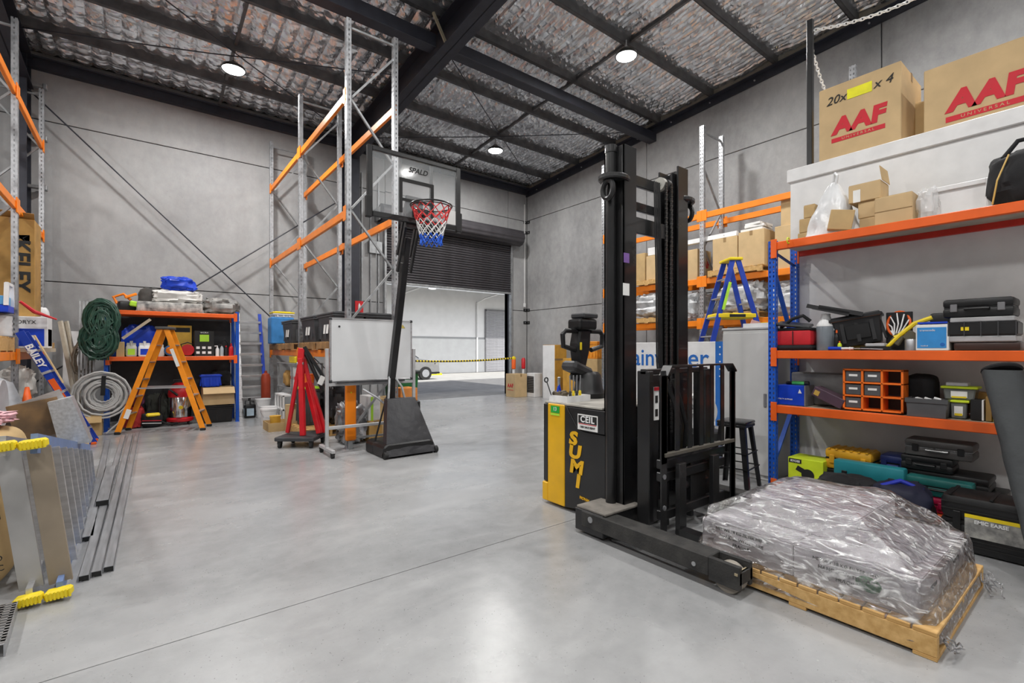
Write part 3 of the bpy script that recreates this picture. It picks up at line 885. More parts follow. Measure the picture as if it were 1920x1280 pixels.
# mast channels
MAST = mat('mast_black', (.011, .011, .012), .30, 0, .2, 3, coat=.3)
for s_, xa in ((1, 3.09), (-1, 4.12)):
    b = B()
    def bxm(xo0, xo1, y0, y1, z0, z1, bev=.004):
        a, c = xa + s_ * xo0, xa + s_ * xo1
        b.box(min(a, c), max(a, c), y0, y1, z0, z1, bev)
    bxm(.05, .21, 2.54, 2.56, .05, 3.20); bxm(.05, .21, 2.74, 2.76, .05, 3.20); bxm(.05, .07, 2.54, 2.76, .05, 3.20)
    part(fk, 'outer_mast_channel', b, MAST)
    b = B()
    bxm(.11, .25, 2.58, 2.60, .06, 3.14); bxm(.11, .25, 2.70, 2.72, .06, 3.14); bxm(.10, .12, 2.58, 2.72, .06, 3.14)
    part(fk, 'inner_mast_channel', b, MAST)
    b = B(); b.cyl((xa + s_ * .025, 2.66, .15), (xa + s_ * .025, 2.66, 3.15), .045, n=20); b.cyl((xa + s_ * .025, 2.66, 3.15), (xa + s_ * .025, 2.66, 3.21), .05, n=20)
    part(fk, 'lift_cylinder', b, MAST, smooth=True)
    b = B(); b.lathe([(.11, 0), (.12, .01), (.12, .035), (.11, .045)], (xa + s_ * .03, 2.63, 2.90), 24, sx=1.25); part(fk, 'cylinder_collar', b, FB, smooth=False)
    b = B(); ring = [(xa - s_ * .06, 2.62 + .055 * math.cos(k * math.pi / 8), 2.82 + .075 * math.sin(k * math.pi / 8)) for k in range(16)]
    b.tube(ring, .022, 8, closed=True); part(fk, 'lifting_eye', b, FB, smooth=True)
for z0, z1, y in ((2.98, 3.08, 2.72), (2.76, 2.84, 2.72), (2.52, 2.66, 2.62), (.55, .70, 2.74)):
    b = B(); b.box(3.28, 3.95, y, y + .03, z0, z1, .004); part(fk, 'cross_member', b, FB)
for x in (3.72, 3.80):
    b = B(); b.cyl((x - .02, 2.60, 3.00), (x + .02, 2.60, 3.00), .06, n=24); b.cyl((x - .025, 2.60, 3.00), (x + .025, 2.60, 3.00), .022, n=12); part(fk, 'chain_pulley', b, mat('pulley_grey', (.45, .44, .40), .5) if x < 3.75 else FB, smooth=True)
    b = B()
    for k in range(110):
        z = .75 + k * .0205
        b.box(x - (.009 if k % 2 else .014), x + (.009 if k % 2 else .014), 2.532, 2.546, z, z + .018)
    part(fk, 'lift_chain', b, mat('chain_steel', (.09, .09, .09), .35, .8))
for k, x in enumerate((3.60, 3.625, 3.65, 3.675)):
    b = B(); b.tube([(x, 2.58, 3.0), (x, 2.56, 2.2), (x + .003, 2.555, 1.4), (x, 2.50, .9)], .007, 8); part(fk, 'hydraulic_hose', b, BLACK, smooth=True)
for k, x in enumerate((3.52, 3.62)):
    b = B(); b.tube([(x, 2.40, 1.25), (x + .05, 2.36, 1.05), (x + .13, 2.36, .85), (x + .15, 2.40, .55)], .018, 8); part(fk, 'hydraulic_hose', b, BLACK, smooth=True)
# labels on the mast
b = B(); b.box(3.12, 3.20, 2.536, 2.5385, 1.95, 2.05); part(fk, 'white_label', b, PAPER)
b = B(); b.box(3.13, 3.20, 2.536, 2.5385, 2.22, 2.30); part(fk, 'purple_label', b, mat('label_purple', (.20, .10, .35), .5))
# reach frame with warning strip, load backrest, carriage, forks
b = B(); b.box(3.20, 3.26, 2.34, 2.46, .10, 1.33, .006); b.box(3.26, 3.36, 2.36, 2.44, .10, 1.30, .006); part(fk, 'reach_frame', b, FB)
b = B(); b.box(4.02, 4.12, 2.34, 2.46, .10, 1.33, .006); part(fk, 'reach_frame', b, FB)
b = B(); b.box(3.28, 3.345, 2.352, 2.358, .93, 1.20); ws_ = part(fk, 'warning_strip', b, PAPER)
b = B(); b.box(3.28, 3.345, 2.350, 2.353, 1.17, 1.20); part(fk, 'warning_header', b, REDP)
b = B(); b.obox((3.312, 2.351, 1.10), (.035, .002, .06)); b.obox((3.312, 2.351, .99), (.035, .002, .06)); part(fk, 'warning_figure', b, INK)
b = B(); b.box(3.20, 4.12, 2.37, 2.43, 1.30, 1.345, .006); part(fk, 'frame_head', b, FB)
GY = 2.20
b = B()
pts = [(3.19, GY, .62), (3.19, GY, 1.30), (3.25, GY, 1.375), (4.17, GY, 1.375), (4.24, GY, 1.31), (4.24, GY, .10)]
for p, q in zip(pts, pts[1:]):
    if abs(p[2] - q[2]) > .2: b.bar(p, q, .012, .08, up=(1, 0, 0))
    else: b.bar(p, q, .08, .014, up=(0, 0, 1))
part(fk, 'backrest_frame', b, FB)
b = B(); b.box(3.155, 3.225, GY - .006, GY + .006, .08, 1.34); part(fk, 'backrest_leg', b, FB)
b = B(); b.box(4.195, 4.265, GY - .006, GY + .006, .10, 1.34); part(fk, 'backrest_leg', b, FB)
for x in (3.37, 3.55, 3.72, 3.89, 4.06):
    b = B(); b.box(x - .027, x + .027, GY - .005, GY + .005, .66, 1.37); part(fk, 'backrest_bar', b, FB)
b = B(); b.box(3.19, 4.24, GY - .02, GY + .02, .67, .70, .003); part(fk, 'backrest_rail', b, mat('worn_edge', (.13, .12, .10), .5, .3))
for z in (.16, .46, .56):
    b = B(); b.box(3.22, 4.16, GY + .03, GY + .09, z, z + .075, .006); part(fk, 'carriage_bar', b, FB)
for x in (3.30, 3.65, 4.05):
    b = B(); b.box(x, x + .04, GY + .05, GY + .10, .10, .68, .004); part(fk, 'carriage_post', b, FB)
b = B(); b.box(3.66, 3.90, GY + .06, GY + .12, .15, .62, .01); b.cyl((3.5, GY + .1, .36), (3.95, GY + .1, .36), .035); part(fk, 'tilt_unit', b, FB)
for x in (3.40, 3.90):
    b = B(); b.box(x - .05, x + .05, GY - .035, GY + .005, .04, .60, .004)
    b.prism([(GY, .035), (GY, .085), (1.1, .065), (1.05, .035)], 'x', x - .05, x + .05); part(fk, 'fork', b, FB)
for z in (.28, .52):
    b = B(); b.cyl((3.15, GY - .01, z), (3.225, GY - .01, z), .0); 
    b = B(); b.cyl((3.19, GY - .012, z), (3.19, GY - .004, z), .02, n=8); part(fk, 'bolt', b, GALV)
# outrigger legs with load wheels and a foot plate
for k, (xa, xb) in enumerate(((2.82, 2.98), (4.28, 4.44))):
    b = B(); b.box(xa, xb, 1.62, 2.72, .075, .20, .006); b.box(xa, xa + .03, 1.42, 1.62, .055, .20, .004); b.box(xb - .03, xb, 1.42, 1.62, .055, .20, .004); b.box(xa, xb, 1.42, 1.44, .09, .16)
    lg = part(fk, 'outrigger_leg', b, DUST)
    b = B(); b.cyl((xa + .04, 1.52, .09), (xb - .04, 1.52, .09), .09, n=28); b.cyl((xa + .03, 1.52, .09), (xb - .03, 1.52, .09), .03, n=12)
    sub(lg, 'load_wheel', b, mat('wheel_urethane', (.30, .27, .23), .6), smooth=True)
    b = B(); b.box(xa - .005, xa + .17, 1.43, 1.45, .145, .16); sub(lg, 'wheel_guard', b, mat('brass_edge', (.45, .38, .25), .5, .4))
    b = B(); b.cyl((xa - .004, 1.72, .12), (xa + .01, 1.72, .12), .015, n=8); b.cyl((xa - .004, 2.62, .15), (xa + .01, 2.62, .15), .025, n=10); sub(lg, 'pin', b, GALVD)
b = B(); b.box(2.83, 4.42, 2.50, 2.80, .03, .205, .006); part(fk, 'cross_base', b, FB)
b = B(); b.box(2.84, 3.28, 2.48, 2.79, .206, .225, .004); part(fk, 'foot_plate', b, mat('worn_plate', (.24, .22, .195), .75, 0, .2, 8, bump=.4))
b = B(); b.cyl((3.58, 3.30, .105), (3.66, 3.30, .105), .105, n=24); part(fk, 'drive_wheel', b, RUBBER, smooth=True)
# tool tray on the lid
tr = thing('tool_tray', 'white tray of pliers and drivers on the forklift lid', 'tool tray', (3.30, 3.38, 1.0))
b = B(); b.box(3.18, 3.50, 3.25, 3.50, 1.0, 1.012); b.box(3.18, 3.19, 3.25, 3.50, 1.012, 1.06); b.box(3.49, 3.50, 3.25, 3.50, 1.012, 1.06); b.box(3.19, 3.49, 3.25, 3.26, 1.012, 1.06); b.box(3.19, 3.49, 3.49, 3.50, 1.012, 1.06); part(tr, 'tray', b, WHITEP)
for k in range(4):
    x = 3.30 + k * .045
    tt = thing('screwdriver', 'screwdriver standing in the white tool tray, %s of four from the left' % ('first', 'second', 'third', 'fourth')[k], 'screwdriver', (x, 3.33, 1.012), 0, 'screwdrivers')
    b = B(); b.lathe([(.012, 0), (.016, .02), (.013, .08), (.007, .09)], n=10); obj('handle', b, YELLOW if k % 2 else DGREY, tt, smooth=True)
    b = B(); b.cyl((0, 0, .09), (.004 * (k - 1), 0, .24), .006, n=8); obj('shaft', b, GALV, tt)
tt = thing('pliers', 'pliers with blue grips upright in the tool tray', 'pliers', (3.235, 3.42, 1.012))
b = B(); b.tube([(-.02, 0, 0), (-.015, 0, .1), (0, 0, .15)], .010, 8); b.tube([(.02, 0, 0), (.015, 0, .1), (0, 0, .15)], .010, 8); obj('grip', b, BLUET, tt, smooth=True)
b = B(); b.obox((0, 0, .18), (.035, .015, .09), None, .006); obj('jaw', b, GALV, tt)
tt = thing('spanner', 'dark ring spanner leaning out of the tool tray', 'spanner', (3.20, 3.47, 1.012))
b = B(); b.bar((0, 0, 0), (-.05, .03, .17), .02, .008); ring = [(-.055 + .022 * math.cos(k), .035, .195 + .022 * math.sin(k)) for k in [i * math.pi / 6 for i in range(12)]]; b.tube(ring, .007, 6, closed=True); obj('shank', b, DGREY, tt)
single('rag', B().blob((0, 0, 0), (.14, .12, .09), .35, 2.5, 3), mat('rag_cloth', (.22, .18, .13), .9, 0, .3), 'brown rag on the rear edge of the forklift lid', 'rag', loc=(3.26, 3.42, 1.013), smooth=True)

# ================================================================== PALLET WITH WRAPPED CARTONS
def pallet(label, cx, cy, z, lx, ly, rz=0, stringer_axis='y', group='timber pallets', h=.14, nb=7, m1=None, m2=None):
    """stringers run along y, boards along x"""
    t = thing('timber_pallet', label, 'pallet', (cx, cy, z), rz, group)
    m1 = m1 or PINE; m2 = m2 or PINEX
    for x in (-lx / 2 + .02, 0, lx / 2 - .02):
        b = B(); b.box(x - .02, x + .02, -ly / 2, ly / 2, .02, h - .022, .003); obj('stringer', b, m1, t)
    w = .095
    for k in range(nb):
        y = -ly / 2 + w / 2 + (ly - w) * k / (nb - 1)
        b = B(); b.box(-lx / 2, lx / 2, y - w / 2, y + w / 2, h - .022, h, .003); obj('top_board', b, m2, t)
    for k in range(3):
        y = -ly / 2 + w / 2 + (ly - w) * k / 2
        b = B(); b.box(-lx / 2, lx / 2, y - w / 2, y + w / 2, 0, .02, .003); obj('bottom_board', b, m2, t)
    return t
pl = pallet('timber pallet under the plastic-wrapped cartons in the foreground', 3.61, 1.18, 0, 1.19, 1.24, nb=12)
LIL = mat('carton_lilac_grey', (.60, .57, .59), .6, 0, .05)
k = 0
for (x0, x1, y0, y1, z0, z1, lab) in ((3.09, 3.62, .64, 1.23, .14, .335, 'grey carton at the near left corner of the wrapped pallet load, with a green mark'),
                               (3.09, 3.62, 1.235, 1.82, .14, .335, 'grey carton at the far left corner of the wrapped pallet load'),
                               (3.63, 4.15, .64, 1.23, .14, .335, 'grey carton at the near right corner of the wrapped pallet load'),
                               (3.63, 4.15, 1.235, 1.82, .14, .335, 'grey carton at the far right corner of the wrapped pallet load'),
                               (3.34, 4.05, .97, 1.60, .336, .50, 'grey carton on top of the wrapped pallet load')):
    t = carton('carton', lab, x0, x1, y0, y1, z0, z1, LIL, tape=False, group='wrapped pallet cartons')
    dx, dy = x1 - x0, y1 - y0
    if x0 < 3.2:
        for i, s_ in enumerate(('NET WT 18 KG FILTER MEDIA', 'HANDLE WITH CARE', 'FRAGILE')):
            text(s_, (.026, .03, .03)[i], INK, t, (-dx / 2 - .003, .02, .155 - i * .042), '-x', spacing=1.0)
        if y0 < .7:
            b = B(); b.lathe([(0, -.001), (.06, -.001), (.06, .001), (0, .001)], n=20, rot=rotm(0, 90, 0), sx=.7); obj('green_mark', b, GREEN, t, loc=(-dx / 2 - .003, -.08, .10))
    if y0 < .7:
        text('KEEP DRY', .03, INK, t, (.0, -dy / 2 - .003, .10), '-y')
# film sheet draped over the load: a real thin surface
FP = lambda x, y: mnoise.noise(Vector((x * 3.2, y * 3.2, .3)))
def film_pt(u, v):
    # u runs round the load, v from floor edge to the top centre
    a = 2 * math.pi * u
    def sg(x, p): return math.copysign(abs(x) ** p, x)
    ex, ey = sg(math.cos(a), .20), sg(math.sin(a), .20)
    cx, cy = 3.62, 1.215
    if v < .30:                 # skirt around pallet edge up to carton top
        w = v / .30
        rx, ry = .612 - .052 * w + .010 * math.sin(a * 9), .662 - .042 * w
        z = .055 + w * .285
        rx += .012 * mnoise.noise(Vector((a * 3, w * 4, 2))); ry += .012 * mnoise.noise(Vector((a * 3, w * 4, 5)))
        return Vector((cx + ex * rx, cy + ey * ry, z + .015 * mnoise.noise(Vector((a * 4, w * 3, 0)))))
    w = (v - .30) / .70
    rx, ry = .558 * (1 - w) , .620 * (1 - w)
    x, y = cx + ex * rx + .08 * w, cy + ey * ry + .04 * w
    # tent height: lower deck .345, upper carton .51, slack peak
    ux = max(0, 1 - max(0, abs(x - 3.70) - .34) / .22); uy = max(0, 1 - max(0, abs(y - 1.29) - .30) / .30)
    up = min(ux, uy)
    z = .345 + .17 * (up ** .8) + .05 * max(0, 1 - math.hypot((x - 3.78) / .35, (y - 1.42) / .35)) + .045 * max(0, 1 - math.hypot((x - 3.95) / .22, (y - 1.05) / .22))
    z += .010 * FP(x, y) + .006 * mnoise.noise(Vector((x * 11, y * 11, 3)))
    return Vector((x, y, max(z, .341)))
b = B(); b.sheet(150, 60, film_pt, closed_u=True)
wr = single('stretch_wrap', b, FILM, 'clear stretch wrap film around the grey cartons and pallet', 'plastic wrap', smooth=True)
# loose wrap tails at the corner
b = B()
for k in range(9):
    random.seed(40 + k)
    x, y, z = 4.16 + random.uniform(-.12, .04), .545 + random.uniform(-.02, .02), .12
    pts = [(x, y, z)]
    for i in range(6):
        x += random.uniform(-.03, .035); y -= random.uniform(.0, .022); z = max(.012, z - random.uniform(.0, .035)); pts.append((x, y, z))
    b.tube(pts, .004, 5)
for k in range(5):
    random.seed(60 + k)
    x, y, z = 3.02 + random.uniform(0, .1), .545, .10
    pts = [(x, y, z)]
    for i in range(5):
        x += random.uniform(-.02, .06); y -= random.uniform(.0, .015); z = max(.012, z - random.uniform(.0, .03)); pts.append((x, y, z))
    b.tube(pts, .004, 5)
o = obj('torn_tail', b, BAGFILM, wr)
o['kind'] = 'stuff'

# ================================================================== BASKETBALL HOOP
hp = thing('basketball_hoop', 'portable basketball hoop with clear backboard, black padded base and colourful net', 'basketball hoop', (3.02, 6.8, 0))
b = B()
b.prism([(2.62, .0), (3.40, .0), (3.40, .16), (3.34, .20), (2.68, .20), (2.62, .16)], 'y', 6.24, 6.64, .02); b.prism([(2.62, .0), (3.30, .0), (3.30, .15), (3.24, .19), (2.68, .19), (2.62, .15)], 'y', 6.62, 6.92, .02); part(hp, 'base', b, BLACK)
b = B(); b.prism([(2.66, .0), (3.28, .0), (3.22, .12), (2.72, .12)], 'y', 6.90, 7.05, .02); part(hp, 'base_rear', b, BLACK)
PAD = mat('pad_vinyl', (.022, .022, .026), .42, 0, .15, 5, bump=.5, bscale=14)
def pad(u, v):
    # front pad: wide at the foot, narrow at the top, slanting back
    w = .39 - .17 * v
    x = 3.03 + (u - .5) * 2 * w
    z = .03 + v * .76
    y = 6.20 + .36 * v - .025 * math.sin(math.pi * u) * math.sin(math.pi * v) + .006 * mnoise.noise(Vector((u * 6, v * 9 + u * 5, 0)))
    return Vector((x, y, z))
b = B(); b.sheet(20, 26, pad)
def padb(u, v):
    w = .39 - .17 * v
    return Vector((3.03 + (u - .5) * 2 * w, 6.32 + .36 * v, .03 + v * .76))
b.sheet(20, 26, lambda u, v: padb(1 - u, v))
for e in (0, 1): b.sheet(2, 26, lambda u, v, e=e: pad(e, v).lerp(padb(e, v), u if e else 1 - u))
b.sheet(20, 2, lambda u, v: pad(u, 1).lerp(padb(u, 1), v)); b.sheet(20, 2, lambda u, v: pad(u, 0).lerp(padb(u, 0), 1 - v))
part(hp, 'base_pad', b, PAD, smooth=True)
for s_ in (-1, 1):
    b = B(); b.cyl((3.03 + s_ * .36, 6.24, .05), (3.03 + s_ * .41, 6.24, .05), .05, n=16); part(hp, 'wheel', b, RUBBER, smooth=True)
b = B(); b.cyl((3.30, 6.75, .30), (3.35, 6.75, .30), .13, n=20); part(hp, 'weight_plate', b, RUBBER, smooth=True)
b = B(); b.bar((2.96, 6.78, .18), (2.96, 6.76, 1.10), .09, .09, bev=.008); b.bar((2.96, 6.76, 1.08), (2.985, 6.36, 2.75), .095, .095, bev=.008); b.bar((2.985, 6.36, 2.73), (2.99, 6.28, 3.10), .085, .085, bev=.008); part(hp, 'pole', b, BLACKM)
for s_ in (-1, 1):
    b = B(); b.tube([(2.96 + s_ * .04, 6.74, 1.10), (2.98 + s_ * .10, 6.66, .95), (3.03 + s_ * .22, 6.60, .20)], .018, 8); part(hp, 'strut', b, GALVD, smooth=True)
b = B(); b.tube([(2.93, 6.72, 1.0), (2.84, 6.70, .75), (2.68, 6.70, .18)], .014, 8); part(hp, 'brace_strap', b, BLACK, smooth=True)
b = B(); b.tube([(2.55, 6.84, .93), (2.75, 6.80, .80), (2.95, 6.75, .62)], .016, 8); part(hp, 'transport_bar', b, GALV, smooth=True)
YB_ = 6.02
bx0, bx1, bz0, bz1 = 2.30, 3.70, 3.24, 4.16
for s_ in (-.10, .10):
    for z in (2.62, 2.86):
        b = B(); b.bar((2.99 + s_, 6.40, z), (2.99 + s_, YB_ + .06, z + .72), .03, .05); part(hp, 'board_arm', b, BLACKM)
b = B(); b.box(2.86, 3.12, YB_ + .03, YB_ + .07, 3.18, 3.62, .005); part(hp, 'arm_bracket', b, BLACKM)
b = B(); b.box(bx0 + .05, bx1 - .05, YB_ - .006, YB_ + .006, bz0 + .05, bz1 - .05); bd = part(hp, 'backboard', b, GLASS, label='clear acrylic backboard panel')
for (a, c, z0, z1) in ((bx0, bx0 + .07, bz0, bz1), (bx1 - .07, bx1, bz0, bz1), (bx0 + .07, bx1 - .07, bz0, bz0 + .07), (bx0 + .07, bx1 - .07, bz1 - .06, bz1)):
    b = B(); b.box(a, c, YB_ - .025, YB_ + .03, z0, z1, .008); part(hp, 'board_frame', b, BLACKM)
for a in (bx0 - .02, bx1 - .06):
    b = B(); b.box(a, a + .08, YB_ - .035, YB_ + .035, bz0 - .02, bz0 + .26, .01); part(hp, 'corner_pad', b, BLACK)
# target square and uprights behind the board
for (a, c, z0, z1) in ((2.745, 2.79, 3.36, 3.83), (3.22, 3.265, 3.36, 3.83), (2.79, 3.22, 3.78, 3.83), (2.79, 3.22, 3.52, 3.56)):
    b = B(); b.box(a, c, YB_ - .010, YB_ - .006, z0, z1); sub(bd, 'target_square', b, INK)
for x in (2.77, 3.24):
    b = B(); b.box(x - .02, x + .02, YB_ + .01, YB_ + .04, bz0 + .06, bz1 - .05); part(hp, 'rear_rail', b, BLACKM)
text('SPALD', .10, INK, hp, Vector((3.02, YB_ - .009, 3.96)) - Vector(hp.location), '-y', shear=.3, bold=.002)
b = B(); b.box(3.48, 3.62, YB_ - .010, YB_ - .006, 3.32, 3.52); sub(bd, 'white_sticker', b, PAPER)
RY = YB_ - .39
b = B(); ring = [(3.02 + .27 * math.cos(2 * math.pi * k / 36), RY + .27 * math.sin(2 * math.pi * k / 36), 3.40) for k in range(36)]
b.tube(ring, .011, 8, closed=True); ring2 = [(3.02 +   .26 * math.cos(2 * math.pi * k / 36), RY + .26 * math.sin(2 * math.pi * k / 36), 3.375) for k in range(36)]
b.tube(ring2, .006, 6, closed=True); part(hp, 'rim', b, BLACKM, smooth=True)
b = B(); b.box(2.93, 3.11, RY + .25, YB_ - .006, 3.33, 3.42, .006); part(hp, 'rim_bracket', b, BLACKM)
# net: red top, white middle, blue bottom
def netp(a, w):
    r_ = .26 - .135 * (w ** .8) + (.02 if w > .9 else 0)
    return (3.02 + r_ * math.cos(a), RY + r_ * math.sin(a), 3.385 - .50 * w)
NS = 12
rows = 8
for name, m, r0, r1, th in (('net_red', mat('net_red_cord', (.70, .05, .05), .7), 0, 3, .008), ('net_white', mat('net_white_cord', (.85, .85, .83), .7), 3, 6, .006), ('net_blue', mat('net_blue_cord', (.02, .12, .65), .7), 6, 8, .008)):
    b = B()
    for k in range(NS):
        for sgn in (-1, 1):
            pts = []
            for i in range(r0, r1 + 1):
                a = 2 * math.pi * (k + (sgn * .5 * (i % 2))) / NS
                pts.append(netp(a, i / rows))
            b.tube(pts, th, 5)
    o = part(hp, name, b, m)

# ================================================================== WHITEBOARD ON CASTORS
wbd = thing('mobile_whiteboard', 'mobile whiteboard on a grey castor frame in front of the rack', 'whiteboard', (2.76, 7.0, 0))
WY = 7.0
FRM = mat('frame_grey', (.55, .55, .56), .4, .3)
b = B(); b.box(2.15, 3.38, WY - .012, WY + .012, 1.06, 1.94); pn = part(wbd, 'writing_panel', b, mat('whiteboard_enamel', (.70, .71, .72), .16, 0, .03, 3))
for (a, c, z0, z1) in ((2.125, 2.15, 1.04, 1.96), (3.38, 3.405, 1.04, 1.96), (2.15, 3.38, 1.94, 1.965), (2.15, 3.38, 1.035, 1.06)):
    b = B(); b.box(a, c, WY - .018, WY + .018, z0, z1, .004); part(wbd, 'panel_frame', b, ALU)
for x, z in ((2.14, 1.05), (3.39, 1.05), (2.14, 1.95), (3.39, 1.95)):
    b = B(); b.obox((x, WY, z), (.045, .045, .045), None, .01); part(wbd, 'corner_cap', b, DGREY)
for x in (2.09, 3.44):
    b = B(); b.box(x - .022, x + .022, WY - .022, WY + .022, .09, 1.52, .005); part(wbd, 'post', b, FRM)
    b = B(); b.box(x - .025, x + .025, WY - .30, WY + .30, .07, .115, .005); ft = part(wbd, 'foot', b, FRM)
    for y in (WY - .26, WY + .26):
        b = B(); b.cyl((x - .02, y, .035), (x + .02, y, .035), .035, n=16); b.obox((x, y, .06), (.055, .04, .03)); sub(ft, 'castor', b, RUBBER, smooth=True)
for z in (.98, .36):
    b = B(); b.box(2.11, 3.42, WY - .018, WY + .018, z, z + .045, .005); part(wbd, 'cross_rail', b, FRM)
b = B(); b.box(2.2, 3.25, WY - .075, WY - .02, 1.025, 1.032); b.box(2.2, 3.25, WY - .08, WY - .073, 1.02, 1.045); part(wbd, 'pen_tray', b, DGREY)
b = B(); b.prism([(3.20, 1.84), (3.29, 1.84), (3.245, 1.90)], 'y', WY - .014, WY - .012); part(wbd, 'warning_triangle', b, mat('label_gold', (.50, .40, .10), .5))
b = B(); b.cyl((2.26, WY - .012, 1.84), (2.26, WY - .020, 1.84), .015, n=10); part(wbd, 'magnet', b, DGREY)

# ================================================================== BUILDERS FOR THE CLUTTER
def tote(label, cx, cy, z, dx, dy, dz, m, rz=0, lid=True, group=None, name='storage_tote', cat='tote', lm=None, taper=.86, tag_=None):
    t = thing(name, label, cat, (cx, cy, z), rz, group)
    b = B()
    r = bmesh.ops.create_cube(b.bm, size=1.0)
    for v in r['verts']:
        k = taper if v.co.z < 0 else 1.0
        v.co = Vector((v.co.x * dx * k, v.co.y * dy * k, (v.co.z + .5) * dz))
    bmesh.ops.bevel(b.bm, geom=list(b.bm.edges), offset=.012, segments=2, affect='EDGES', profile=.5)
    # vertical ribs on the long sides
    for s_ in (-1, 1):
        for k in (-.3, 0, .3):
            b.obox((s_ * dx * .47, k * dy, dz * .5), (.02, .03, dz * .8), rotm(0, s_ * -math.degrees(math.atan(dx * (1 - taper) / 2 / dz)), 0))
            b.obox((k * dx, s_ * dy * .47, dz * .5), (.03, .02, dz * .8), rotm(s_ * math.degrees(math.atan(dy * (1 - taper) / 2 / dz)), 0, 0))
    obj('tub', b, m, t)
    b = B(); b.box(-dx / 2 - .015, dx / 2 + .015, -dy / 2 - .015, dy / 2 + .015, dz - .045, dz - .015, .006); obj('rim', b, m, t)
    if lid:
        b = B(); b.box(-dx / 2 - .02, dx / 2 + .02, -dy / 2 - .02, dy / 2 + .02, dz - .01, dz + .022, .008); b.box(-dx / 2 + .04, dx / 2 - .04, -dy / 2 + .04, dy / 2 - .04, dz + .02, dz + .035, .006)
        obj('lid', b, lm or m, t)
    if tag_:
        b = B(); b.obox((-dx * .5 * .94 - .005, 0, dz * .5), (.003, dy * .3, dz * .42), rotm(0, math.degrees(math.atan(dx * (1 - taper) / 2 / dz)), 0)); obj('label_sheet', b, PAPER, t)
    return t
def toolcase(label, cx, cy, z, dx, dy, dz, m, rz=0, latch=None, group='tool cases', hm=None, ribs=0, name='tool_case', rot=None):
    """closed case, hinge at the back (+x), handle and latches on the front (-x)"""
    t = thing(name, label, 'tool case', (cx, cy, z), rz, group)
    if rot: t.rotation_euler = rot
    b = B(); b.box(-dx / 2, dx / 2, -dy / 2, dy / 2, 0, dz * .52, min(dx, dy, dz) * .14, 2); obj('bottom_shell', b, m, t, smooth=True)
    b = B(); b.box(-dx / 2, dx / 2, -dy / 2, dy / 2, dz * .54, dz, min(dx, dy, dz) * .14, 2); obj('lid_shell', b, m, t, smooth=True)
    b = B(); b.box(-dx / 2 + .008, dx / 2 - .008, -dy / 2 + .008, dy / 2 - .008, dz * .50, dz * .56); obj('seam', b, hm or BLACK, t)
    hw = min(.07, dy * .17)
    b = B(); b.tube([(-dx / 2, -hw, dz * .44), (-dx / 2 - .03, -hw, dz * .44), (-dx / 2 - .038, 0, dz * .44), (-dx / 2 - .03, hw, dz * .44), (-dx / 2, hw, dz * .44)], .011, 8); obj('handle', b, hm or m, t, smooth=True)
    for s_ in (-1, 1):
        b = B(); b.box(-dx / 2 - .012, -dx / 2 + .004, s_ * dy * .33 - .022, s_ * dy * .33 + .022, dz * .30, dz * .72, .004); obj('latch', b, latch or hm or m, t)
    for k in range(ribs):
        y = -dy * .4 + dy * .8 * k / max(1, ribs - 1)
        b = B(); b.box(-dx / 2 - .004, dx / 2 - .02, y - .01, y + .01, dz - .004, dz + .006); obj('rib', b, m, t)
    return t
def jug(label, cx, cy, z, dx, dy, dz, m, rz=0, cap=None, lab=None, group='plastic jugs', name='plastic_jug'):
    t = thing(name, label, 'jug', (cx, cy, z), rz, group)
    b = B(); b.box(-dx / 2, dx / 2, -dy / 2, dy / 2, 0, dz * .70, min(dx, dy) * .18, 2)
    b.prism([(-dy * .42, dz * .68), (dy * .42, dz * .68), (dy * .15, dz * .88), (-dy * .15, dz * .88)], 'x', -dx * .42, dx * .42, .008)
    obj('tank', b, m, t, smooth=True)
    b = B(); b.tube([(0, -dy * .40, dz * .62), (0, -dy * .36, dz * .84), (0, -dy * .16, dz * .93), (0, dy * .05, dz * .86)], .016, 8); obj('handle', b, m, t, smooth=True)
    b = B(); b.cyl((0, dy * .12, dz * .86), (0, dy * .12, dz), .026, n=14); obj('cap', b, cap or m, t, smooth=True)
    if lab is not None:
        b = B(); b.box(-dx * .32, dx * .32, -dy / 2 - .002, -dy / 2 + .001, dz * .12, dz * .5); obj('sticker', b, lab, t)
        b = B(); b.box(-dx / 2 - .002, -dx / 2 + .001, -dy * .32, dy * .32, dz * .12, dz * .5); obj('sticker', b, lab, t)
    return t
def bottle(label, cx, cy, z, r, h, m, cap, group='bottles', pump=False):
    t = thing('bottle', label, 'bottle', (cx, cy, z), 0, group)
    b = B(); b.lathe([(r * .9, 0), (r, .01), (r, h * .62), (r * .75, h * .74), (r * .36, h * .82), (r * .36, h * .88)], n=18); obj('flask', b, m, t, smooth=True)
    b = B(); b.cyl((0, 0, h * .86), (0, 0, h), r * .42, r * .3, 12)
    if pump: b.bar((0, 0, h * .97), (-.05, 0, h * .95), .02, .02)
    obj('cap', b, cap, t)
    return t
def blobthing(name, label, cat, c, d, m, amp=.2, freq=2.2, seed=1, group=None, rz=0, n=36, mm=22, pw=.6):
    return single(name, B().blob((0, 0, 0), d, amp, freq, seed, n, mm, True, pw), m, label, cat, group, c, rz, True)
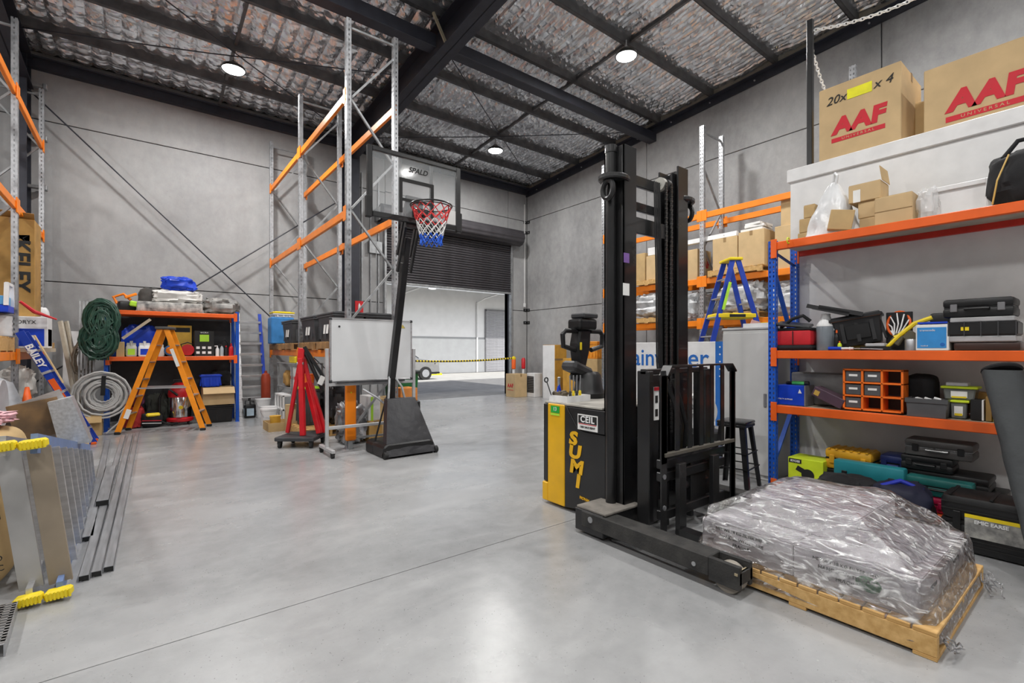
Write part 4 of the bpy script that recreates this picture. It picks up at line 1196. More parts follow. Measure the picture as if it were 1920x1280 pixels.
def stepladder(label, loc, rz, h, spread, wb, wt, rail, tread, cap, nst, both=False, rw=.07, shelf=False, name='step_ladder'):
    t = thing(name, label, 'ladder', loc, rz, 'step ladders')
    for sx in (-1, 1):
        for sy in (-1, 1):
            p = (sx * spread / 2, sy * wb / 2, .03); q = (sx * .045, sy * wt / 2, h - .03)
            b = B(); b.bar(p, q, .028, rw, up=(1, 0, 0)); 
            rl = obj('rail', b, rail, t)
            b = B(); b.obox((p[0], p[1], .025), (.09, .05, .05), None, .01); sub(rl, 'foot', b, RUBBER)
    for sx in (-1, 1):
        ns = nst if (sx < 0 or both) else 3
        for k in range(ns):
            f = (k + 1) / (ns + 1)
            x = sx * (spread / 2 * (1 - f) + .045 * f); w = wb * (1 - f) + wt * f; z = .03 + (h - .06) * f
            b = B()
            if sx < 0 or both: b.box(x - .04, x + .04, -w / 2, w / 2, z - .012, z + .012, .004)
            else: b.box(x - .015, x + .015, -w / 2, w / 2, z - .015, z + .015)
            obj('tread', b, tread, t)
    b = B(); b.box(-.12, .12, -wt / 2 - .05, wt / 2 + .05, h - .05, h, .012); obj('top_cap', b, cap, t)
    for sy in (-1, 1):
        f = .42
        x = spread / 2 * (1 - f); w = (wb * (1 - f) + wt * f) / 2
        b = B(); b.bar((-x, sy * (w + .02), h * f), (x, sy * (w + .02), h * f), .012, .025); obj('spreader', b, ALU, t)
    return t
def coil(b, c, R0, R1, turns, r, ax, n=28, seed=0, depth=.05, sy=1.0):
    """loops of cable lying in the plane across ax"""
    rnd = random.Random(seed)
    ax = Vector(ax).normalized(); u = ax.orthogonal().normalized()
    if abs(ax.z) < .9: u = Vector((0, 0, 1)); 
    v = ax.cross(u)
    for k in range(turns):
        rr = R0 + (R1 - R0) * (k / max(1, turns - 1)) + rnd.uniform(-.012, .012)
        o = Vector(c) + ax * rnd.uniform(-depth, depth) + u * rnd.uniform(-.012, .012) + v * rnd.uniform(-.012, .012)
        b.tube([o + (u * math.cos(2 * math.pi * i / n) * sy + v * math.sin(2 * math.pi * i / n)) * (rr + .006 * math.sin(3 * i + k)) for i in range(n)], r, 6, closed=True)
    return b
def slatbox(name, label, cx, cy, z, dx, dy, dz, m, cat='box', group=None, rz=0, th=.012, flaps=True, inner=None):
    """open-topped carton with four flaps hanging out"""
    t = thing(name, label, cat, (cx, cy, z), rz, group)
    b = B(); b.box(-dx / 2, dx / 2, -dy / 2, dy / 2, 0, th); b.box(-dx / 2, -dx / 2 + th, -dy / 2, dy / 2, th, dz); b.box(dx / 2 - th, dx / 2, -dy / 2, dy / 2, th, dz); b.box(-dx / 2 + th, dx / 2 - th, -dy / 2, -dy / 2 + th, th, dz); b.box(-dx / 2 + th, dx / 2 - th, dy / 2 - th, dy / 2, th, dz)
    obj('box_shell', b, m, t)
    if flaps:
        for (p, s_, ax, ang) in (((0, -dy / 2, dz), (dx, dz * .45, .004), 'x', -60), ((0, dy / 2, dz), (dx, dz * .45, .004), 'x', 60)):
            b = B(); sg = -1 if p[1] < 0 else 1
            b.obox((0, sg * s_[1] / 2, 0), s_); o = obj('flap', b, m, t, loc=p, rot=(R(-sg * 50), 0, 0))
    return t

# ================================================================== LEFT SHELVING UNIT AGAINST THE BACK WALL
LS = thing('longspan_shelving', 'blue post shelving with orange beams against the back wall behind the orange ladder', 'shelving', (.54, 11.8, 0))
for x in (-.54, 1.57):
    for y in (11.5, 12.12):
        o = obj('upright', bpost(2.30), BLUE, LS); o.location = (x - .54, y - 11.8, 0); o.rotation_euler = (0, 0, 0)
    for za, zb_ in ((.3, 1.0), (1.5, 2.1)):
        b = B(); b.bar((x + .02, 11.54, za), (x + .02, 12.08, zb_), .03, .02); part(LS, 'brace', b, BLUE)
for zt in (2.245, 1.375):
    for y in (11.47, 12.11):
        b = B(); b.box(-.50, 1.58, y, y + .045, zt - .08, zt, .006); be = part(LS, 'beam', b, ORANGE2)
        for x in (-.5, 1.55):
            b = B(); b.box(x - .02, x + .04, y - .012, y, zt - .15, zt + .02); sub(be, 'connector', b, ORANGE2)
    b = B(); b.box(-.5, 1.58, 11.515, 12.11, zt - .03, zt - .006); part(LS, 'shelf_board', b, PLY)
b = B(); b.box(-.48, 1.56, 12.19, 12.20, .1, 2.2); part(LS, 'back_sheet', b, DGREY)
ZT = 2.242
single('plastic_package', B().obox((0, 0, .1), (1.06, .30, .19), None, .03, 2), mat('printed_wrap', (.60, .59, .56), .4, 0, .3, 9, col2=(.10, .10, .10)), 'long pack in printed plastic lying on the top of the left shelving', 'package', loc=(.46, 11.68, ZT), smooth=True)
blobthing('dark_bag', 'dark grey cloth bag on top of the left shelving, under the white sheet', 'bag', (.16, 11.98, ZT), (.42, .30, .50), mat('dark_cloth', (.08, .075, .07), .85, 0, .2), .18, 2.0, 2)
blobthing('white_sheet', 'crumpled white plastic sheet on top of the left shelving', 'sheet', (.58, 11.78, ZT + .195), (.80, .34, .26), mat('white_sheet_plastic', (.70, .69, .66), .5, 0, .12, 5, bump=.3, bscale=14), .28, 2.6, 5)
blobthing('blue_tarp', 'folded blue tarpaulin on top of the white sheet', 'tarpaulin', (.60, 11.80, ZT + .43), (.56, .32, .30), BLUET, .30, 2.2, 9)
blobthing('grey_bundle', 'grey folded bundle in plastic at the right end of the top shelf', 'bundle', (1.33, 11.78, ZT), (.66, .46, .34), mat('bundle_grey', (.36, .35, .33), .5, 0, .4, 6, col2=(.08, .08, .08)), .26, 2.5, 11)
# hedge trimmer and straps tangle
tt = thing('hedge_trimmer', 'orange and black garden tool lying at the left end of the top shelf', 'garden tool', (-.22, 11.75, ZT))
b = B(); b.obox((0, 0, .10), (.28, .16, .18), rotm(0, 0, 20), .04, 2); obj('motor', b, BLACK, tt, smooth=True)
b = B(); b.tube([(-.14, 0, .14), (-.20, .02, .26), (-.05, .03, .33), (.06, 0, .22)], .026, 8); obj('handle', b, ORANGE, tt, smooth=True)
b = B(); b.obox((.06, -.02, .30), (.20, .05, .05), rotm(0, -25, 10), .01); obj('guard', b, ORANGE, tt)
b = B(); b.obox((.12, -.10, .14), (.16, .04, .10), rotm(0, 10, -10), .02); obj('cover', b, LIME, tt)
# middle shelf
ZM = 1.373
single('paper_carton', B().obox((0, 0, .14), (.12, .28, .28), None, .006), CARD, 'small tan and white carton at the left end of the middle left shelf', 'box', loc=(-.31, 11.66, ZM))
jug('clear jug with a green label on the middle shelf of the left shelving', -.15, 11.64, ZM, .17, .17, .30, mat('jug_clear', (.55, .56, .52), .3, 0, .1), lab=LIME)
jug('white jug with a blue label on the middle shelf of the left shelving', .05, 11.64, ZM, .20, .18, .30, WHITEP, lab=BLUET)
jug('white jug half hidden behind the orange ladder', .27, 11.66, ZM, .18, .18, .27, WHITEP)
blobthing('blue_bag', 'blue tarp bag at the back of the middle left shelf', 'bag', (-.02, 11.93, ZM), (.55, .30, .62), BLUET, .22, 2.0, 4)
single('blue_crate', B().box(-.09, .09, -.13, .13, 0, .26, .01), BLUE, 'small blue crate at the far left of the middle shelf', 'crate', loc=(-.36, 11.96, ZM))
single('handsaw_box', B().bar((-.26, 0, .34), (.16, 0, .72), .03, .05), mat('pale_timber', (.62, .52, .38), .6), 'pale timber batten leaning over the jugs on the middle shelf', 'batten', loc=(-.02, 11.56, ZM))
t = carton('carton', 'yellow-brown carton with a dark printed edge at the back of the middle left shelf', .42, .82, 11.80, 12.06, ZM, 2.0, mat('carton_mustard', (.60, .36, .05), .7), tape=False, group='shelf cartons')
b = B(); b.box(-.17, .17, -.134, -.131, .49, .58); obj('print_band', b, INK, t)
single('folded_sack', B().blob((0, 0, 0), (.60, .26, .22), .2, 2, 8), BLACKF, 'black cloth heaped on the back of the middle left shelf', 'cloth', loc=(1.20, 12.0, ZM + .001), smooth=True)
t = thing('cable_reel', 'round red cable reel on the middle left shelf', 'cable reel', (.74, 11.66, ZM), 0)
b = B(); b.lathe([(.05, -.06), (.11, -.055), (.115, 0), (.11, .055), (.05, .06)], (0, 0, .13), 24, rotm(90, 0, 0)); obj('drum', b, RED, t, smooth=True)
b = B(); b.tube([(-.12, 0, .02), (-.11, 0, .24), (0, 0, .28), (.11, 0, .24), (.12, 0, .02)], .012, 8); obj('stand', b, BLACK, t, smooth=True)
t = thing('cable_reel', 'blue and orange cable reel behind the orange ladder rail', 'cable reel', (.45, 11.62, ZM), 0)
b = B(); b.lathe([(.05, -.05), (.10, -.045), (.10, .045), (.05, .05)], (0, 0, .12), 24, rotm(90, 0, 0)); obj('drum', b, mat('reel_blue', (.05, .16, .40), .5), t, smooth=True)
b = B(); b.lathe([(.055, -.055), (.07, -.05), (.07, .05), (.055, .055)], (0, 0, .12), 20, rotm(90, 0, 0)); obj('core', b, ORANGE, t, smooth=True)
t = thing('printed_carton', 'black carton with white print and a lime label on the middle left shelf', 'box', (1.02, 11.70, ZM))
b = B(); b.box(-.17, .17, -.12, .12, 0, .52, .006); obj('carton', b, INK, t)
b = B(); b.box(-.08, .08, -.124, -.121, .30, .44); obj('lime_label', b, LIME, t)
for k in range(6):
    b = B(); b.box(-.14 + (k % 3) * .10, -.08 + (k % 3) * .10, -.124, -.121, .05 + (k // 3) * .10, .10 + (k // 3) * .10); obj('print_mark', b, WHITEINK, t)
text('WORX', .045, WHITEINK, t, (0, -.124, .48), '-y')
bottle('white spray bottle, first of the bottles at the right of the middle shelf', 1.25, 11.62, ZM, .035, .22, WHITEP, WHITEP, pump=True)
bottle('clear spray bottle in the row at the right of the middle shelf', 1.33, 11.62, ZM, .034, .25, mat('bottle_clear', (.45, .52, .56), .3), INK, pump=True)
bottle('black bottle in the row at the right of the middle shelf', 1.41, 11.64, ZM, .036, .22, INK, RED)
bottle('red bottle nearest the blue post on the middle shelf', 1.50, 11.62, ZM, .045, .27, RED, RED)
single('strap_loop', B().tube([(-.08, 0, .012), (-.06, 0, .30), (.0, 0, .36), (.05, 0, .28), (.10, 0, .06), (.09, 0, .012)], .012, 8), BLACK, 'black strap loop standing behind the bottles', 'strap', loc=(1.40, 11.76, ZM), smooth=True)
# floor level of the unit
tote('black toolbox on the floor under the left shelving, below the open carton', 1.24, 11.74, 0, .56, .40, .33, BLACK, lid=True, name='toolbox', cat='toolbox', taper=.95)
slatbox('open_carton', 'open tan carton with flaps out on the black toolbox', 1.27, 11.72, .37, .56, .36, .36, CARDL, group='shelf cartons')
tote('small blue tub on the open carton under the left shelving', 1.14, 11.75, .735, .36, .24, .26, BLUET, lid=False, name='plastic_tub', cat='tub', taper=.85)
blobthing('black_bag', 'black tool bag at the back under the left shelving', 'bag', (1.36, 11.98, .735), (.36, .24, .34), BLACKF, .18, 2, 14)
vc = thing('wet_dry_vacuum', 'chrome and red drum vacuum cleaner on castors behind the orange ladder', 'vacuum cleaner', (.62, 11.76, 0))
b = B(); b.lathe([(.16, .14), (.19, .16), (.195, .56), (.18, .58)], n=32); obj('drum', b, CHROME, vc, smooth=True)
b = B(); b.lathe([(.20, .06), (.23, .08), (.23, .13), (.19, .15)], n=32); obj('base_ring', b, RED, vc, smooth=True)
b = B(); b.lathe([(.20, .56), (.205, .62), (.19, .70), (.14, .80), (.08, .84), (0, .85)], n=32); obj('motor_head', b, RED, vc, smooth=True)
b = B(); b.cyl((0, -.18, .36), (0, -.25, .36), .035, n=16); obj('inlet', b, YELLOW, vc, smooth=True)
b = B(); b.tube([(-.05, -.2, .60), (-.26, -.16, .80), (-.34, -.10, .55), (-.34, -.12, .12), (-.20, -.24, .04), (-.05, -.27, .06)], .024, 8); obj('hose', b, BLACK, vc, smooth=True)
b = B(); b.tube([(-.12, 0, .80), (-.10, 0, .90), (.10, 0, .90), (.12, 0, .80)], .014, 8); obj('handle', b, BLACK, vc, smooth=True)
for k in range(4):
    a = math.pi / 4 + k * math.pi / 2
    b = B(); b.cyl((.20 * math.cos(a) - .012, .20 * math.sin(a), .032), (.20 * math.cos(a) + .012, .20 * math.sin(a), .032), .032, n=12); obj('castor', b, RUBBER, vc, smooth=True)
t = thing('ball_bag', 'black and yellow sports bag on the floor between the ladder legs', 'bag', (.16, 11.68, 0))
b = B(); b.blob((0, 0, 0), (.36, .30, .30), .15, 2, 21); obj('bag', b, BLACKF, t, smooth=True)
b = B(); b.obox((.02, -.13, .25), (.22, .08, .06), rotm(20, 0, 10), .02); obj('yellow_flap', b, YELLOW, t)
for k in range(2):
    b = B(); b.obox((.0, -.155, .09 + .05 * k), (.30, .012, .012), rotm(0, 4, 0)); obj('stripe', b, REDP if k else WHITEINK, t)
blobthing('red_bag', 'red tool bag standing under the left end of the left shelving', 'bag', (-.12, 11.74, 0), (.34, .32, .42), mat('red_cloth', (.45, .03, .03), .7), .22, 2, 23)
blobthing('purple_jacket', 'dark purple and red cloth heap on top of the red bag', 'cloth', (-.10, 11.78, .40), (.30, .26, .34), mat('purple_cloth', (.10, .04, .12), .8, 0, .3, 6, col2=(.28, .03, .04)), .25, 2.3, 25)
blobthing('dark_canvas', 'dark green canvas heap behind the sports bag', 'cloth', (.26, 11.98, 0), (.36, .24, .62), mat('canvas_dark', (.06, .065, .055), .85, 0, .3), .22, 2.1, 27)

# orange step ladder
ol = stepladder('orange fibreglass double-sided step ladder in front of the left shelving', (.36, 11.02, 0), -17, 1.93, 1.30, .50, .28, ORANGEL, ALU, mat('ladder_cap_dark', (.08, .08, .08), .6), 5, both=True, rw=.085)
b = B(); b.obox((-.50, -.262, .36), (.075, .004, .17), rotm(0, 18, 0), .0); lb = obj('label_sheet', b, PAPER, ol)
b = B(); b.obox((.20, -.222, 1.36), (.055, .004, .34), rotm(0, -18, 0), .0); obj('label_sheet', b, PAPER, ol)

# green hose on a leaning trestle, white cable coil, box of cable
ts = thing('grey_trestle', 'grey ribbed metal trestle leaning on the wall behind the green hose', 'trestle', (-.80, 11.9, 0))
b = B()
for k in range(5): b.bar((-.10 + k * .05, -.30, 0), (-.10 + k * .05, .10, 2.46), .034, .03)
obj('slat_panel', b, GALVD, ts)
b = B(); b.bar((-.12, -.02, 1.75), (.12, -.02, 1.75), .02, .03); b.bar((-.12, .09, 2.44), (.12, .09, 2.44), .03, .05); obj('rail', b, GALVD, ts)
hs = B()
coil(hs, (-.56, 11.30, 2.05), .10, .26, 36, .017, (0.1, 1, .15), seed=1, depth=.10, sy=1.42)
coil(hs, (-.60, 11.30, 1.68), .08, .26, 34, .017, (0.1, 1, 0), seed=2, depth=.10, sy=1.30)
for k in range(14):
    rnd = random.Random(k)
    hs.tube([(-.56 + rnd.uniform(-.14, .14), 11.27, 2.35), (-.58 + rnd.uniform(-.2, .2), 11.18, 2.0), (-.60 + rnd.uniform(-.2, .2), 11.20, 1.65), (-.60 + rnd.uniform(-.15, .15), 11.27, 1.32)], .014, 6)
single('green_hose', hs, HOSEG, 'thick tangle of dark green hose hanging beside the left shelving', 'hose', smooth=True)
wc = thing('white_cable_coil', 'big coil of pale grey cable hanging left of the orange ladder', 'cable coil', (-.54, 11.12, .30))
b = B(); coil(b, (0, 0, .40), .13, .40, 15, .018, (.05, 1, .12), seed=5, depth=.05); obj('cable', b, ROPE, wc, smooth=True)
b = B(); b.tube([(.28, -.03, .12), (.22, -.05, -.1), (.05, -.06, -.27)], .015, 6); obj('loose_end', b, ROPE, wc, smooth=True)
b = B(); b.bar((0, -.03, .40), (.02, -.05, .74), .05, .06); b.bar((.02, .05, .40), (.02, .05, .76), .05, .02); obj('strap', b, BLACK, wc)
bx_ = slatbox('open_carton', 'small open carton of cable under the white cable coil', -.72, 11.22, 0, .34, .26, .36, CARD, group='floor cartons')
single('cable_bundle', coil(B(), (0, 0, .06), .05, .10, 5, .014, (0, 0, 1), seed=8, depth=.03), ROPE, 'small grey cable bundle in the open carton', 'cable coil', loc=(-.72, 11.22, .05), smooth=True)
# boards leaning on the wall behind
single('white_sheet_board', B().bar((0, -.25, 0), (0, .10, 1.86), .014, .30), WHITEP, 'white sheet leaning on the wall left of the green hose', 'board', loc=(-1.02, 12.35, .002))
single('wire_hank', coil(B(), (0, 0, .6), .10, .16, 6, .012, (.1, 1, .2), seed=9, depth=.03, sy=2.2), mat('brown_wire', (.40, .34, .27), .6), 'pale brown wire hank hanging in front of the white sheet', 'wire', loc=(-.86, 11.86, .72), smooth=True)
for k, (x, c) in enumerate(((-1.16, 'pale timber moulding leaning at the far end of the left rack, the left one'), (-1.08, 'pale timber moulding leaning at the far end of the left rack, the right one'))):
    single('timber_moulding', B().bar((.30, -.2, .02), (-.02, .15, 2.03), .03, .085), mat('moulding_cream', (.62, .56, .46), .6), c, 'moulding', 'leaning mouldings', (x, 11.9, 0))
single('dark_sheet_board', B().bar((.16, -.1, 0), (0, .30, 1.62), .02, .28), MGREY, 'dark grey sheet leaning behind the mouldings', 'board', loc=(-1.10, 12.35, .004))

# things right of the left shelving: aluminium extension ladder, jerry can, bucket
al = thing('extension_ladder', 'aluminium ladder with wide treads leaning on the wall right of the left shelving', 'ladder', (2.0, 12.5, 0))
for x in (-.22, .24):
    b = B(); b.bar((x + (.06 if x > 0 else 0), -.25, 0), (x, .28, 2.36), .025, .07, up=(1, 0, 0)); obj('rail', b, BLUEF if x > 0 else ALU, al)
for k in range(9):
    f = (k + .6) / 9.4
    b = B(); b.box(-.20, .25, -.25 + .53 * f - .05, -.25 + .53 * f + .05, 2.36 * f - .03, 2.36 * f + .02, .003); obj('tread', b, ALU, al)
jug('black jerry can with a pale label on the floor by the aluminium ladder', 1.90, 11.95, 0, .22, .18, .43, BLACK, lab=mat('label_pale_blue', (.50, .62, .72), .5), group='jerry cans', name='jerry_can')
bk = thing('bucket', 'white plastic bucket on the floor by the aluminium ladder', 'bucket', (2.14, 11.80, 0))
b = B(); b.lathe([(.12, 0), (.125, .01), (.15, .40), (.16, .40), (.16, .42), (.145, .42), (.115, .02), (0, .02)], n=28); obj('pail', b, WHITEP, bk, smooth=True)
b = B(); b.tube([(-.155, 0, .38), (-.12, -.12, .26), (0, -.17, .22), (.12, -.12, .26), (.155, 0, .38)], .006, 6); obj('bail_handle', b, GALV, bk, smooth=True)

# ================================================================== LEFT RACK GOODS AND THE NEAR LEFT PILE
def ring_reel(label, c, r, w, m, fm, ax='y', group='cable drums'):
    t = thing('cable_drum', label, 'cable drum', c, 0, group)
    rot = rotm(90, 0, 0) if ax == 'y' else (rotm(0, 90, 0) if ax == 'x' else Matrix.Identity(4))
    cc = (0, 0, r if ax != 'z' else w / 2)
    b = B(); b.lathe([(r * .35, -w / 2 + .01), (r * .9, -w / 2 + .012), (r * .92, -w * .3), (r * .88, -w * .2), (r * .93, -w * .08), (r * .88, .0), (r * .93, w * .1), (r * .88, w * .2), (r * .92, w * .3), (r * .9, w / 2 - .012), (r * .35, w / 2 - .01)], cc, 28, rot); obj('wound_cable', b, m, t, smooth=True)
    for s_ in (-1, 1):
        b = B(); b.lathe([(r * .2, s_ * w / 2 - .008), (r, s_ * w / 2 - .008), (r, s_ * w / 2 + .008), (r * .2, s_ * w / 2 + .008)], cc, 28, rot); obj('flange', b, fm, t, smooth=True)
    return t
pallet('timber pallet on the left rack shelf nearest the viewer', -1.88, 9.60, 1.47, .80, 1.0, h=.22, nb=6)
pallet('timber pallet on the left rack shelf beyond the upright', -1.74, 11.45, 1.47, .98, 1.1, h=.16, nb=6)
ring_reel('white wound cable drum on the left rack pallet beside the upright', (-1.62, 9.90, 1.69), .16, .32, mat('cable_white', (.60, .60, .60), .5), MGREY, 'z')
blobthing('orange_leads', 'orange extension leads heaped on the left rack pallet', 'cable heap', (-1.80, 9.45, 1.69), (.40, .40, .34), mat('orange_lead', (.90, .16, .04), .5, 0, .25, 10), .35, 3.2, 31)
cr = thing('fastener_crate', 'blue crate of fixings on top of the white cable drum', 'crate', (-1.68, 9.85, 2.03))
b = B(); b.box(-.20, .20, -.20, .20, 0, .10, .01); obj('tray', b, BLUET, cr)
for x in (-.2, .18):
    b = B(); b.bar((x, -.2, .10), (x, -.16, .42), .03, .05); b.bar((x, .2, .10), (x, .16, .42), .03, .05); b.bar((x, -.17, .41), (x, .17, .41), .03, .04); obj('side_frame', b, WHITEP, cr)
for k in range(6):
    b = B(); b.obox((-.12 + (k % 3) * .12, -.1 + (k // 3) * .2, .17), (.10, .16, .13), None, .01); obj('packet', b, (INK, REDP, mat('packet_blue', (.1, .35, .65), .4))[k % 3], cr)
t = carton('carton', 'tall crumpled brown carton with vertical lettering on the left rack', -1.86, -1.34, 10.68, 11.25, 1.90, 3.57, CARDD, tape=True, group='left rack cartons')
_mk = Matrix(((1, 0, 0, 0), (0, 0, -1, 0), (0, 1, 0, 0), (0, 0, 0, 1)))
text('KELEY', .27, INK, t, (.10, -.292, .93), '-y', roll=-90, bold=.008, sx=1.1)
b = B(); b.prism([(.02, 1.30), (.20, 1.42), (.13, 1.36), (.20, 1.26), (.02, 1.50), (.05, 1.40)], 'y', -.293, -.290); obj('print_mark', b, INK, t)
b = B(); b.obox((.0, -.26, 1.70), (.50, .20, .006), rotm(-35, 0, 4)); obj('open_flap', b, CARDD, t); b = B(); b.obox((-.1, .2, 1.74), (.30, .22, .006), rotm(30, 8, 0)); obj('open_flap', b, CARDD, t)
single('foam_roll', B().blob((0, 0, 0), (.16, .16, .62), .06, 1.5, 33), WHITEP, 'white foam piece beside the tall brown carton', 'foam', loc=(-1.36, 11.7, 1.63), smooth=True)
t = carton('carton', 'white carton with a small blue logo behind the red tube on the left rack', -1.80, -1.30, 10.92, 11.4, 1.63, 1.885, WHITEP, tape=False, group='left rack cartons')
t = carton('carton', 'white and blue carton at the aisle side of the left rack', -1.64, -1.16, 10.40, 10.86, 1.53, 2.02, WHITE, tape=False, group='left rack cartons')
b = B(); b.box(-.20, .20, -.233, -.230, .03, .30); obj('blue_print', b, BLUET, t)
b = B(); b.box(-.02, .10, -.235, -.232, .12, .20); obj('logo', b, WHITEINK, t)
text('ORYX', .08, INK, t, (.0, -.233, .40), '-y')
b = B(); b.box(.237, .240, -.2, .2, .03, .30); obj('blue_print', b, BLUET, t)
b = B(); b.box(-1.66, -1.12, 10.36, 10.90, 1.47, 1.528); single('carton_board', b, PLY, 'flat board under the white and blue carton', 'board')
single('red_tube', B().tube([(-1.42, 10.05, 2.22), (-1.28, 10.15, 2.08), (-1.05, 10.30, 1.98)], [.02, .03, .012], 8), RED, 'long red tube lying across the cartons on the left rack', 'tube', smooth=True)
# below the shelf
t = ring_reel('big clear and grey cable drum on its rim under the left rack shelf', (-1.56, 8.75, 0.52), .30, .34, mat('cable_grey', (.36, .36, .37), .4), mat('drum_grey', (.45, .46, .48), .35), 'x')
ring_reel('brown-grey wound cable drum high under the left rack shelf', (-1.80, 9.75, .98), .18, .34, mat('cable_taupe', (.36, .31, .30), .5), MGREY, 'z')
b = B(); b.box(-2.2, -1.5, 8.4, 10.1, 0, .50, .01); st_ = single('lower_bench', b, DGREY, 'dark bench under the left rack shelf carrying the cable drums', 'bench')
b = B(); b.box(-2.15, -1.55, 9.45, 10.05, .502, .978, .01); single('storage_chest', b, BLACK, 'black chest on the dark bench under the brown-grey cable drum', 'chest')
single('clear_sheet', B().sheet(8, 8, lambda u, v: Vector((.20 * u - .22 * v, .05 * math.sin(u * 3) + .1 * v, .60 * v + .03 * math.sin(u * 5)))), mat('clear_sheet_plastic', (.62, .64, .68), .2, 0, .1, alpha=.75), 'clear plastic offcut standing beside the big cable drum', 'plastic sheet', loc=(-1.34, 9.05, .5), smooth=True)
cn = thing('traffic_cone', 'orange traffic cone standing under the left rack shelf', 'traffic cone', (-1.30, 9.72, .40))
b = B(); b.lathe([(.11, .02), (.10, .03), (.025, .56), (.015, .57), (0, .57)], n=24); obj('cone', b, ORANGE2, cn, smooth=True)
b = B(); b.box(-.13, .13, -.13, .13, 0, .03, .008); obj('base', b, ORANGE2, cn)
b = B(); b.box(-1.48, -1.16, 9.55, 10.15, 0, .398, .008); single('crate_stack', b, CARDD, 'brown crate under the orange traffic cone', 'crate')
blobthing('white_bundle', 'white rag bundle under the far left rack shelf', 'bundle', (-1.62, 11.3, .60), (.40, .44, .62), TEXTILE, .3, 2.4, 35)
blobthing('black_sacks', 'black sacks heaped under the far left rack shelf', 'sacks', (-1.70, 11.0, 0), (.70, 1.1, .62), mat('black_sack', (.03, .03, .032), .4), .25, 2.2, 36)
carton('carton', 'small brown carton on the floor under the far left rack shelf', -1.24, -.98, 10.55, 10.9, 0, .56, CARDD, group='left rack cartons')
# blue fibreglass ladder leaning on the rack
bl = thing('extension_ladder', 'blue fibreglass ladder with orange label leaning on the left rack', 'ladder', (-.60, 10.25, 0))
def blp(f, off, dy): return Vector((-.78 * f + off, -.35 * f + dy, 1.74 * f + .02))
for dy in (-.16, .20):
    b = B(); b.bar(blp(0, 0, dy), blp(1, 0, dy), .095, .03, up=(0, 1, 0)); rl = obj('rail', b, BLUEF, bl)
    b = B(); b.obox(blp(0, 0, dy), (.07, .05, .05), None, .01); sub(rl, 'foot', b, ORANGE2)
    for f in (.12, .30, .48, .66, .84):
        b = B(); b.obox(blp(f, 0, dy), (.11, .05, .035), rotm(0, -24, 0)); sub(rl, 'bracket', b, ALU)
for k in range(6):
    f = .1 + k * .155
    b = B(); b.cyl(blp(f, 0, -.15), blp(f, 0, .19), .018, n=10); obj('rung', b, ALU, bl)
b = B(); b.bar(blp(.34, -.0, -.179), blp(.60, -.0, -.179), .075, .006, up=(0, 1, 0)); b2 = obj('orange_label', b, ORANGE2, bl)
Mx = Matrix(((.402, .90, .07, 0), (.18, 0, -.97, 0), (-.897, .403, -.16, 0), (0, 0, 0, 1)))
text('BAILEY', .12, WHITEINK, bl, blp(.80, .0, -.186), Mx @ Matrix.Identity(4), bold=.004)
b = B(); b.bar((-.66, 10.0 - 10.25, 1.72), (-.34, -.31, 1.0), .05, .012); obj('stay', b, CARDL, bl)

# folded tall step ladder lying on its edge, feet toward the viewer
ll = thing('step_ladder', 'tall aluminium step ladder with yellow feet lying on its side at the left', 'ladder', (-.45, 3.95, 0), 0, 'step ladders')
YL0, YL1 = 3.95, 7.35
def lx(xc, z, y): return xc - .115 * (z / .95) * (1 - .35 * (y - YL0) / (YL1 - YL0)) - .02 * (y - YL0)
def ltop(y): return .95 - .60 * (y - YL0) / (YL1 - YL0)
for si, xc in enumerate((-.515, -.385)):
    for top in (0, 1):
        pts = []
        z0, z1 = (.045, .045) if not top else (ltop(YL0), ltop(YL1))
        p = (lx(xc, z0, YL0), YL0, z0); q = (lx(xc, z1, YL1), YL1, z1)
        b = B(); b.bar(p, q, .115, .030, up=(1, 0, 0)); rl = part(ll, 'stile', b, mat('stile_blue', (.16, .24, .45), .45) if si else ALU)
        b = B()
        zz = z0
        b.obox((p[0], p[1] - .02, zz), (.125, .07, .055), rotm(0, -6, -12), .012)
        for k in range(7): b.obox((p[0] - .05 + k * .017, p[1] - .055 - .0036 * (k - 3), zz + .0018 * (k - 3)), (.009, .008, .046), rotm(0, -6, -12))
        sub(rl, 'rubber_foot', b, mat('foot_yellow', (.85, .66, .02), .5))
    n = 9
    for k in range(n):
        y = YL0 + .12 + k * .36
        if y > YL1: break
        zt = ltop(y) - .02
        p = Vector((lx(xc, .06, y), y, .06)); q = Vector((lx(xc, zt, y), y, zt))
        b = B(); b.bar(p, q, .105, .012, up=(0, 1, 0)); b.bar(p + Vector((.05, .012, 0)), q + Vector((.05, .012, 0)), .008, .035, up=(0, 1, 0)); b.bar(p + Vector((-.05, .012, 0)), q + Vector((-.05, .012, 0)), .008, .035, up=(0, 1, 0))
        part(ll, 'tread', b, (mat('tread_grey', (.46, .45, .44), .42, .5, .12, 3) if si == 0 else mat('tread_tan', (.34, .28, .21), .45, .35, .15, 3)) if k == 0 else ALU)
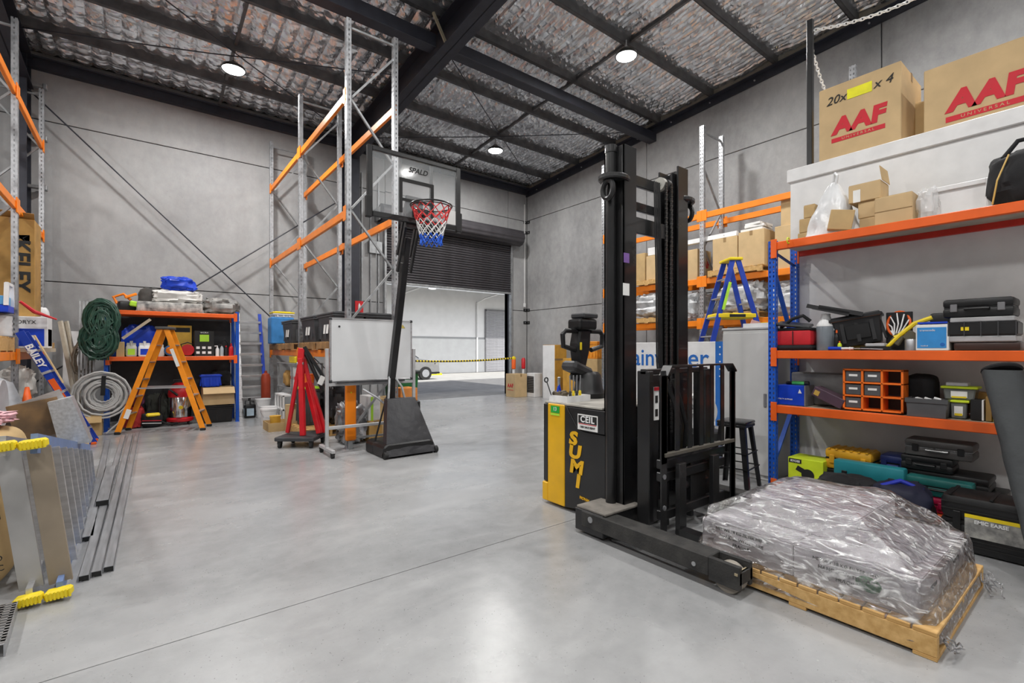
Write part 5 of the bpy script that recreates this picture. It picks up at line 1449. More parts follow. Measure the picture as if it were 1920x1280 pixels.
# cardboard roll bag at the picture edge
rb = thing('printed_carton', 'large bulging brown carton with black and red print at the left edge', 'box', (-.95, 4.62, 0))
b = B(); b.blob((0, 0, 0), (.62, .80, .98), .05, 1.4, 41, 40, 26, True, .35); obj('carton', b, CARD, rb, smooth=True)
text('PERFO', .15, INK, rb, (.05, -.424, .44), '-y', bold=.004, shear=.25, roll=8)
for k in range(3):
    b = B(); b.tube([(.06, -.418, .40 - k * .045), (.14, -.418, .425 - k * .045), (.25, -.414, .42 - k * .045)], .012, 6); obj('red_stripe', b, REDP, rb)
for k, s_ in enumerate(('CERTIFIED', 'DOMESTIC', 'TYPE 2')):
    text(s_, .05, INK, rb, (.17, -.424, .22 - k * .06), '-y', roll=8)
blobthing('pink_insulation', 'pink fluffy insulation on the bulging carton', 'insulation', (-.92, 4.75, .985), (.42, .5, .09), mat('pink_wool', (.75, .42, .46), .9, 0, .1, 20, bump=.6, bscale=60), .3, 3, 43)
# perforated cable tray piece on the floor
ct = thing('cable_tray', 'galvanised perforated channel on the floor at the bottom left corner', 'cable tray', (-.60, 3.75, 0), 0)
b = B()
def ctp(f): return Vector((.015 - .03 * f, -.38 + .50 * f, 0))
perf_w = .10
for (o, w, h, zc) in ((-.055, .006, .07, .035), (.055, .006, .07, .035)):
    b.bar(ctp(0) + Vector((o, 0, zc)), ctp(1) + Vector((o, 0, zc)), w, h, up=(0, 0, 1))
obj('side', b, GALV, ct)
b = B()
for o in (-.05, .0, .05): b.bar(ctp(0) + Vector((o, 0, .068)), ctp(1) + Vector((o, 0, .068)), .022, .004)
for k in range(16):
    c = ctp(k / 15.0); b.obox(c + Vector((0, 0, .068)), (.115, .018, .004), rotm(0, 0, -6))
obj('perforated_top', b, GALV, ct)
# folded galvanised flashing and scorched plate above the ladder
gp = thing('folded_duct', 'folded galvanised duct piece with a scorched plate on the pile at the left', 'duct', (-.54, 6.2, 0))
b = B(); b.prism([(-.06, .62), (.16, .62), (.02, 1.06), (-.14, 1.02)], 'y', -.15, .10, .0); obj('bright_side', b, mat('galv_spangle', (.62, .64, .67), .35, .6, .12, 40), gp)
b = B(); b.obox((-.22, -.02, .86), (.34, .03, .34), rotm(0, -12, 4)); obj('scorched_plate', b, RUSTY, gp)
b = B(); b.bar((-.42, .06, .93), (-.06, .06, 1.08), .10, .03, up=(0, 1, 0)); obj('folded_lip', b, ALU, gp)
b = B(); b.box(-1.30, -.78, 5.3, 7.6, 0, .60, .01); single('steel_bench', b, DGREY, 'low dark steel bench under the folded duct piece', 'bench')
b = B(); b.box(-.60, -.51, 7.42, 7.9, 0, .45, .004); single('carton_offcut', b, CARDL, 'tan carton standing beside the far end of the lying ladder', 'box')
single('folded_strip', B().bar((-.4, -.6, .02), (.2, .6, .02), .10, .03), ALU, 'aluminium strip on the dark steel bench', 'strip', loc=(-1.02, 6.9, .602))
# steel stud lengths on the floor
STUD = mat('stud_galv', (.42, .43, .45), .42, .7, .12, 5, stretch=(8, .6, 8))
for k in range(4):
    xa, xb, y0, y1 = (-.325, -.265, 4.15, 10.6), (-.265, -.205, 4.18, 10.7), (-.205, -.145, 4.22, 10.8), (-.37, -.30, 5.0, 10.2)
    x0, x1, ya, yb_ = (xa, xb, y0, y1)[k]
    t = thing('steel_stud', ('steel stud on the floor nearest the lying ladder feet', 'middle of the three long steel studs on the floor', 'long steel stud on the floor nearest the open floor', 'shorter steel stud lying against the step ladder')[k], 'steel stud', ((x0 + x1) / 2, ya, 0), 0, 'steel studs on the floor')
    w = x1 - x0 - .006; sk = (.05, .09, .12, -.10)[k]
    def sp(o, f, z): return (o + sk * f, (yb_ - ya) * f, z)
    b = B(); b.bar(sp(0, 0, .038), sp(0, 1, .038), w, .004); b.bar(sp(-w / 2, 0, .02), sp(-w / 2, 1, .02), .004, .04); b.bar(sp(w / 2, 0, .02), sp(w / 2, 1, .02), .004, .04); b.bar(sp(-w / 2 + .01, 0, .003), sp(-w / 2 + .01, 1, .003), .012, .004)
    obj('web', b, STUD, t)
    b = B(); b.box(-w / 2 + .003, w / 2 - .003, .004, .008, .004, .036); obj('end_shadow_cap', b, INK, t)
# short stud on top with dark end
t = thing('steel_stud', 'short printed steel stud resting on the long studs', 'steel stud', (-.29, 5.9, .041), 0, 'steel studs on the floor')
b = B(); b.box(-.05, .05, 0, 1.7, .045, .05); b.box(-.05, -.046, 0, 1.7, 0, .05); b.box(.046, .05, 0, 1.7, 0, .05); obj('web', b, STUD, t)
b = B(); b.box(-.045, .045, .004, .008, .002, .044); obj('dark_end', b, INK, t)  # black plate painted in for the shade inside the open end

# ================================================================== CENTRE RACK GOODS
TOTE = mat('tote_charcoal', (.065, .067, .072), .5, 0, .1)
for k, (y, w) in enumerate(((8.12, .98), (9.28, .96), (10.80, .98), (11.95, .98))):
    pallet(('timber pallet on the centre rack beam nearest the whiteboard', 'timber pallet on the centre rack beam just before the middle upright', 'timber pallet on the centre rack beam just past the middle upright', 'timber pallet on the centre rack beam nearest the back wall')[k], 2.88, y, 1.50, .98, w, h=.14, nb=6, m1=mat('old_pine', (.36, .20, .08), .7, 0, .2), m2=mat('old_pine_cross', (.40, .23, .10), .7, 0, .2))
for k, (x, y) in enumerate(((2.66, 8.15), (3.18, 8.15), (2.66, 9.25), (3.18, 9.25), (2.66, 10.80), (3.18, 10.80))):
    tote('charcoal storage tote on the centre rack, %s' % ('front one nearest the whiteboard', 'rear one nearest the whiteboard', 'with a white sheet, just before the middle upright', 'rear one just before the middle upright', 'front one just past the middle upright', 'rear one just past the middle upright')[k], x, y, 1.64, .50, .86 if k < 4 else .82, .45, TOTE, group='charcoal totes', tag_=(k in (0, 2, 4)))
b = B(); b.box(2.30, 2.78, 11.75, 12.15, 1.642, 2.24, .02); t = single('blue_carton', b, mat('bright_blue_card', (.05, .25, .60), .5), 'blue and white pack on the far centre rack pallet', 'package')
tote('yellow lidded tub on the blue pack at the far end of the centre rack', 2.56, 11.95, 2.242, .42, .36, .10, WHITEP, lid=True, lm=YELLOW, name='plastic_tub', cat='tub')
# under the beam
single('yellow_box', B().obox((0, 0, .07), (.36, .5, .13), None, .01), YELLOW, 'flat yellow box under the centre rack beam', 'box', loc=(2.62, 10.5, 1.234))
wsh = thing('wire_shelf', 'small grey steel shelf under the centre rack with paint tins', 'shelf', (2.66, 10.75, 0))
for x in (2.36, 2.94):
    for y in (10.16, 11.36):
        b = B(); b.box(x - .015, x + .015, y - .015, y + .015, 0, 1.23); part(wsh, 'leg', b, GALVD)
for z in (.72, 1.215):
    b = B(); b.box(2.34, 2.96, 10.14, 11.38, z, z + .018); part(wsh, 'shelf', b, GALVD)
blobthing('paper_sack', 'brown paper sack with a dark label on the steel shelf under the centre rack', 'sack', (2.50, 10.75, .738), (.30, .44, .34), CARDD, .12, 1.8, 51)
t = carton('carton', 'white and red printed carton on the steel shelf under the centre rack', 2.40, 2.66, 10.2, 10.46, .738, 1.16, WHITE, tape=False, group='small shelf cartons')
b = B(); b.box(-.133, -.130, -.12, .12, .17, .23); obj('red_band', b, REDP, t); b = B(); b.box(-.12, .12, -.133, -.130, .17, .23); obj('red_band', b, REDP, t)
fr_ = thing('white_crate', 'white grid crate on the floor under the steel shelf', 'crate', (2.42, 10.55, 0))
for z in (.02, .3, .58): 
    b = B(); b.box(-.22, .22, -.36, .36, z, z + .03); obj('shelf_slab', b, WHITEP, fr_)
for y in (-.345, -.12, .12, .345):
    b = B(); b.box(-.22, -.19, y - .015, y + .015, .02, .6); obj('bar', b, WHITEP, fr_)
for k, (x, y) in enumerate(((2.10, 10.95), (2.02, 10.55))):
    t = thing('paint_pail', ('white paint pail beside the centre rack, the farther one', 'white paint pail beside the centre rack, the nearer one')[k], 'pail', (x, y, 0), 0, 'paint pails')
    b = B(); b.lathe([(.13, 0), (.15, .30), (.16, .30), (.16, .33), (.0, .335)], n=28); obj('pail', b, WHITEP, t, smooth=True)
    b = B(); b.tube([(-.155, 0, .28), (-.12, -.12, .18), (0, -.17, .15), (.12, -.12, .18), (.155, 0, .28)], .005, 6); obj('bail_handle', b, GALV, t)
slatbox('card_tray', 'shallow tan carton tray on the floor beside the centre rack', 2.06, 9.85, 0, .46, .5, .16, CARD, group='floor cartons', flaps=False)
tt = thing('plastic_pot', 'small yellow-orange pot in the carton tray', 'pot', (1.98, 9.78, .013)); b = B(); b.lathe([(.08, 0), (.095, .24), (.10, .26), (0, .26)], n=20); obj('pot', b, mat('amber_pot', (.75, .42, .05), .5), tt, smooth=True)
carton('carton', 'tan carton standing behind the carton tray', 2.10, 2.36, 9.45, 9.56, 0, .50, CARDL, group='floor cartons')
rdk = thing('red_cylinder', 'tall rust red cylinder between aluminium ladder and centre rack', 'cylinder', (2.28, 12.25, 0)); b = B(); b.lathe([(.09, 0), (.10, .02), (.10, .86), (.08, .94), (.03, .97), (.03, 1.02), (0, 1.02)], n=24); obj('tank', b, mat('rust_red', (.36, .05, .02), .5), rdk, smooth=True)
pallet('low timber pallet on the floor under the red engine hoist', 2.62, 9.0, 0, .90, .96, h=.15, nb=6)
tote('black tub with a lime lid on the low pallet', 2.40, 9.15, .15, .34, .40, .66, TOTE, name='plastic_tub', cat='tub', lm=LIME)
tt = thing('orange_pot', 'orange pot on the lime lid', 'pot', (2.38, 9.10, .846)); b = B(); b.lathe([(.10, 0), (.12, .20), (.13, .22), (0, .22)], n=20); obj('pot', b, ORANGE2, tt, smooth=True)
blobthing('black_bag', 'black sacks on the low pallet behind the lime-lidded tub', 'bag', (2.86, 9.05, .15), (.48, .72, .74), mat('sack_gloss', (.03, .03, .033), .3), .25, 2.3, 55)
blobthing('silver_bag', 'crumpled silver bag under the rack behind the whiteboard frame', 'bag', (2.68, 7.75, 0), (.40, .5, .66), mat('silver_film', (.55, .56, .58), .25, .6, .4, 5, col2=(.06, .06, .06)), .35, 2.8, 57)
carton('carton', 'tall tan carton on the floor under the rack, right of the hoop pole', 3.18, 3.62, 7.90, 8.40, 0, .66, CARD, group='rack floor cartons')
carton('carton', 'dark brown carton on the floor under the rack, left of the hoop pole', 2.92, 3.14, 7.55, 8.05, 0, .34, CARDD, group='rack floor cartons')
t = carton('carton', 'white carton with a lime stripe on the dark brown carton', 2.93, 3.13, 7.60, 8.0, .342, .74, WHITE, tape=False, group='rack floor cartons')
b = B(); b.box(-.06, -.02, -.203, -.2005, .0, .39); obj('lime_stripe', b, LIME, t)
single('dark_bin_box', B().obox((0, 0, .28), (.40, .5, .56), None, .02), BLACK, 'black box on the floor right of the tan carton under the rack', 'box', loc=(3.90, 8.3, 0))
t = carton('carton', 'orange and tan carton on top of the black box under the rack', 3.72, 4.06, 8.10, 8.5, .562, .80, mat('orange_card', (.75, .28, .06), .6), tape=False, group='rack floor cartons')
b = B(); b.box(2.42, 2.585, 7.18, 7.235, .13, 1.02, .02); osl = thing('orange_sleeve', 'orange padded sleeve hanging at the rack upright behind the whiteboard', 'sleeve', (2.50, 7.21, .13)); part(osl, 'sleeve', b, ORANGE)
b = B(); b.box(2.47, 2.53, 7.19, 7.23, 0, .13); part(osl, 'stem', b, GALVD)
b = B(); b.cyl((2.50, 7.172, .86), (2.50, 7.18, .86), .012, n=10); part(osl, 'eyelet', b, YELLOW)
wbn = thing('wheelie_bin', 'green wheelie bin behind the right leg of the whiteboard', 'wheelie bin', (4.10, 8.9, 0))
b = B()
r = bmesh.ops.create_cube(b.bm, size=1.0)
for v in r['verts']:
    k = .80 if v.co.z < 0 else 1.0
    v.co = Vector((v.co.x * .50 * k, v.co.y * .56 * k, .06 + (v.co.z + .5) * .98))
bmesh.ops.bevel(b.bm, geom=list(b.bm.edges), offset=.025, segments=2, affect='EDGES', profile=.5)
obj('bin', b, GREEN, wbn, smooth=True)
b = B(); b.box(-.28, .28, -.32, .30, 1.04, 1.10, .02); obj('lid', b, mat('bin_dark', (.03, .04, .035), .5), wbn)
for s_ in (-1, 1):
    b = B(); b.cyl((s_ * .20, .24, .09), (s_ * .25, .24, .09), .09, n=18); obj('wheel', b, RUBBER, wbn, smooth=True)
# engine hoist on a dolly
dl = thing('dolly', 'black flat dolly on castors under the red engine hoist', 'dolly', (2.00, 7.98, 0), -38)
b = B(); b.box(-.30, .30, -.28, .28, .11, .17, .01); obj('deck', b, DGREY, dl)
for sx in (-1, 1):
    for sy in (-1, 1):
        b = B(); b.cyl((sx * .24 - .018, sy * .22, .042), (sx * .24 + .018, sy * .22, .042), .042, n=16); b.obox((sx * .24, sy * .22, .085), (.05, .07, .05)); obj('castor', b, RUBBER, dl, smooth=True)
eh = thing('engine_hoist', 'folded red engine hoist standing on the black dolly', 'engine hoist', (2.00, 7.98, .17), -38)
b = B(); b.bar((-.02, 0, .95), (.0, .02, 1.36), .10, .10, bev=.008); obj('mast_head', b, RED, eh)
for (p, q, w) in (((-.02, 0, 1.20), (-.25, .05, .02), .055), ((.0, -.04, 1.20), (.06, -.10, .0), .075), ((.02, .04, 1.18), (.26, .12, .0), .06), ((.06, .06, .82), (.28, .0, .02), .075), ((.10, .10, .80), (.34, .08, .02), .06)):
    b = B(); b.bar(p, q, w, w, bev=.006); obj('leg', b, RED, eh)
b = B(); b.bar((.04, 0, 1.38), (.36, .10, .80), .065, .05); b.cyl((.05, .0, 1.30), (.30, .06, .70), .03, n=12); obj('hydraulic_ram', b, BLACKM, eh)
b = B(); b.cyl((-.05, -.06, 1.12), (.05, -.06, 1.12), .02, n=10); obj('pin', b, GALV, eh)
b = B(); b.obox((.30, .02, .85), (.08, .02, .14), rotm(0, 25, 0)); obj('white_tag', b, PAPER, eh)
# red fire-equipment sign on the column
fs = thing('fire_sign', 'red fire equipment sign on the dark column', 'sign', (4.57, 12.51, 2.5))
b = B(); b.box(-.11, .11, -.006, .006, 0, .30); obj('plate', b, RED, fs)
b = B(); b.lathe([(.022, .05), (.03, .06), (.03, .19), (.012, .22), (.012, .24), (0, .24)], (0, -.008, 0), 14); obj('pictogram', b, WHITEINK, fs)

# ================================================================== RIGHT RACK GOODS
for k, (y, z) in enumerate(((4.78, 3.0), (4.10, 3.0), (6.85, 3.0), (4.85, 2.12), (6.85, 2.12))):
    if k == 1: continue
    pallet(('timber pallet on the upper right rack beam, behind the blue step ladder', '', 'timber pallet on the upper right rack beam, seen through the mast', 'timber pallet on the lower right rack beam, behind the blue step ladder', 'timber pallet on the lower right rack beam, seen through the mast')[k], 9.74, y, z, .98, 1.1 if k in (0, 3) else 1.15, h=.13, nb=6)
carton('carton', 'tan carton with a white label on the upper right rack beam', 9.36, 9.9, 4.76, 5.28, 3.13, 3.78, CARDL, group='right rack cartons', tape_axis='x')
carton('carton', 'larger tan carton with papers on top on the upper right rack beam', 9.36, 9.95, 4.24, 4.74, 3.13, 3.82, CARDL, group='right rack cartons', tape_axis='x')
carton('carton', 'tan carton on the upper right rack beam beside the blue shelving post', 9.36, 9.9, 3.55, 4.05, 3.0, 3.80, CARDL, group='right rack cartons')
carton('carton', 'tan carton on top of the stack beside the white office', 9.40, 9.9, 3.42, 3.96, 3.80, 4.30, CARDL, group='right rack cartons')
t = carton('carton', 'tan carton with red letters beside the right rack upright', 9.36, 9.9, 5.62, 6.16, 3.0, 3.66, CARDL, group='right rack cartons')
text('AAF', .22, REDP, t, (0, -.273, .35), '-y', bold=.008)
carton('carton', 'brown carton seen between the mast columns, the left one', 9.4, 9.9, 7.0, 7.42, 3.13, 3.80, CARD, group='right rack cartons')
carton('carton', 'brown carton seen between the mast columns, the right one', 9.4, 9.95, 6.45, 6.96, 3.13, 3.70, CARDL, group='right rack cartons')
single('white_carton', B().obox((0, 0, .1), (.42, .46, .18), rotm(0, 0, 6), .006), WHITE, 'white flat carton on the brown carton seen between the mast columns', 'box', loc=(9.65, 6.72, 3.703))
for k, (y, z, d) in enumerate(((4.50, 3.824, 0), (4.47, 3.884, 6), (4.46, 3.934, -5))):
    single('paper_stack', B().obox((0, 0, .025), (.46, .42 - .06 * k, .045), rotm(0, 0, d), .003), PAPER, 'white paper pack on the larger tan carton, %s of three' % ('bottom', 'middle', 'top')[k], 'paper', 'paper packs', (9.62, y, z))
lf = thing('light_batten', 'long white light fitting lying across the tan cartons on the right rack', 'light fitting', (9.45, 5.35, 3.79))
b = B(); b.prism([(-.06, .0), (.06, .0), (.04, .10), (-.04, .10)], 'y', -.55, .75, .004); obj('housing', b, WHITEP, lf)
b = B(); b.cyl((0, -.5, -.0), (0, .7, .0), .0001, n=3); b = B(); b.cyl((-.062, -.3, .05), (-.066, -.3, .05), .012, n=8); obj('screw', b, GALV, lf)
for k, (y, w, h, s_, zz) in enumerate(((4.75, .95, .60, 61, 2.25), (5.93, .70, .66, 62, 2.12), (6.85, 1.05, .60, 63, 2.25))):
    blobthing('wrapped_bundle', ('white plastic wrapped bundle on the lower right rack beam, behind the blue step ladder', 'white plastic wrapped bundle spilling over the lower right rack beam by the upright', 'white plastic wrapped bundle seen between the mast columns')[k], 'bundle', (9.72, y, zz), (.84, w, h), mat('white_film', (.66, .67, .68), .28, 0, .22, 6, col2=(.38, .39, .40), bump=.7, bscale=16), .22, 3.0, s_, 'wrapped bundles', n=48, mm=30)
blobthing('wrapped_bundle', 'pale bundle on the lower right rack beam beside the blue shelving post', 'bundle', (9.72, 3.7, 2.12), (.84, 1.0, .62), MATS['white_film'], .2, 2.8, 64, 'wrapped bundles', n=48, mm=30)
# floor things behind the forklift: sign, blue ladder, cabinet, stool, wheel rim
sg_ = thing('shop_sign', 'white sign board with blue lettering standing behind the forklift', 'sign', (7.5, 5.1, .25))
b = B(); b.box(7.50, 7.54, 4.10, 6.25, .25, 1.64, .004); part(sg_, 'board', b, WHITEP)
b = B(); b.box(7.494, 7.50, 4.02, 4.18, .25, 1.64); part(sg_, 'blue_edge', b, INKB)
b = B()
for k in range(5): b.cyl((7.490, 4.10, 1.55 - k * .12), (7.494, 4.10, 1.55 - k * .12), .014, n=8)
part(sg_, 'rivet', b, WHITEINK)['kind'] = 'stuff'
for y in (4.3, 6.0):
    b = B(); b.box(7.46, 7.60, y, y + .05, 0, .25); b.bar((7.54, y, .8), (7.68, y, .02), .03, .03); part(sg_, 'leg', b, GALVD)
text('Rainwater', .45, INKB, sg_, (-.006, .12, 1.10), '-x', bold=.003)
bsl = stepladder('blue fibreglass platform step ladder behind the forklift with yellow top', (8.42, 4.40, 0), -38, 3.14, 1.75, .74, .34, BLUEF, ALU, YELLOW, 8, both=False, rw=.085)
b = B(); b.box(-.34, .34, -.26, .26, 2.06, 2.15, .02); obj('platform', b, YELLOW, bsl)
b = B(); b.box(-.14, .14, -.264, -.261, 2.08, 2.13); obj('platform_label', b, INK, bsl)
b = B(); b.obox((-.19, -.262, 2.45), (.05, .004, .5), rotm(0, 14.5, 0)); obj('label_sheet', b, LIME, bsl)
cb = thing('steel_cabinet', 'tall pale grey cabinet between the forklift and the blue shelving', 'cabinet', (5.95, 2.78, 0))
b = B(); b.box(5.66, 6.24, 2.48, 3.06, 0, 1.74, .008); part(cb, 'carcass', b, mat('cabinet_grey', (.56, .56, .55), .4, 0, .03))
b = B(); b.box(5.65, 6.25, 2.47, 3.07, 1.74, 1.765, .004); part(cb, 'top', b, LGREY)
b = B(); b.box(5.640, 5.658, 2.49, 3.05, .06, 1.70, .004); dr = part(cb, 'door', b, MATS['cabinet_grey'])
b = B(); b.box(5.628, 5.640, 2.53, 2.56, .85, 1.0, .003); sub(dr, 'handle', b, MGREY)
tr2 = thing('clutter_tray', 'white tray of tape rolls on top of the grey cabinet', 'tray', (5.9, 2.66, 1.765))
b = B(); b.box(-.20, .20, -.17, .17, 0, .012); b.box(-.20, -.19, -.17, .17, .012, .05); b.box(.19, .20, -.17, .17, .012, .05); obj('tray', b, WHITEP, tr2)
b = B(); b.lathe([(.04, .012), (.07, .012), (.07, .06), (.04, .06), (.04, .012)], (-.06, -.05, 0), 20); obj('yellow_tape_roll', b, YELLOW, tr2, smooth=True)
b = B(); b.obox((-.1, .07, .05), (.08, .10, .07), rotm(20, 0, 20), .006); obj('pink_packet', b, mat('pink_pack', (.70, .40, .36), .6), tr2)
sl_ = thing('bar_stool', 'black metal bar stool between the forklift and the blue shelving', 'stool', (5.16, 2.64, 0), 8)
b = B(); b.box(-.155, .155, -.155, .155, .70, .735, .02, 2); b.box(-.15, .15, -.15, .15, .67, .70, .004); obj('seat', b, BLACKM, sl_, smooth=True)
for sx in (-1, 1):
    for sy in (-1, 1):
        p = Vector((sx * .13, sy * .13, .70)); q = Vector((sx * .20, sy * .20, .0))
        b = B(); b.sheet(2, 2, lambda u, v: p.lerp(q, v) + Vector((sx * -.055 * (1 - u) * (1 - .25 * v), 0, 0))); b.sheet(2, 2, lambda u, v: p.lerp(q, v) + Vector((0, sy * -.055 * (1 - u) * (1 - .25 * v), 0)))
        o = obj('leg', b, BLACKM, sl_); md = o.modifiers.new('solid', 'SOLIDIFY'); md.thickness = .006; md.offset = 0
for z, f in ((.24, .183), (.40, .167)):
    for k in range(4):
        a = k * math.pi / 2; c0 = Vector((math.cos(a + math.pi / 4), math.sin(a + math.pi / 4), 0)) * f * 1.414; c1 = Vector((math.cos(a + 3 * math.pi / 4), math.sin(a + 3 * math.pi / 4), 0)) * f * 1.414
        b = B(); b.bar(c0 + Vector((0, 0, z)), c1 + Vector((0, 0, z)), .012, .012); obj('footrest', b, BLACKM, sl_)
wr_ = thing('spoked_wheel', 'white spoked wheel rim standing behind the forklift guard', 'wheel rim', (5.75, 3.45, .0), -35)
b = B(); b.lathe([(.20, -.07), (.23, -.07), (.215, 0), (.23, .07), (.20, .07), (.195, 0), (.20, -.07)], (0, 0, .70), 36, rotm(90, 0, 0)); obj('rim', b, WHITEP, wr_, smooth=True)
for k in range(6):
    a = k * math.pi / 3
    b = B(); b.bar((0, -.03, .70), (.20 * math.cos(a), -.03, .70 + .20 * math.sin(a)), .05, .02, up=(0, 1, 0)); obj('spoke', b, WHITEP, wr_)
b = B(); b.cyl((0, -.05, .70), (0, .02, .70), .05, n=20); obj('hub', b, INK, wr_, smooth=True)
b = B(); b.box(-.30, .30, -.22, .22, 0, .46, .02); obj('stand', b, mat('stand_black', (.03, .03, .03), .5), wr_)

# ================================================================== FAR RIGHT CORNER
t = carton('carton', 'pale carton with red letters on the floor by the roller door', 9.32, 9.80, 11.85, 12.34, 0, .74, CARDL, group='corner cartons')
text('AAF', .17, REDP, t, (-.243, 0, .36), '-x', bold=.004); b = B(); b.box(-.244, -.241, -.15, .15, .22, .235); obj('print_bar', b, REDP, t)
ht = thing('grille_heater', 'white heater with a dark grille beside the pale carton', 'heater', (10.02, 11.70, 0))
b = B(); b.box(-.17, .17, -.16, .22, 0, .76, .01); obj('casing', b, WHITEP, ht)
b = B(); b.box(-.176, -.170, -.13, .19, .14, .66); obj('grille_back', b, INK, ht)
for k in range(9):
    b = B(); b.box(-.182, -.176, -.13, .19, .17 + k * .055, .185 + k * .055); obj('grille_slat', b, MGREY, ht)
t = carton('carton', 'tall orange-brown carton with its lit side painted white, standing behind the forklift tiller', 9.95, 10.45, 10.70, 11.25, 0, 1.66, mat('carton_ochre', (.62, .33, .05), .7), group='corner cartons')
b = B(); b.box(-.254, -.2505, -.27, .27, .0, 1.65); obj('lit_side', b, WHITE, t)  # white sheet paints the light falling on this face
b = B(); b.box(-.255, .252, -.279, -.276, 1.18, 1.24); obj('strap', b, TAPE, t)
t = carton('carton', 'ochre carton right of the forklift tiller', 9.85, 10.35, 9.75, 10.25, 0, 1.26, MATS['carton_ochre'], group='corner cartons')
tote('black tub at the bottom of the stack against the right wall', 10.35, 9.35, 0, .56, .60, .68, TOTE, name='plastic_tub', cat='tub')
carton('carton', 'brown carton on the black tub against the right wall', 10.08, 10.6, 9.1, 9.6, .72, 1.25, CARD, group='corner cartons')
tote('orange tub on the brown carton against the right wall', 10.34, 9.35, 1.252, .46, .44, .46, mat('orange_tub', (.85, .33, .03), .5), name='plastic_tub', cat='tub')
for k, (x, m, lab) in enumerate(((9.86, ORANGE2, 'orange and white post with a yellow top behind the pale carton'), (10.28, RED, 'red and white post in the far right corner'))):
    t = thing('barrier_post', lab, 'post', (x, 12.62, 0), 0, 'barrier posts')
    b = B(); b.lathe([(.15, 0), (.16, .02), (.15, .05), (.05, .07), (.045, .90), (0, .90)], n=20); obj('shaft', b, WHITEP, t, smooth=True)
    b = B(); b.lathe([(.05, .86), (.07, .88), (.07, 1.18), (.03, 1.24), (0, 1.24)], n=20); obj('head', b, m, t, smooth=True)
    if k == 0:
        b = B(); b.lathe([(.055, 1.18), (.075, 1.19), (.075, 1.25), (0, 1.30)], n=20); obj('cap', b, YELLOW, t, smooth=True)
bc = thing('barrier_rope', 'black and yellow twisted rope strung across the open roller door', 'barrier rope', (7.7, 12.7, 1.1))
pts = sagpts((5.55, 12.80, 1.22), (9.80, 12.64, 1.23), .07, 84)
for i in range(0, 84, 2):
    b = B(); b.tube([pts[i], pts[i + 1] + (pts[i + 1] - pts[i]) * .05], .032, 6); part(bc, 'yellow_section', b, YELLOW)
    b = B(); b.tube([pts[i + 1], pts[i + 2]], .030, 6); part(bc, 'black_section', b, INK)
lad = thing('extension_ladder', 'pale blue ladder leaning on the right wall at the far end of the rack', 'ladder', (10.35, 8.75, 0))
for y in (-.12, .22):
    b = B(); b.bar((-.25, y, 0), (.33, y, 3.35), .03, .08, up=(0, 1, 0)); obj('rail', b, mat('pale_blue_rail', (.20, .38, .66), .45), lad)
for k in range(9):
    f = .06 + k * .11
    b = B(); b.cyl((-.25 + .58 * f, -.12, 3.35 * f), (-.25 + .58 * f, .22, 3.35 * f), .018, n=8); obj('rung', b, ALU, lad)
blobthing('orange_vest', 'orange safety vest hanging on the pale blue ladder', 'vest', (10.28, 8.82, 1.55), (.16, .34, .95), mat('vest_orange', (.90, .13, .03), .7), .35, 2.6, 71)
pdn = thing('timber_offcuts', 'pale timber trestle on the floor before the right rack', 'trestle', (9.0, 8.6, 0))
b = B(); b.bar((-.4, -.3, .70), (.4, .3, .70), .06, .05); obj('beam', b, MATS['moulding_cream'], pdn)
for sx in (-1, 1):
    for s2 in (-1, 1):
        b = B(); b.bar((sx * .35, sx * .26, .68), (sx * .35 + s2 * .18, sx * .26 - s2 * .2, 0), .05, .03); obj('leg', b, MATS['moulding_cream'], pdn)

# ================================================================== CAR OUTSIDE
car = thing('car', 'silver car parked outside the roller door, front end showing', 'car', (10.0, 22.7, -.02))
SILV = mat('car_silver', (.30, .305, .31), .25, .5, .05, coat=.5)
prof = [(-2.2, .35), (-2.25, .75), (-2.1, .98), (-1.9, 1.05), (-1.45, 1.58), (-.2, 1.62), (.35, 1.50), (1.05, 1.08), (1.95, .96), (2.18, .80), (2.22, .42), (2.1, .28), (-2.0, .28)]
b = B(); b.prism(prof, 'y', -.86, .86, .05); obj('body', b, SILV, car)
b = B(); b.prism([(-1.35, 1.10), (-1.25, 1.50), (-.2, 1.54), (.28, 1.44), (.80, 1.10)], 'y', -.875, .875, .01); obj('side_glass', b, mat('car_glass', (.03, .035, .04), .1), car)
b = B(); b.prism([(.42, 1.49), (1.06, 1.10), (1.08, 1.12), (.44, 1.515)], 'y', -.76, .76, .004); obj('windscreen', b, MATS['car_glass'], car)
for x in (-1.35, 1.38):
    for y in (-.80, .80):
        b = B(); b.cyl((x, y - .10, .34), (x, y + .10, .34), .34, n=28); w_ = obj('wheel', b, RUBBER, car, smooth=True)
        b = B(); b.cyl((x, y - .115, .34), (x, y + .115, .34), .20, n=20); sub(w_, 'hub', b, GALV, smooth=True)
b = B(); b.obox((2.02, -.70, .80), (.32, .34, .14), rotm(0, 12, 15), .03); obj('headlight', b, CHROME, car)
b = B(); b.obox((2.22, 0, .56), (.04, 1.3, .22), None, .01); obj('grille', b, INK, car)
b = B(); b.box(-2.2, 2.2, -.88, .88, .30, .40, .01); obj('sill', b, BLACK, car)

# ================================================================== GOODS ON THE BLUE SHELVING (right)
Z3, Z2, Z1, Z0 = 2.652, 1.497, .917, .102
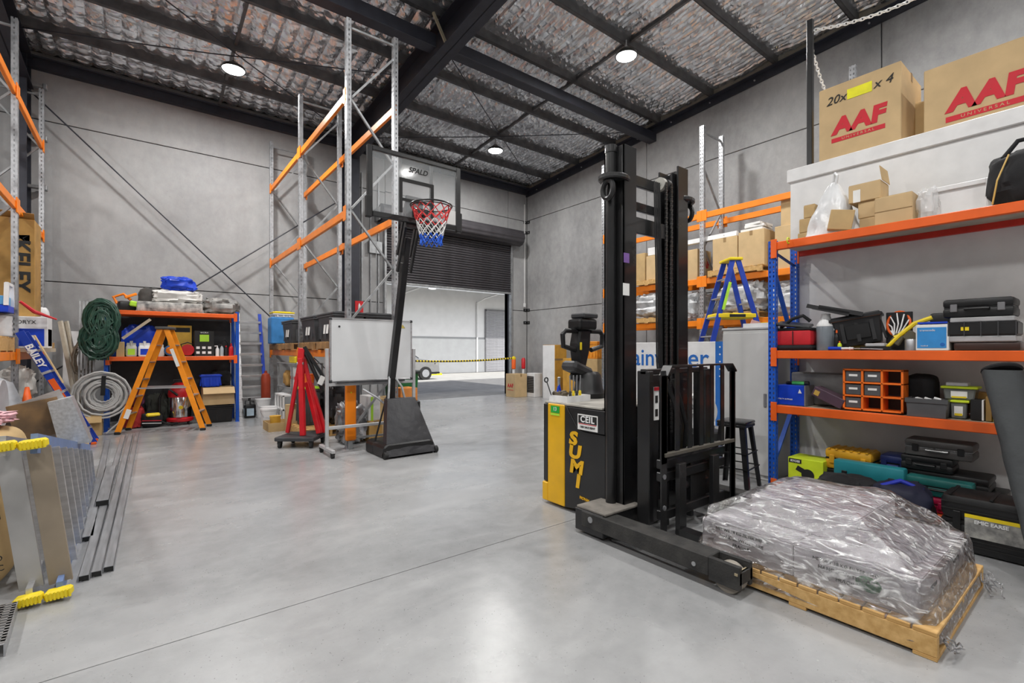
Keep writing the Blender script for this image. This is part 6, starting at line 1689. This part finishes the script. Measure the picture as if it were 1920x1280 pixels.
# --- top shelf
wb_ = thing('carrier_bag', 'white plastic carrier bag of parts at the left of the top shelf', 'bag', (5.62, 1.86, Z3))
def bagf(u, v):
    a = 2 * math.pi * u
    w = max(.0, 1 - v) ** .75
    sg = lambda x, p: math.copysign(abs(x) ** p, x)
    n_ = 1 + .16 * mnoise.noise(Vector((math.cos(a) * 2.2, math.sin(a) * 2.2, v * 4))) + .07 * math.sin(a * 7 + v * 5) * v
    rx, ry = .20 * (w * .86 + .12) * n_, .25 * (w * .92 + .09) * n_
    return Vector((rx * sg(math.cos(a), .8), ry * sg(math.sin(a), .8) - .04 * v * v + .03 * v, .002 + .56 * v))
b = B(); b.sheet(44, 26, bagf, closed_u=True); obj('bag_skin', b, mat('bag_white', (.80, .81, .82), .3, 0, .08, 5, bump=.5, bscale=18, alpha=.88), wb_, smooth=True)
b = B(); b.tube([(-.02, -.03, .50), (-.03, -.05, .62), (0, -.02, .66), (.03, .0, .60), (.02, .02, .50)], .014, 6); obj('bag_handle', b, MATS['bag_white'], wb_, smooth=True)
b = B(); b.obox((-.10, -.10, .12), (.20, .20, .20), rotm(10, 5, 20), .005); obj('carton_inside', b, CARD, wb_)
for k, (x, y, z, dx, dy, dz, lab) in enumerate(((5.80, 2.16, 0, .16, .15, .13, 'small brown carton at the bottom behind the carrier bag'), (5.80, 2.15, .132, .16, .14, .15, 'small brown carton in the middle behind the carrier bag'), (5.80, 2.12, .284, .16, .11, .14, 'small brown carton on top behind the carrier bag'),
        (5.66, 1.545, 0, .20, .14, .13, 'small tan carton at the bottom right of the carrier bag'), (5.66, 1.545, .132, .20, .16, .16, 'small tan carton in the middle right of the carrier bag'))):
    carton('carton', lab, x - dx / 2, x + dx / 2, y - dy / 2, y + dy / 2, Z3 + z, Z3 + z + dz, CARD if k < 3 else CARDL, tape=False, group='small cartons on the top shelf')
t = carton('carton', 'open-flapped tan carton with a paper label on top of the right carton pile', 5.54, 5.80, 1.44, 1.70, Z3 + .294, Z3 + .47, CARDL, tape=False, group='small cartons on the top shelf')
b = B(); b.box(-.133, -.130, .03, .09, .0, .12); obj('paper_label', b, PAPER, t)
b = B(); b.obox((0, -.13, .24), (.24, .005, .14), rotm(-8, 0, 0)); obj('open_flap', b, CARD, t)
t = carton('carton', 'low pale carton in front of the clear sheet on the top shelf', 5.44, 5.72, 1.18, 1.46, Z3, Z3 + .27, CARDL, tape=False, group='small cartons on the top shelf')
b = B(); b.box(-.143, -.1405, -.14, .14, .13, .136); obj('lid_seam', b, TAPE, t)
single('clear_bag', B().blob((0, 0, 0), (.22, .16, .30), .25, 2.8, 81), CLEAR, 'clear plastic bag beside the low pale carton', 'bag', loc=(5.62, 1.10, Z3), smooth=True)
pf = thing('picture_frame', 'white empty frame standing on the top shelf', 'frame', (5.60, .90, Z3))
for (y0, y1, z0, z1) in ((-.21, -.17, 0, .29), (.17, .21, 0, .29), (-.17, .17, .25, .29), (-.17, .17, 0, .03)):
    b = B(); b.box(-.015, .015, y0, y1, z0, z1, .003); obj('frame_bar', b, WHITEP, pf)
b = B(); b.box(.006, .012, -.17, .17, .03, .25); obj('backing', b, WHITE, pf)
bb = thing('black_duffel', 'black sports bag with gold piping at the right end of the top shelf', 'bag', (5.62, .42, Z3))
b = B(); b.blob((0, 0, 0), (.46, .60, .44), .14, 1.8, 83, 40, 26); obj('bag_body', b, BLACKF, bb, smooth=True)
b = B(); b.tube([(-.20, .25, .02), (-.225, .22, .2), (-.18, .16, .40)], .006, 6); obj('piping', b, mat('gold_piping', (.70, .45, .12), .5), bb)
b = B(); b.tube([(-.1, .2, .40), (-.08, .12, .52), (-.02, -.05, .54), (0, -.2, .42)], .018, 8); obj('strap', b, BLACKF, bb, smooth=True)
single('cable_tie_loop', B().tube([(.03 * math.cos(k * .5236), -.01, .03 * math.sin(k * .5236)) for k in range(12)], .006, 6, closed=True), YELLOWG, 'lime tape loop tied to the left end of the top orange beam', 'tape', loc=(5.325, 2.18, 2.64))
# --- eye-level shelf
rbg = thing('tool_bag', 'red and black open tool bag at the left end of the eye-level shelf', 'tool bag', (5.52, 2.15, Z2))
b = B(); b.box(-.13, .14, -.17, .17, .05, .21, .025, 2); obj('red_body', b, mat('red_nylon', (.62, .02, .03), .7, bump=.3, bscale=120), rbg, smooth=True)
b = B(); b.box(-.14, .15, -.18, .18, 0, .055, .02); b.box(-.125, .135, -.175, .175, .205, .235, .01); obj('black_base', b, BLACKF, rbg)
b = B(); b.obox((-.04, .02, .27), (.20, .32, .03), rotm(8, -10, 10), .01); obj('flap', b, mat('flap_black', (.03, .032, .035), .35), rbg)
b = B(); b.tube([(-.08, .14, .24), (-.10, .02, .33), (-.09, -.08, .36), (-.06, -.14, .30)], .018, 8); obj('handle', b, BLACKF, rbg, smooth=True)
b = B(); b.box(-.138, -.134, -.004, .004, .06, .2); obj('seam', b, BLACKF, rbg)
jg = thing('plastic_jug', 'translucent grey jug beside the red tool bag', 'jug', (5.50, 1.885, Z2))
b = B(); b.lathe([(.078, 0), (.082, .01), (.082, .235), (.078, .245)], n=24); obj('tank', b, mat('jug_grey', (.22, .25, .28), .25, 0, .1), jg, smooth=True)
b = B(); b.lathe([(.080, .243), (.078, .26), (.055, .30), (.042, .34), (.040, .37), (0, .375)], n=24); obj('shoulder', b, WHITEP, jg, smooth=True)
b = B(); b.tube([(0, -.05, .29), (-.01, -.075, .27), (-.01, -.08, .20)], .014, 8); obj('handle', b, WHITEP, jg, smooth=True)
ct_ = tote('tilted black crate with two open lids on the eye-level shelf', 5.66, 1.62, Z2 + .055, .32, .40, .30, mat('crate_black', (.018, .018, .02), .5), lid=False, name='lidded_crate', cat='crate', taper=.82)
ct_.rotation_euler = (R(-10), 0, R(12))
for k, (y, z, a) in enumerate(((.10, .36, 24), (.20, .39, 26))):
    b = B(); b.obox((-.05, y, z), (.30, .36, .03), rotm(a, 0, 0), .01); b.obox((-.205, y, z), (.012, .37, .04), rotm(a, 0, 0)); obj('lid', b, mat('crate_lid', (.035, .035, .037), .4), ct_)
b = B(); b.box(-.165, -.155, -.10, .10, .06, .20, .004); obj('panel_recess', b, BLACK, ct_)
b = B(); b.box(-.172, -.15, -.20, .20, .255, .28); obj('rim_strip', b, mat('rim_brown', (.16, .06, .03), .5), ct_)
for k, (x, y, z, dx, dy, dz, m, lab) in enumerate(((5.46, 1.44, 0, .14, .24, .035, BLACK, 'flat black case under the grey packet on the eye-level shelf'), (5.46, 1.45, .036, .10, .15, .03, LGREY, 'pale grey packet on the flat black case'),
        (5.70, 1.60, 0, .22, .34, .05, mat('ochre_flat', (.25, .17, .03), .6), 'flat ochre box under the tilted crate'))):
    single('flat_box', B().obox((0, 0, dz / 2), (dx, dy, dz), None, .006), m, lab, 'box', 'flat boxes', (x, y, Z2 + z))
rh = thing('mini_hoop', 'red mini basketball hoop with white net against the tilted crate', 'mini hoop', (5.60, 1.32, Z2))
b = B(); b.tube([(.02 + .03 * math.sin(k * .3142), .085 * math.cos(k * .3142), .25 + .115 * math.sin(k * .3142)) for k in range(20)], .011, 8, closed=True); obj('rim', b, ORANGE2, rh, smooth=True)
b = B()
for k in range(9):
    a = k * .7; b.tube([(.02, .08 * math.cos(a), .25 + .10 * math.sin(a)), (-.05, .04 * math.cos(a + .5), .19 + .06 * math.sin(a + .5)), (-.06, .02 * math.cos(a), .14)], .006, 5)
obj('net', b, WHITEP, rh)
b = B(); b.box(.03, .045, -.10, .10, 0, .36, .004); obj('bracket', b, BLACK, rh)
bottle('small black spray can beside the jug', 5.43, 1.765, Z2, .022, .20, BLACK, ORANGE2)
bottle('small yellow and black glue tube beside the jug', 5.40, 1.73, Z2, .018, .09, YELLOWG, ORANGE2)
tr3 = thing('caulking_gun', 'blue and white screwdriver-like tool lying at the shelf front', 'tool', (5.385, 1.70, Z2))
b = B(); b.cyl((0, .12, .018), (0, .01, .018), .018, n=14); obj('handle', b, BLUET, tr3, smooth=True)
b = B(); b.cyl((0, .01, .018), (0, -.09, .018), .012, n=12); b.ball((0, -.06, .018), .016); obj('collar', b, WHITEP, tr3, smooth=True)
b = B(); b.cyl((0, -.09, .018), (0, -.32, .010), .004, n=8); obj('shaft', b, GALV, tr3)
gr = thing('yellow_pliers', 'big yellow-handled cable tool leaning on the eye-level shelf', 'tool', (5.50, 1.20, Z2))
b = B(); b.tube([(-.02, .18, .02), (-.02, .08, .14), (0, -.02, .24), (.02, -.14, .29)], [.016, .018, .02, .02], 8); b.tube([(-.02, .12, .12), (.0, .05, .16), (.0, .0, .10)], .016, 8); obj('grip', b, YELLOW, gr, smooth=True)
b = B(); b.obox((.0, .10, .10), (.05, .08, .10), rotm(30, 0, 0), .01); b.obox((.0, .0, .12), (.06, .10, .09), rotm(40, 0, 0), .01); obj('head', b, mat('tool_dark', (.10, .09, .06), .5), gr)
b = B(); b.lathe([(.045, 0), (.045, .09), (.04, .10), (0, .10)], (-.02, .0, 0), 16); obj('tin', b, GALV, gr, smooth=True)
bbx = thing('printed_box', 'white box with a blue printed front on the eye-level shelf', 'box', (5.52, 1.045, Z2))
b = B(); b.box(-.09, .09, -.11, .11, 0, .225, .004); obj('carton', b, PAPER, bbx)
b = B(); b.box(-.093, -.0905, -.095, .10, .02, .20); obj('blue_print', b, mat('print_blue', (.04, .30, .72), .5), bbx)
text('transcode', .026, WHITEINK, bbx, (-.094, .03, .175), '-x'); text('medical', .016, WHITEINK, bbx, (-.094, .05, .04), '-x')
b = B(); b.cyl((-.093, -.07, .05), (-.0945, -.07, .05), .016, n=16); obj('print_dot', b, INKB, bbx)
b = B(); b.obox((0, 0, .235), (.16, .20, .015), rotm(0, 4, 0)); obj('blue_lid', b, BLUET, bbx)
oc = thing('parts_organiser', 'brown-black parts case at the bottom of the case stack on the eye-level shelf', 'case', (5.60, .72, Z2), 0, 'case stack')
b = B(); b.box(-.15, .15, -.205, .19, 0, .068, .015, 2); obj('case_shell', b, mat('case_brown', (.05, .025, .02), .35), oc, smooth=True)
oc = thing('parts_organiser', 'clear-lidded black parts organiser in the case stack on the eye-level shelf', 'case', (5.60, .735, Z2 + .07), 0, 'case stack')
b = B(); b.box(-.16, .16, -.20, .205, 0, .05, .008); obj('clear_base', b, mat('organiser_clear', (.42, .42, .43), .25), oc)
b = B(); b.box(-.165, .165, -.205, .21, .052, .165, .012); obj('tray', b, BLACK, oc)
b = B(); b.box(-.16, .16, -.19, .195, .166, .205, .006); obj('clear_lid', b, MATS['organiser_clear'], oc)
for k in range(5):
    b = B(); b.box(-.170, -.164, -.20 + k * .1, -.192 + k * .1, .05, .17); obj('divider', b, DGREY, oc)
b = B(); b.obox((-.168, .10, .11), (.004, .05, .03)); obj('badge', b, YELLOW, oc)
toolcase('black drill case on top of the case stack on the eye-level shelf', 5.62, .765, Z2 + .277, .34, .43, .155, BLACK, latch=MGREY)
toolcase('small black case behind the drill case', 5.82, 1.04, Z2, .20, .16, .34, BLACK)
# --- lower shelf
t = thing('printed_box', 'royal blue box with a white triangle logo at the left of the lower shelf', 'box', (5.54, 2.19, Z1))
b = B(); b.box(-.10, .12, -.13, .14, 0, .21, .004); obj('carton', b, BLUET, t)
b = B(); b.box(-.105, .12, -.14, -.1305, 0, .212); obj('grey_end', b, MGREY, t)
b = B(); b.prism([(-.07, .13), (-.105, .13), (-.085, .175)], 'x', -.103, -.1005); obj('logo', b, WHITEINK, t)
text('UTILITY SUPPLIES', .020, WHITEINK, t, (-.103, .06, .06), '-x')
t = thing('small_parts', 'green and black small tools on top of the royal blue box', 'tools', (5.53, 2.16, Z1 + .212))
b = B(); b.cyl((0, -.07, .02), (0, .05, .02), .020, n=12); obj('green_torch', b, mat('torch_green', (.10, .60, .15), .5), t, smooth=True)
b = B(); b.cyl((.02, .05, .018), (.03, .12, .018), .018, n=10); b.cyl((0, -.07, .02), (0, -.11, .02), .022, n=10); obj('black_bit', b, BLACK, t)
single('alloy_box', B().box(-.09, .10, -.26, .26, 0, .34, .012), mat('alloy_grey', (.32, .32, .32), .4, .5, .15, 8), 'long grey alloy box at the back of the lower shelf', 'box', loc=(5.76, 2.02, Z1))
t = thing('purple_box', 'dark purple box tilted on its edge on the lower shelf', 'box', (5.50, 1.86, Z1 + .062), 0); t.rotation_euler = (R(24), 0, R(-6))
b = B(); b.box(-.07, .07, -.15, .15, 0, .10, .006); obj('carton', b, mat('purple_card', (.085, .05, .075), .5), t)
b = B(); b.box(-.073, -.0705, .08, .13, .02, .07); obj('gold_logo', b, mat('gold_print', (.55, .36, .08), .4), t)
dw = thing('drawer_organiser', 'orange frame drawer organiser with nine bays on the lower shelf', 'organiser', (5.50, 1.475, Z1))
OF = mat('organiser_orange', (.93, .19, .02), .4)
W_, H_ = .47, .40
for y in (-.235, -.085, .068, .218):
    b = B(); b.box(-.08, .09, y, y + .018, .008, H_, .003); obj('frame_post', b, OF, dw)
for z in (.008, .135, .262, .385):
    b = B(); b.box(-.08, .09, -.235, .236, z, z + .016, .003); obj('frame_rail', b, OF, dw)
b = B(); b.box(.085, .092, -.225, .225, .01, .395); obj('back', b, INK, dw)
for (c, r_) in ((0, 0), (0, 1), (0, 2), (1, 1), (1, 2)):
    y0 = (.086, -.067)[c]; z0 = .026 + r_ * .127
    b = B(); b.box(-.07, .08, y0, y0 + .13, z0, z0 + .10, .005); d_ = obj('drawer', b, mat('drawer_smoke', (.10, .10, .105), .2), dw)
    b = B(); b.box(-.074, -.0705, y0 + .03, y0 + .10, z0 + .05, z0 + .07); sub(d_, 'label_strip', b, PAPER)
b = B(); b.blob((0, 0, 0), (.26, .24, .36), .08, 1.5, 85, pw=.4); t = single('black_tote_bag', b, BLACKF, 'black upright cloth bag behind the drawer organiser', 'bag', loc=(5.76, 1.18, Z1), smooth=True)
tr4 = thing('grey_tray', 'open grey parts tray at the front of the lower shelf', 'tray', (5.47, 1.075, Z1))
b = B(); b.prism([(-.125, 0), (.125, 0), (.14, .16), (.135, .16), (.12, .008), (-.12, .008), (-.135, .16), (-.14, .16)], 'x', -.09, .10); b.box(-.092, -.085, -.13, .13, 0, .155); b.box(.094, .10, -.13, .13, 0, .155); b.box(-.10, -.085, -.145, .145, .12, .16, .003); obj('tray', b, mat('tray_grey', (.10, .10, .105), .45), tr4)
for k in range(3):
    b = B(); b.obox((-.02, .06 - k * .06, .15), (.06, .05, .02), rotm(20, 15 * k, 10 * k), .004); obj('white_fitting', b, WHITEP, tr4)
def ytub(label, c, dx, dy, dz):
    t = thing('screw_tub', label, 'tub', c, 0, 'clear screw tubs')
    b = B(); b.prism([(-dy * .44, 0), (dy * .44, 0), (dy / 2, dz), (-dy / 2, dz)], 'x', -dx / 2, dx / 2, .008); obj('tub', b, mat('tub_smoke', (.20, .21, .20), .2, alpha=.8), t)
    b = B(); b.box(-dx / 2 - .012, dx / 2 + .012, -dy / 2 - .014, dy / 2 + .014, dz, dz + .02, .005); obj('lid', b, YELLOWG, t)
    b = B(); b.obox((-dx / 2 - .003, 0, dz * .5), (.002, dy * .5, dz * .55)); obj('sticker', b, PAPER, t)
    b = B(); b.obox((-dx / 2 - .005, 0, dz * .25), (.002, dy * .45, dz * .15)); obj('sticker_band', b, YELLOW, t)
    return t
ytub('clear screw tub with a lime lid, lower of two on the lower shelf', (5.56, .885, Z1), .12, .11, .135)
ytub('wide clear screw tub with a lime lid, upper of two on the lower shelf', (5.60, .885, Z1 + .157), .16, .21, .095)
single('lid_packet', B().obox((0, 0, .015), (.13, .14, .028), None, .004), LGREY, 'grey packet on the upper lime lid', 'packet', loc=(5.58, .90, Z1 + .274))
for k, (y, dy, h, m, lab) in enumerate(((.775, .07, .17, BLACK, 'black book beside the lower screw tub'), (.735, .012, .17, PAPER, 'white thin booklet on the lower shelf'), (.70, .035, .20, mat('brown_book', (.28, .17, .05), .6), 'brown book on the lower shelf'), (.66, .03, .24, YELLOW, 'yellow folder at the right of the lower shelf'))):
    single('book', B().box(-.07, .07, -dy / 2, dy / 2, 0, h, .003), m, lab, 'book', 'books on the lower shelf', (5.55, y, Z1))
single('brown_flap_box', B().obox((0, 0, .10), (.16, .30, .19), rotm(6, 0, 0), .006), CARDD, 'dark brown carton at the back of the lower shelf near the right edge', 'box', loc=(5.80, .78, Z1 + .02))
# fabric tube leaning at the right edge
ft_ = thing('canvas_tube', 'dark grey canvas tube bag leaning at the right edge of the picture', 'canvas tube', (4.47, .29, 0))
def tubef(u, v):
    a = 2 * math.pi * u
    c = Vector((0, 0, .0)).lerp(Vector((.71, .30, 1.32)), v)
    r_ = .075 + .04 * v + .008 * mnoise.noise(Vector((math.cos(a) * 2, math.sin(a) * 2, v * 9)))
    return c + Vector((math.cos(a) * r_ * .8, math.sin(a) * r_, .03))
b = B(); b.sheet(28, 40, tubef, closed_u=True); obj('canvas', b, mat('canvas_grey', (.055, .06, .063), .75, 0, .12, 6, bump=.5, bscale=25), ft_, smooth=True)
b = B(); b.lathe([(.108, -.01), (.118, .0), (.112, .015), (0, .02)], (.71, .30, 1.345), 24, rotm(-12, 28, 0), sx=.85); obj('dark_end', b, BLACKF, ft_, smooth=True)
# --- floor level
t = thing('saw_box', 'lime box with a circular saw picture on the lowest shelf', 'box', (5.56, 2.05, Z0))
b = B(); b.box(-.14, .14, -.17, .16, 0, .27, .004); obj('carton', b, YELLOWG, t)
text('RYOBI', .032, WHITEINK, t, (-.1445, .09, .235), '-x', bold=.001)
b = B(); b.box(-.1425, -.1405, .03, .15, .215, .258); obj('print_band', b, INK, t)
b = B(); b.cyl((-.1405, -.03, .11), (-.144, -.03, .11), .06, n=24); b.obox((-.142, .03, .15), (.003, .10, .05), rotm(25, 0, 0)); b.obox((-.142, -.03, .055), (.003, .20, .012), rotm(14, 0, 0)); obj('saw_picture', b, INK, t)
b = B(); b.box(-.144, -.1405, -.15, .15, .015, .045); obj('caption_band', b, mat('lime_dark', (.42, .50, .02), .5), t)
toolcase('ochre hard case lying tilted behind the teal case', 5.66, 1.70, Z0 + .20, .30, .40, .20, mat('ochre_case', (.70, .36, .02), .45), ribs=6)
single('storage_chest', B().box(-.16, .16, -.24, .24, 0, .198, .01), BLACK, 'black chest under the ochre case on the lowest shelf', 'chest', loc=(5.68, 1.66, Z0))
toolcase('flat blue and grey case behind the teal case', 5.76, 1.36, Z0 + .235, .28, .22, .16, mat('navy_case', (.03, .05, .22), .4))
single('storage_chest', B().box(-.14, .14, -.15, .15, 0, .233, .01), DGREY, 'dark grey chest under the flat blue case', 'chest', loc=(5.77, 1.33, Z0))
toolcase('teal power tool case standing on its edge on the lowest shelf', 5.40, 1.49, Z0 + .0, .12, .55, .335, TEAL, hm=BLACK)
toolcase('grey-brown briefcase on top of the right case pile', 5.62, 1.02, .555, .26, .46, .145, mat('briefcase_grey', (.085, .08, .078), .4), latch=BLACK, hm=mat('handle_steel', (.25, .25, .25), .3, .6))
toolcase('black briefcase under the grey-brown briefcase', 5.63, 1.10, .425, .26, .36, .128, BLACK)
toolcase('long black case under the black briefcase', 5.70, 1.0, .30, .34, .60, .123, BLACK)
toolcase('dark teal case in the right case pile', 5.46, 1.00, .235, .14, .44, .155, mat('teal_dark', (.02, .15, .14), .4), hm=BLACK)
toolcase('raspberry red case at the bottom of the right case pile', 5.46, 1.06, Z0, .16, .26, .13, mat('raspberry', (.42, .01, .06), .4))
single('storage_chest', B().box(-.20, .20, -.36, .30, 0, .196, .01), BLACK, 'black chest under the long black case', 'chest', loc=(5.74, .98, Z0))
blobthing('navy_rucksack', 'navy rucksack with royal blue trim between pallet and lowest shelf', 'rucksack', (5.02, 1.16, 0), (.36, .40, .40), mat('navy_cloth', (.012, .014, .035), .7), .12, 1.8, 87)
single('rucksack_strap', B().tube([(4.86, 1.32, .24), (4.90, 1.26, .37), (4.98, 1.16, .415), (5.02, 1.02, .36)], .018, 8), mat('royal_blue_cloth', (.02, .04, .45), .6), 'royal blue strap over the navy rucksack', 'strap', smooth=True)
blobthing('black_holdall', 'black holdall in front of the teal case', 'bag', (5.08, 1.56, 0), (.40, .50, .36), BLACKF, .18, 2.0, 89)
bgc = toolcase('big black rugged case with a printed label standing at the right', 4.98, .60, 0, .34, .56, .42, mat('rugged_black', (.014, .014, .015), .38), latch=BLACK, ribs=3)
bpy.data.objects.remove([c_ for c_ in bgc.children if c_.name.startswith('handle')][0])
b = B(); b.box(-.176, -.172, -.24, .14, .13, .28); obj('printed_label', b, mat('label_grey', (.42, .41, .38), .5, 0, .3, 20, col2=(.15, .15, .15)), bgc)
b = B(); b.box(-.1775, -.173, -.24, .14, .27, .295); obj('yellow_strip', b, YELLOW, bgc)
text('EMIC EARSE', .034, WHITEINK, bgc, (-.178, .0, .245), '-x', bold=.001)
for z in (.06, .10, .31, .36):
    b = B(); b.box(-.176, -.168, -.27, .27, z, z + .008); obj('groove_bar', b, INK, bgc)
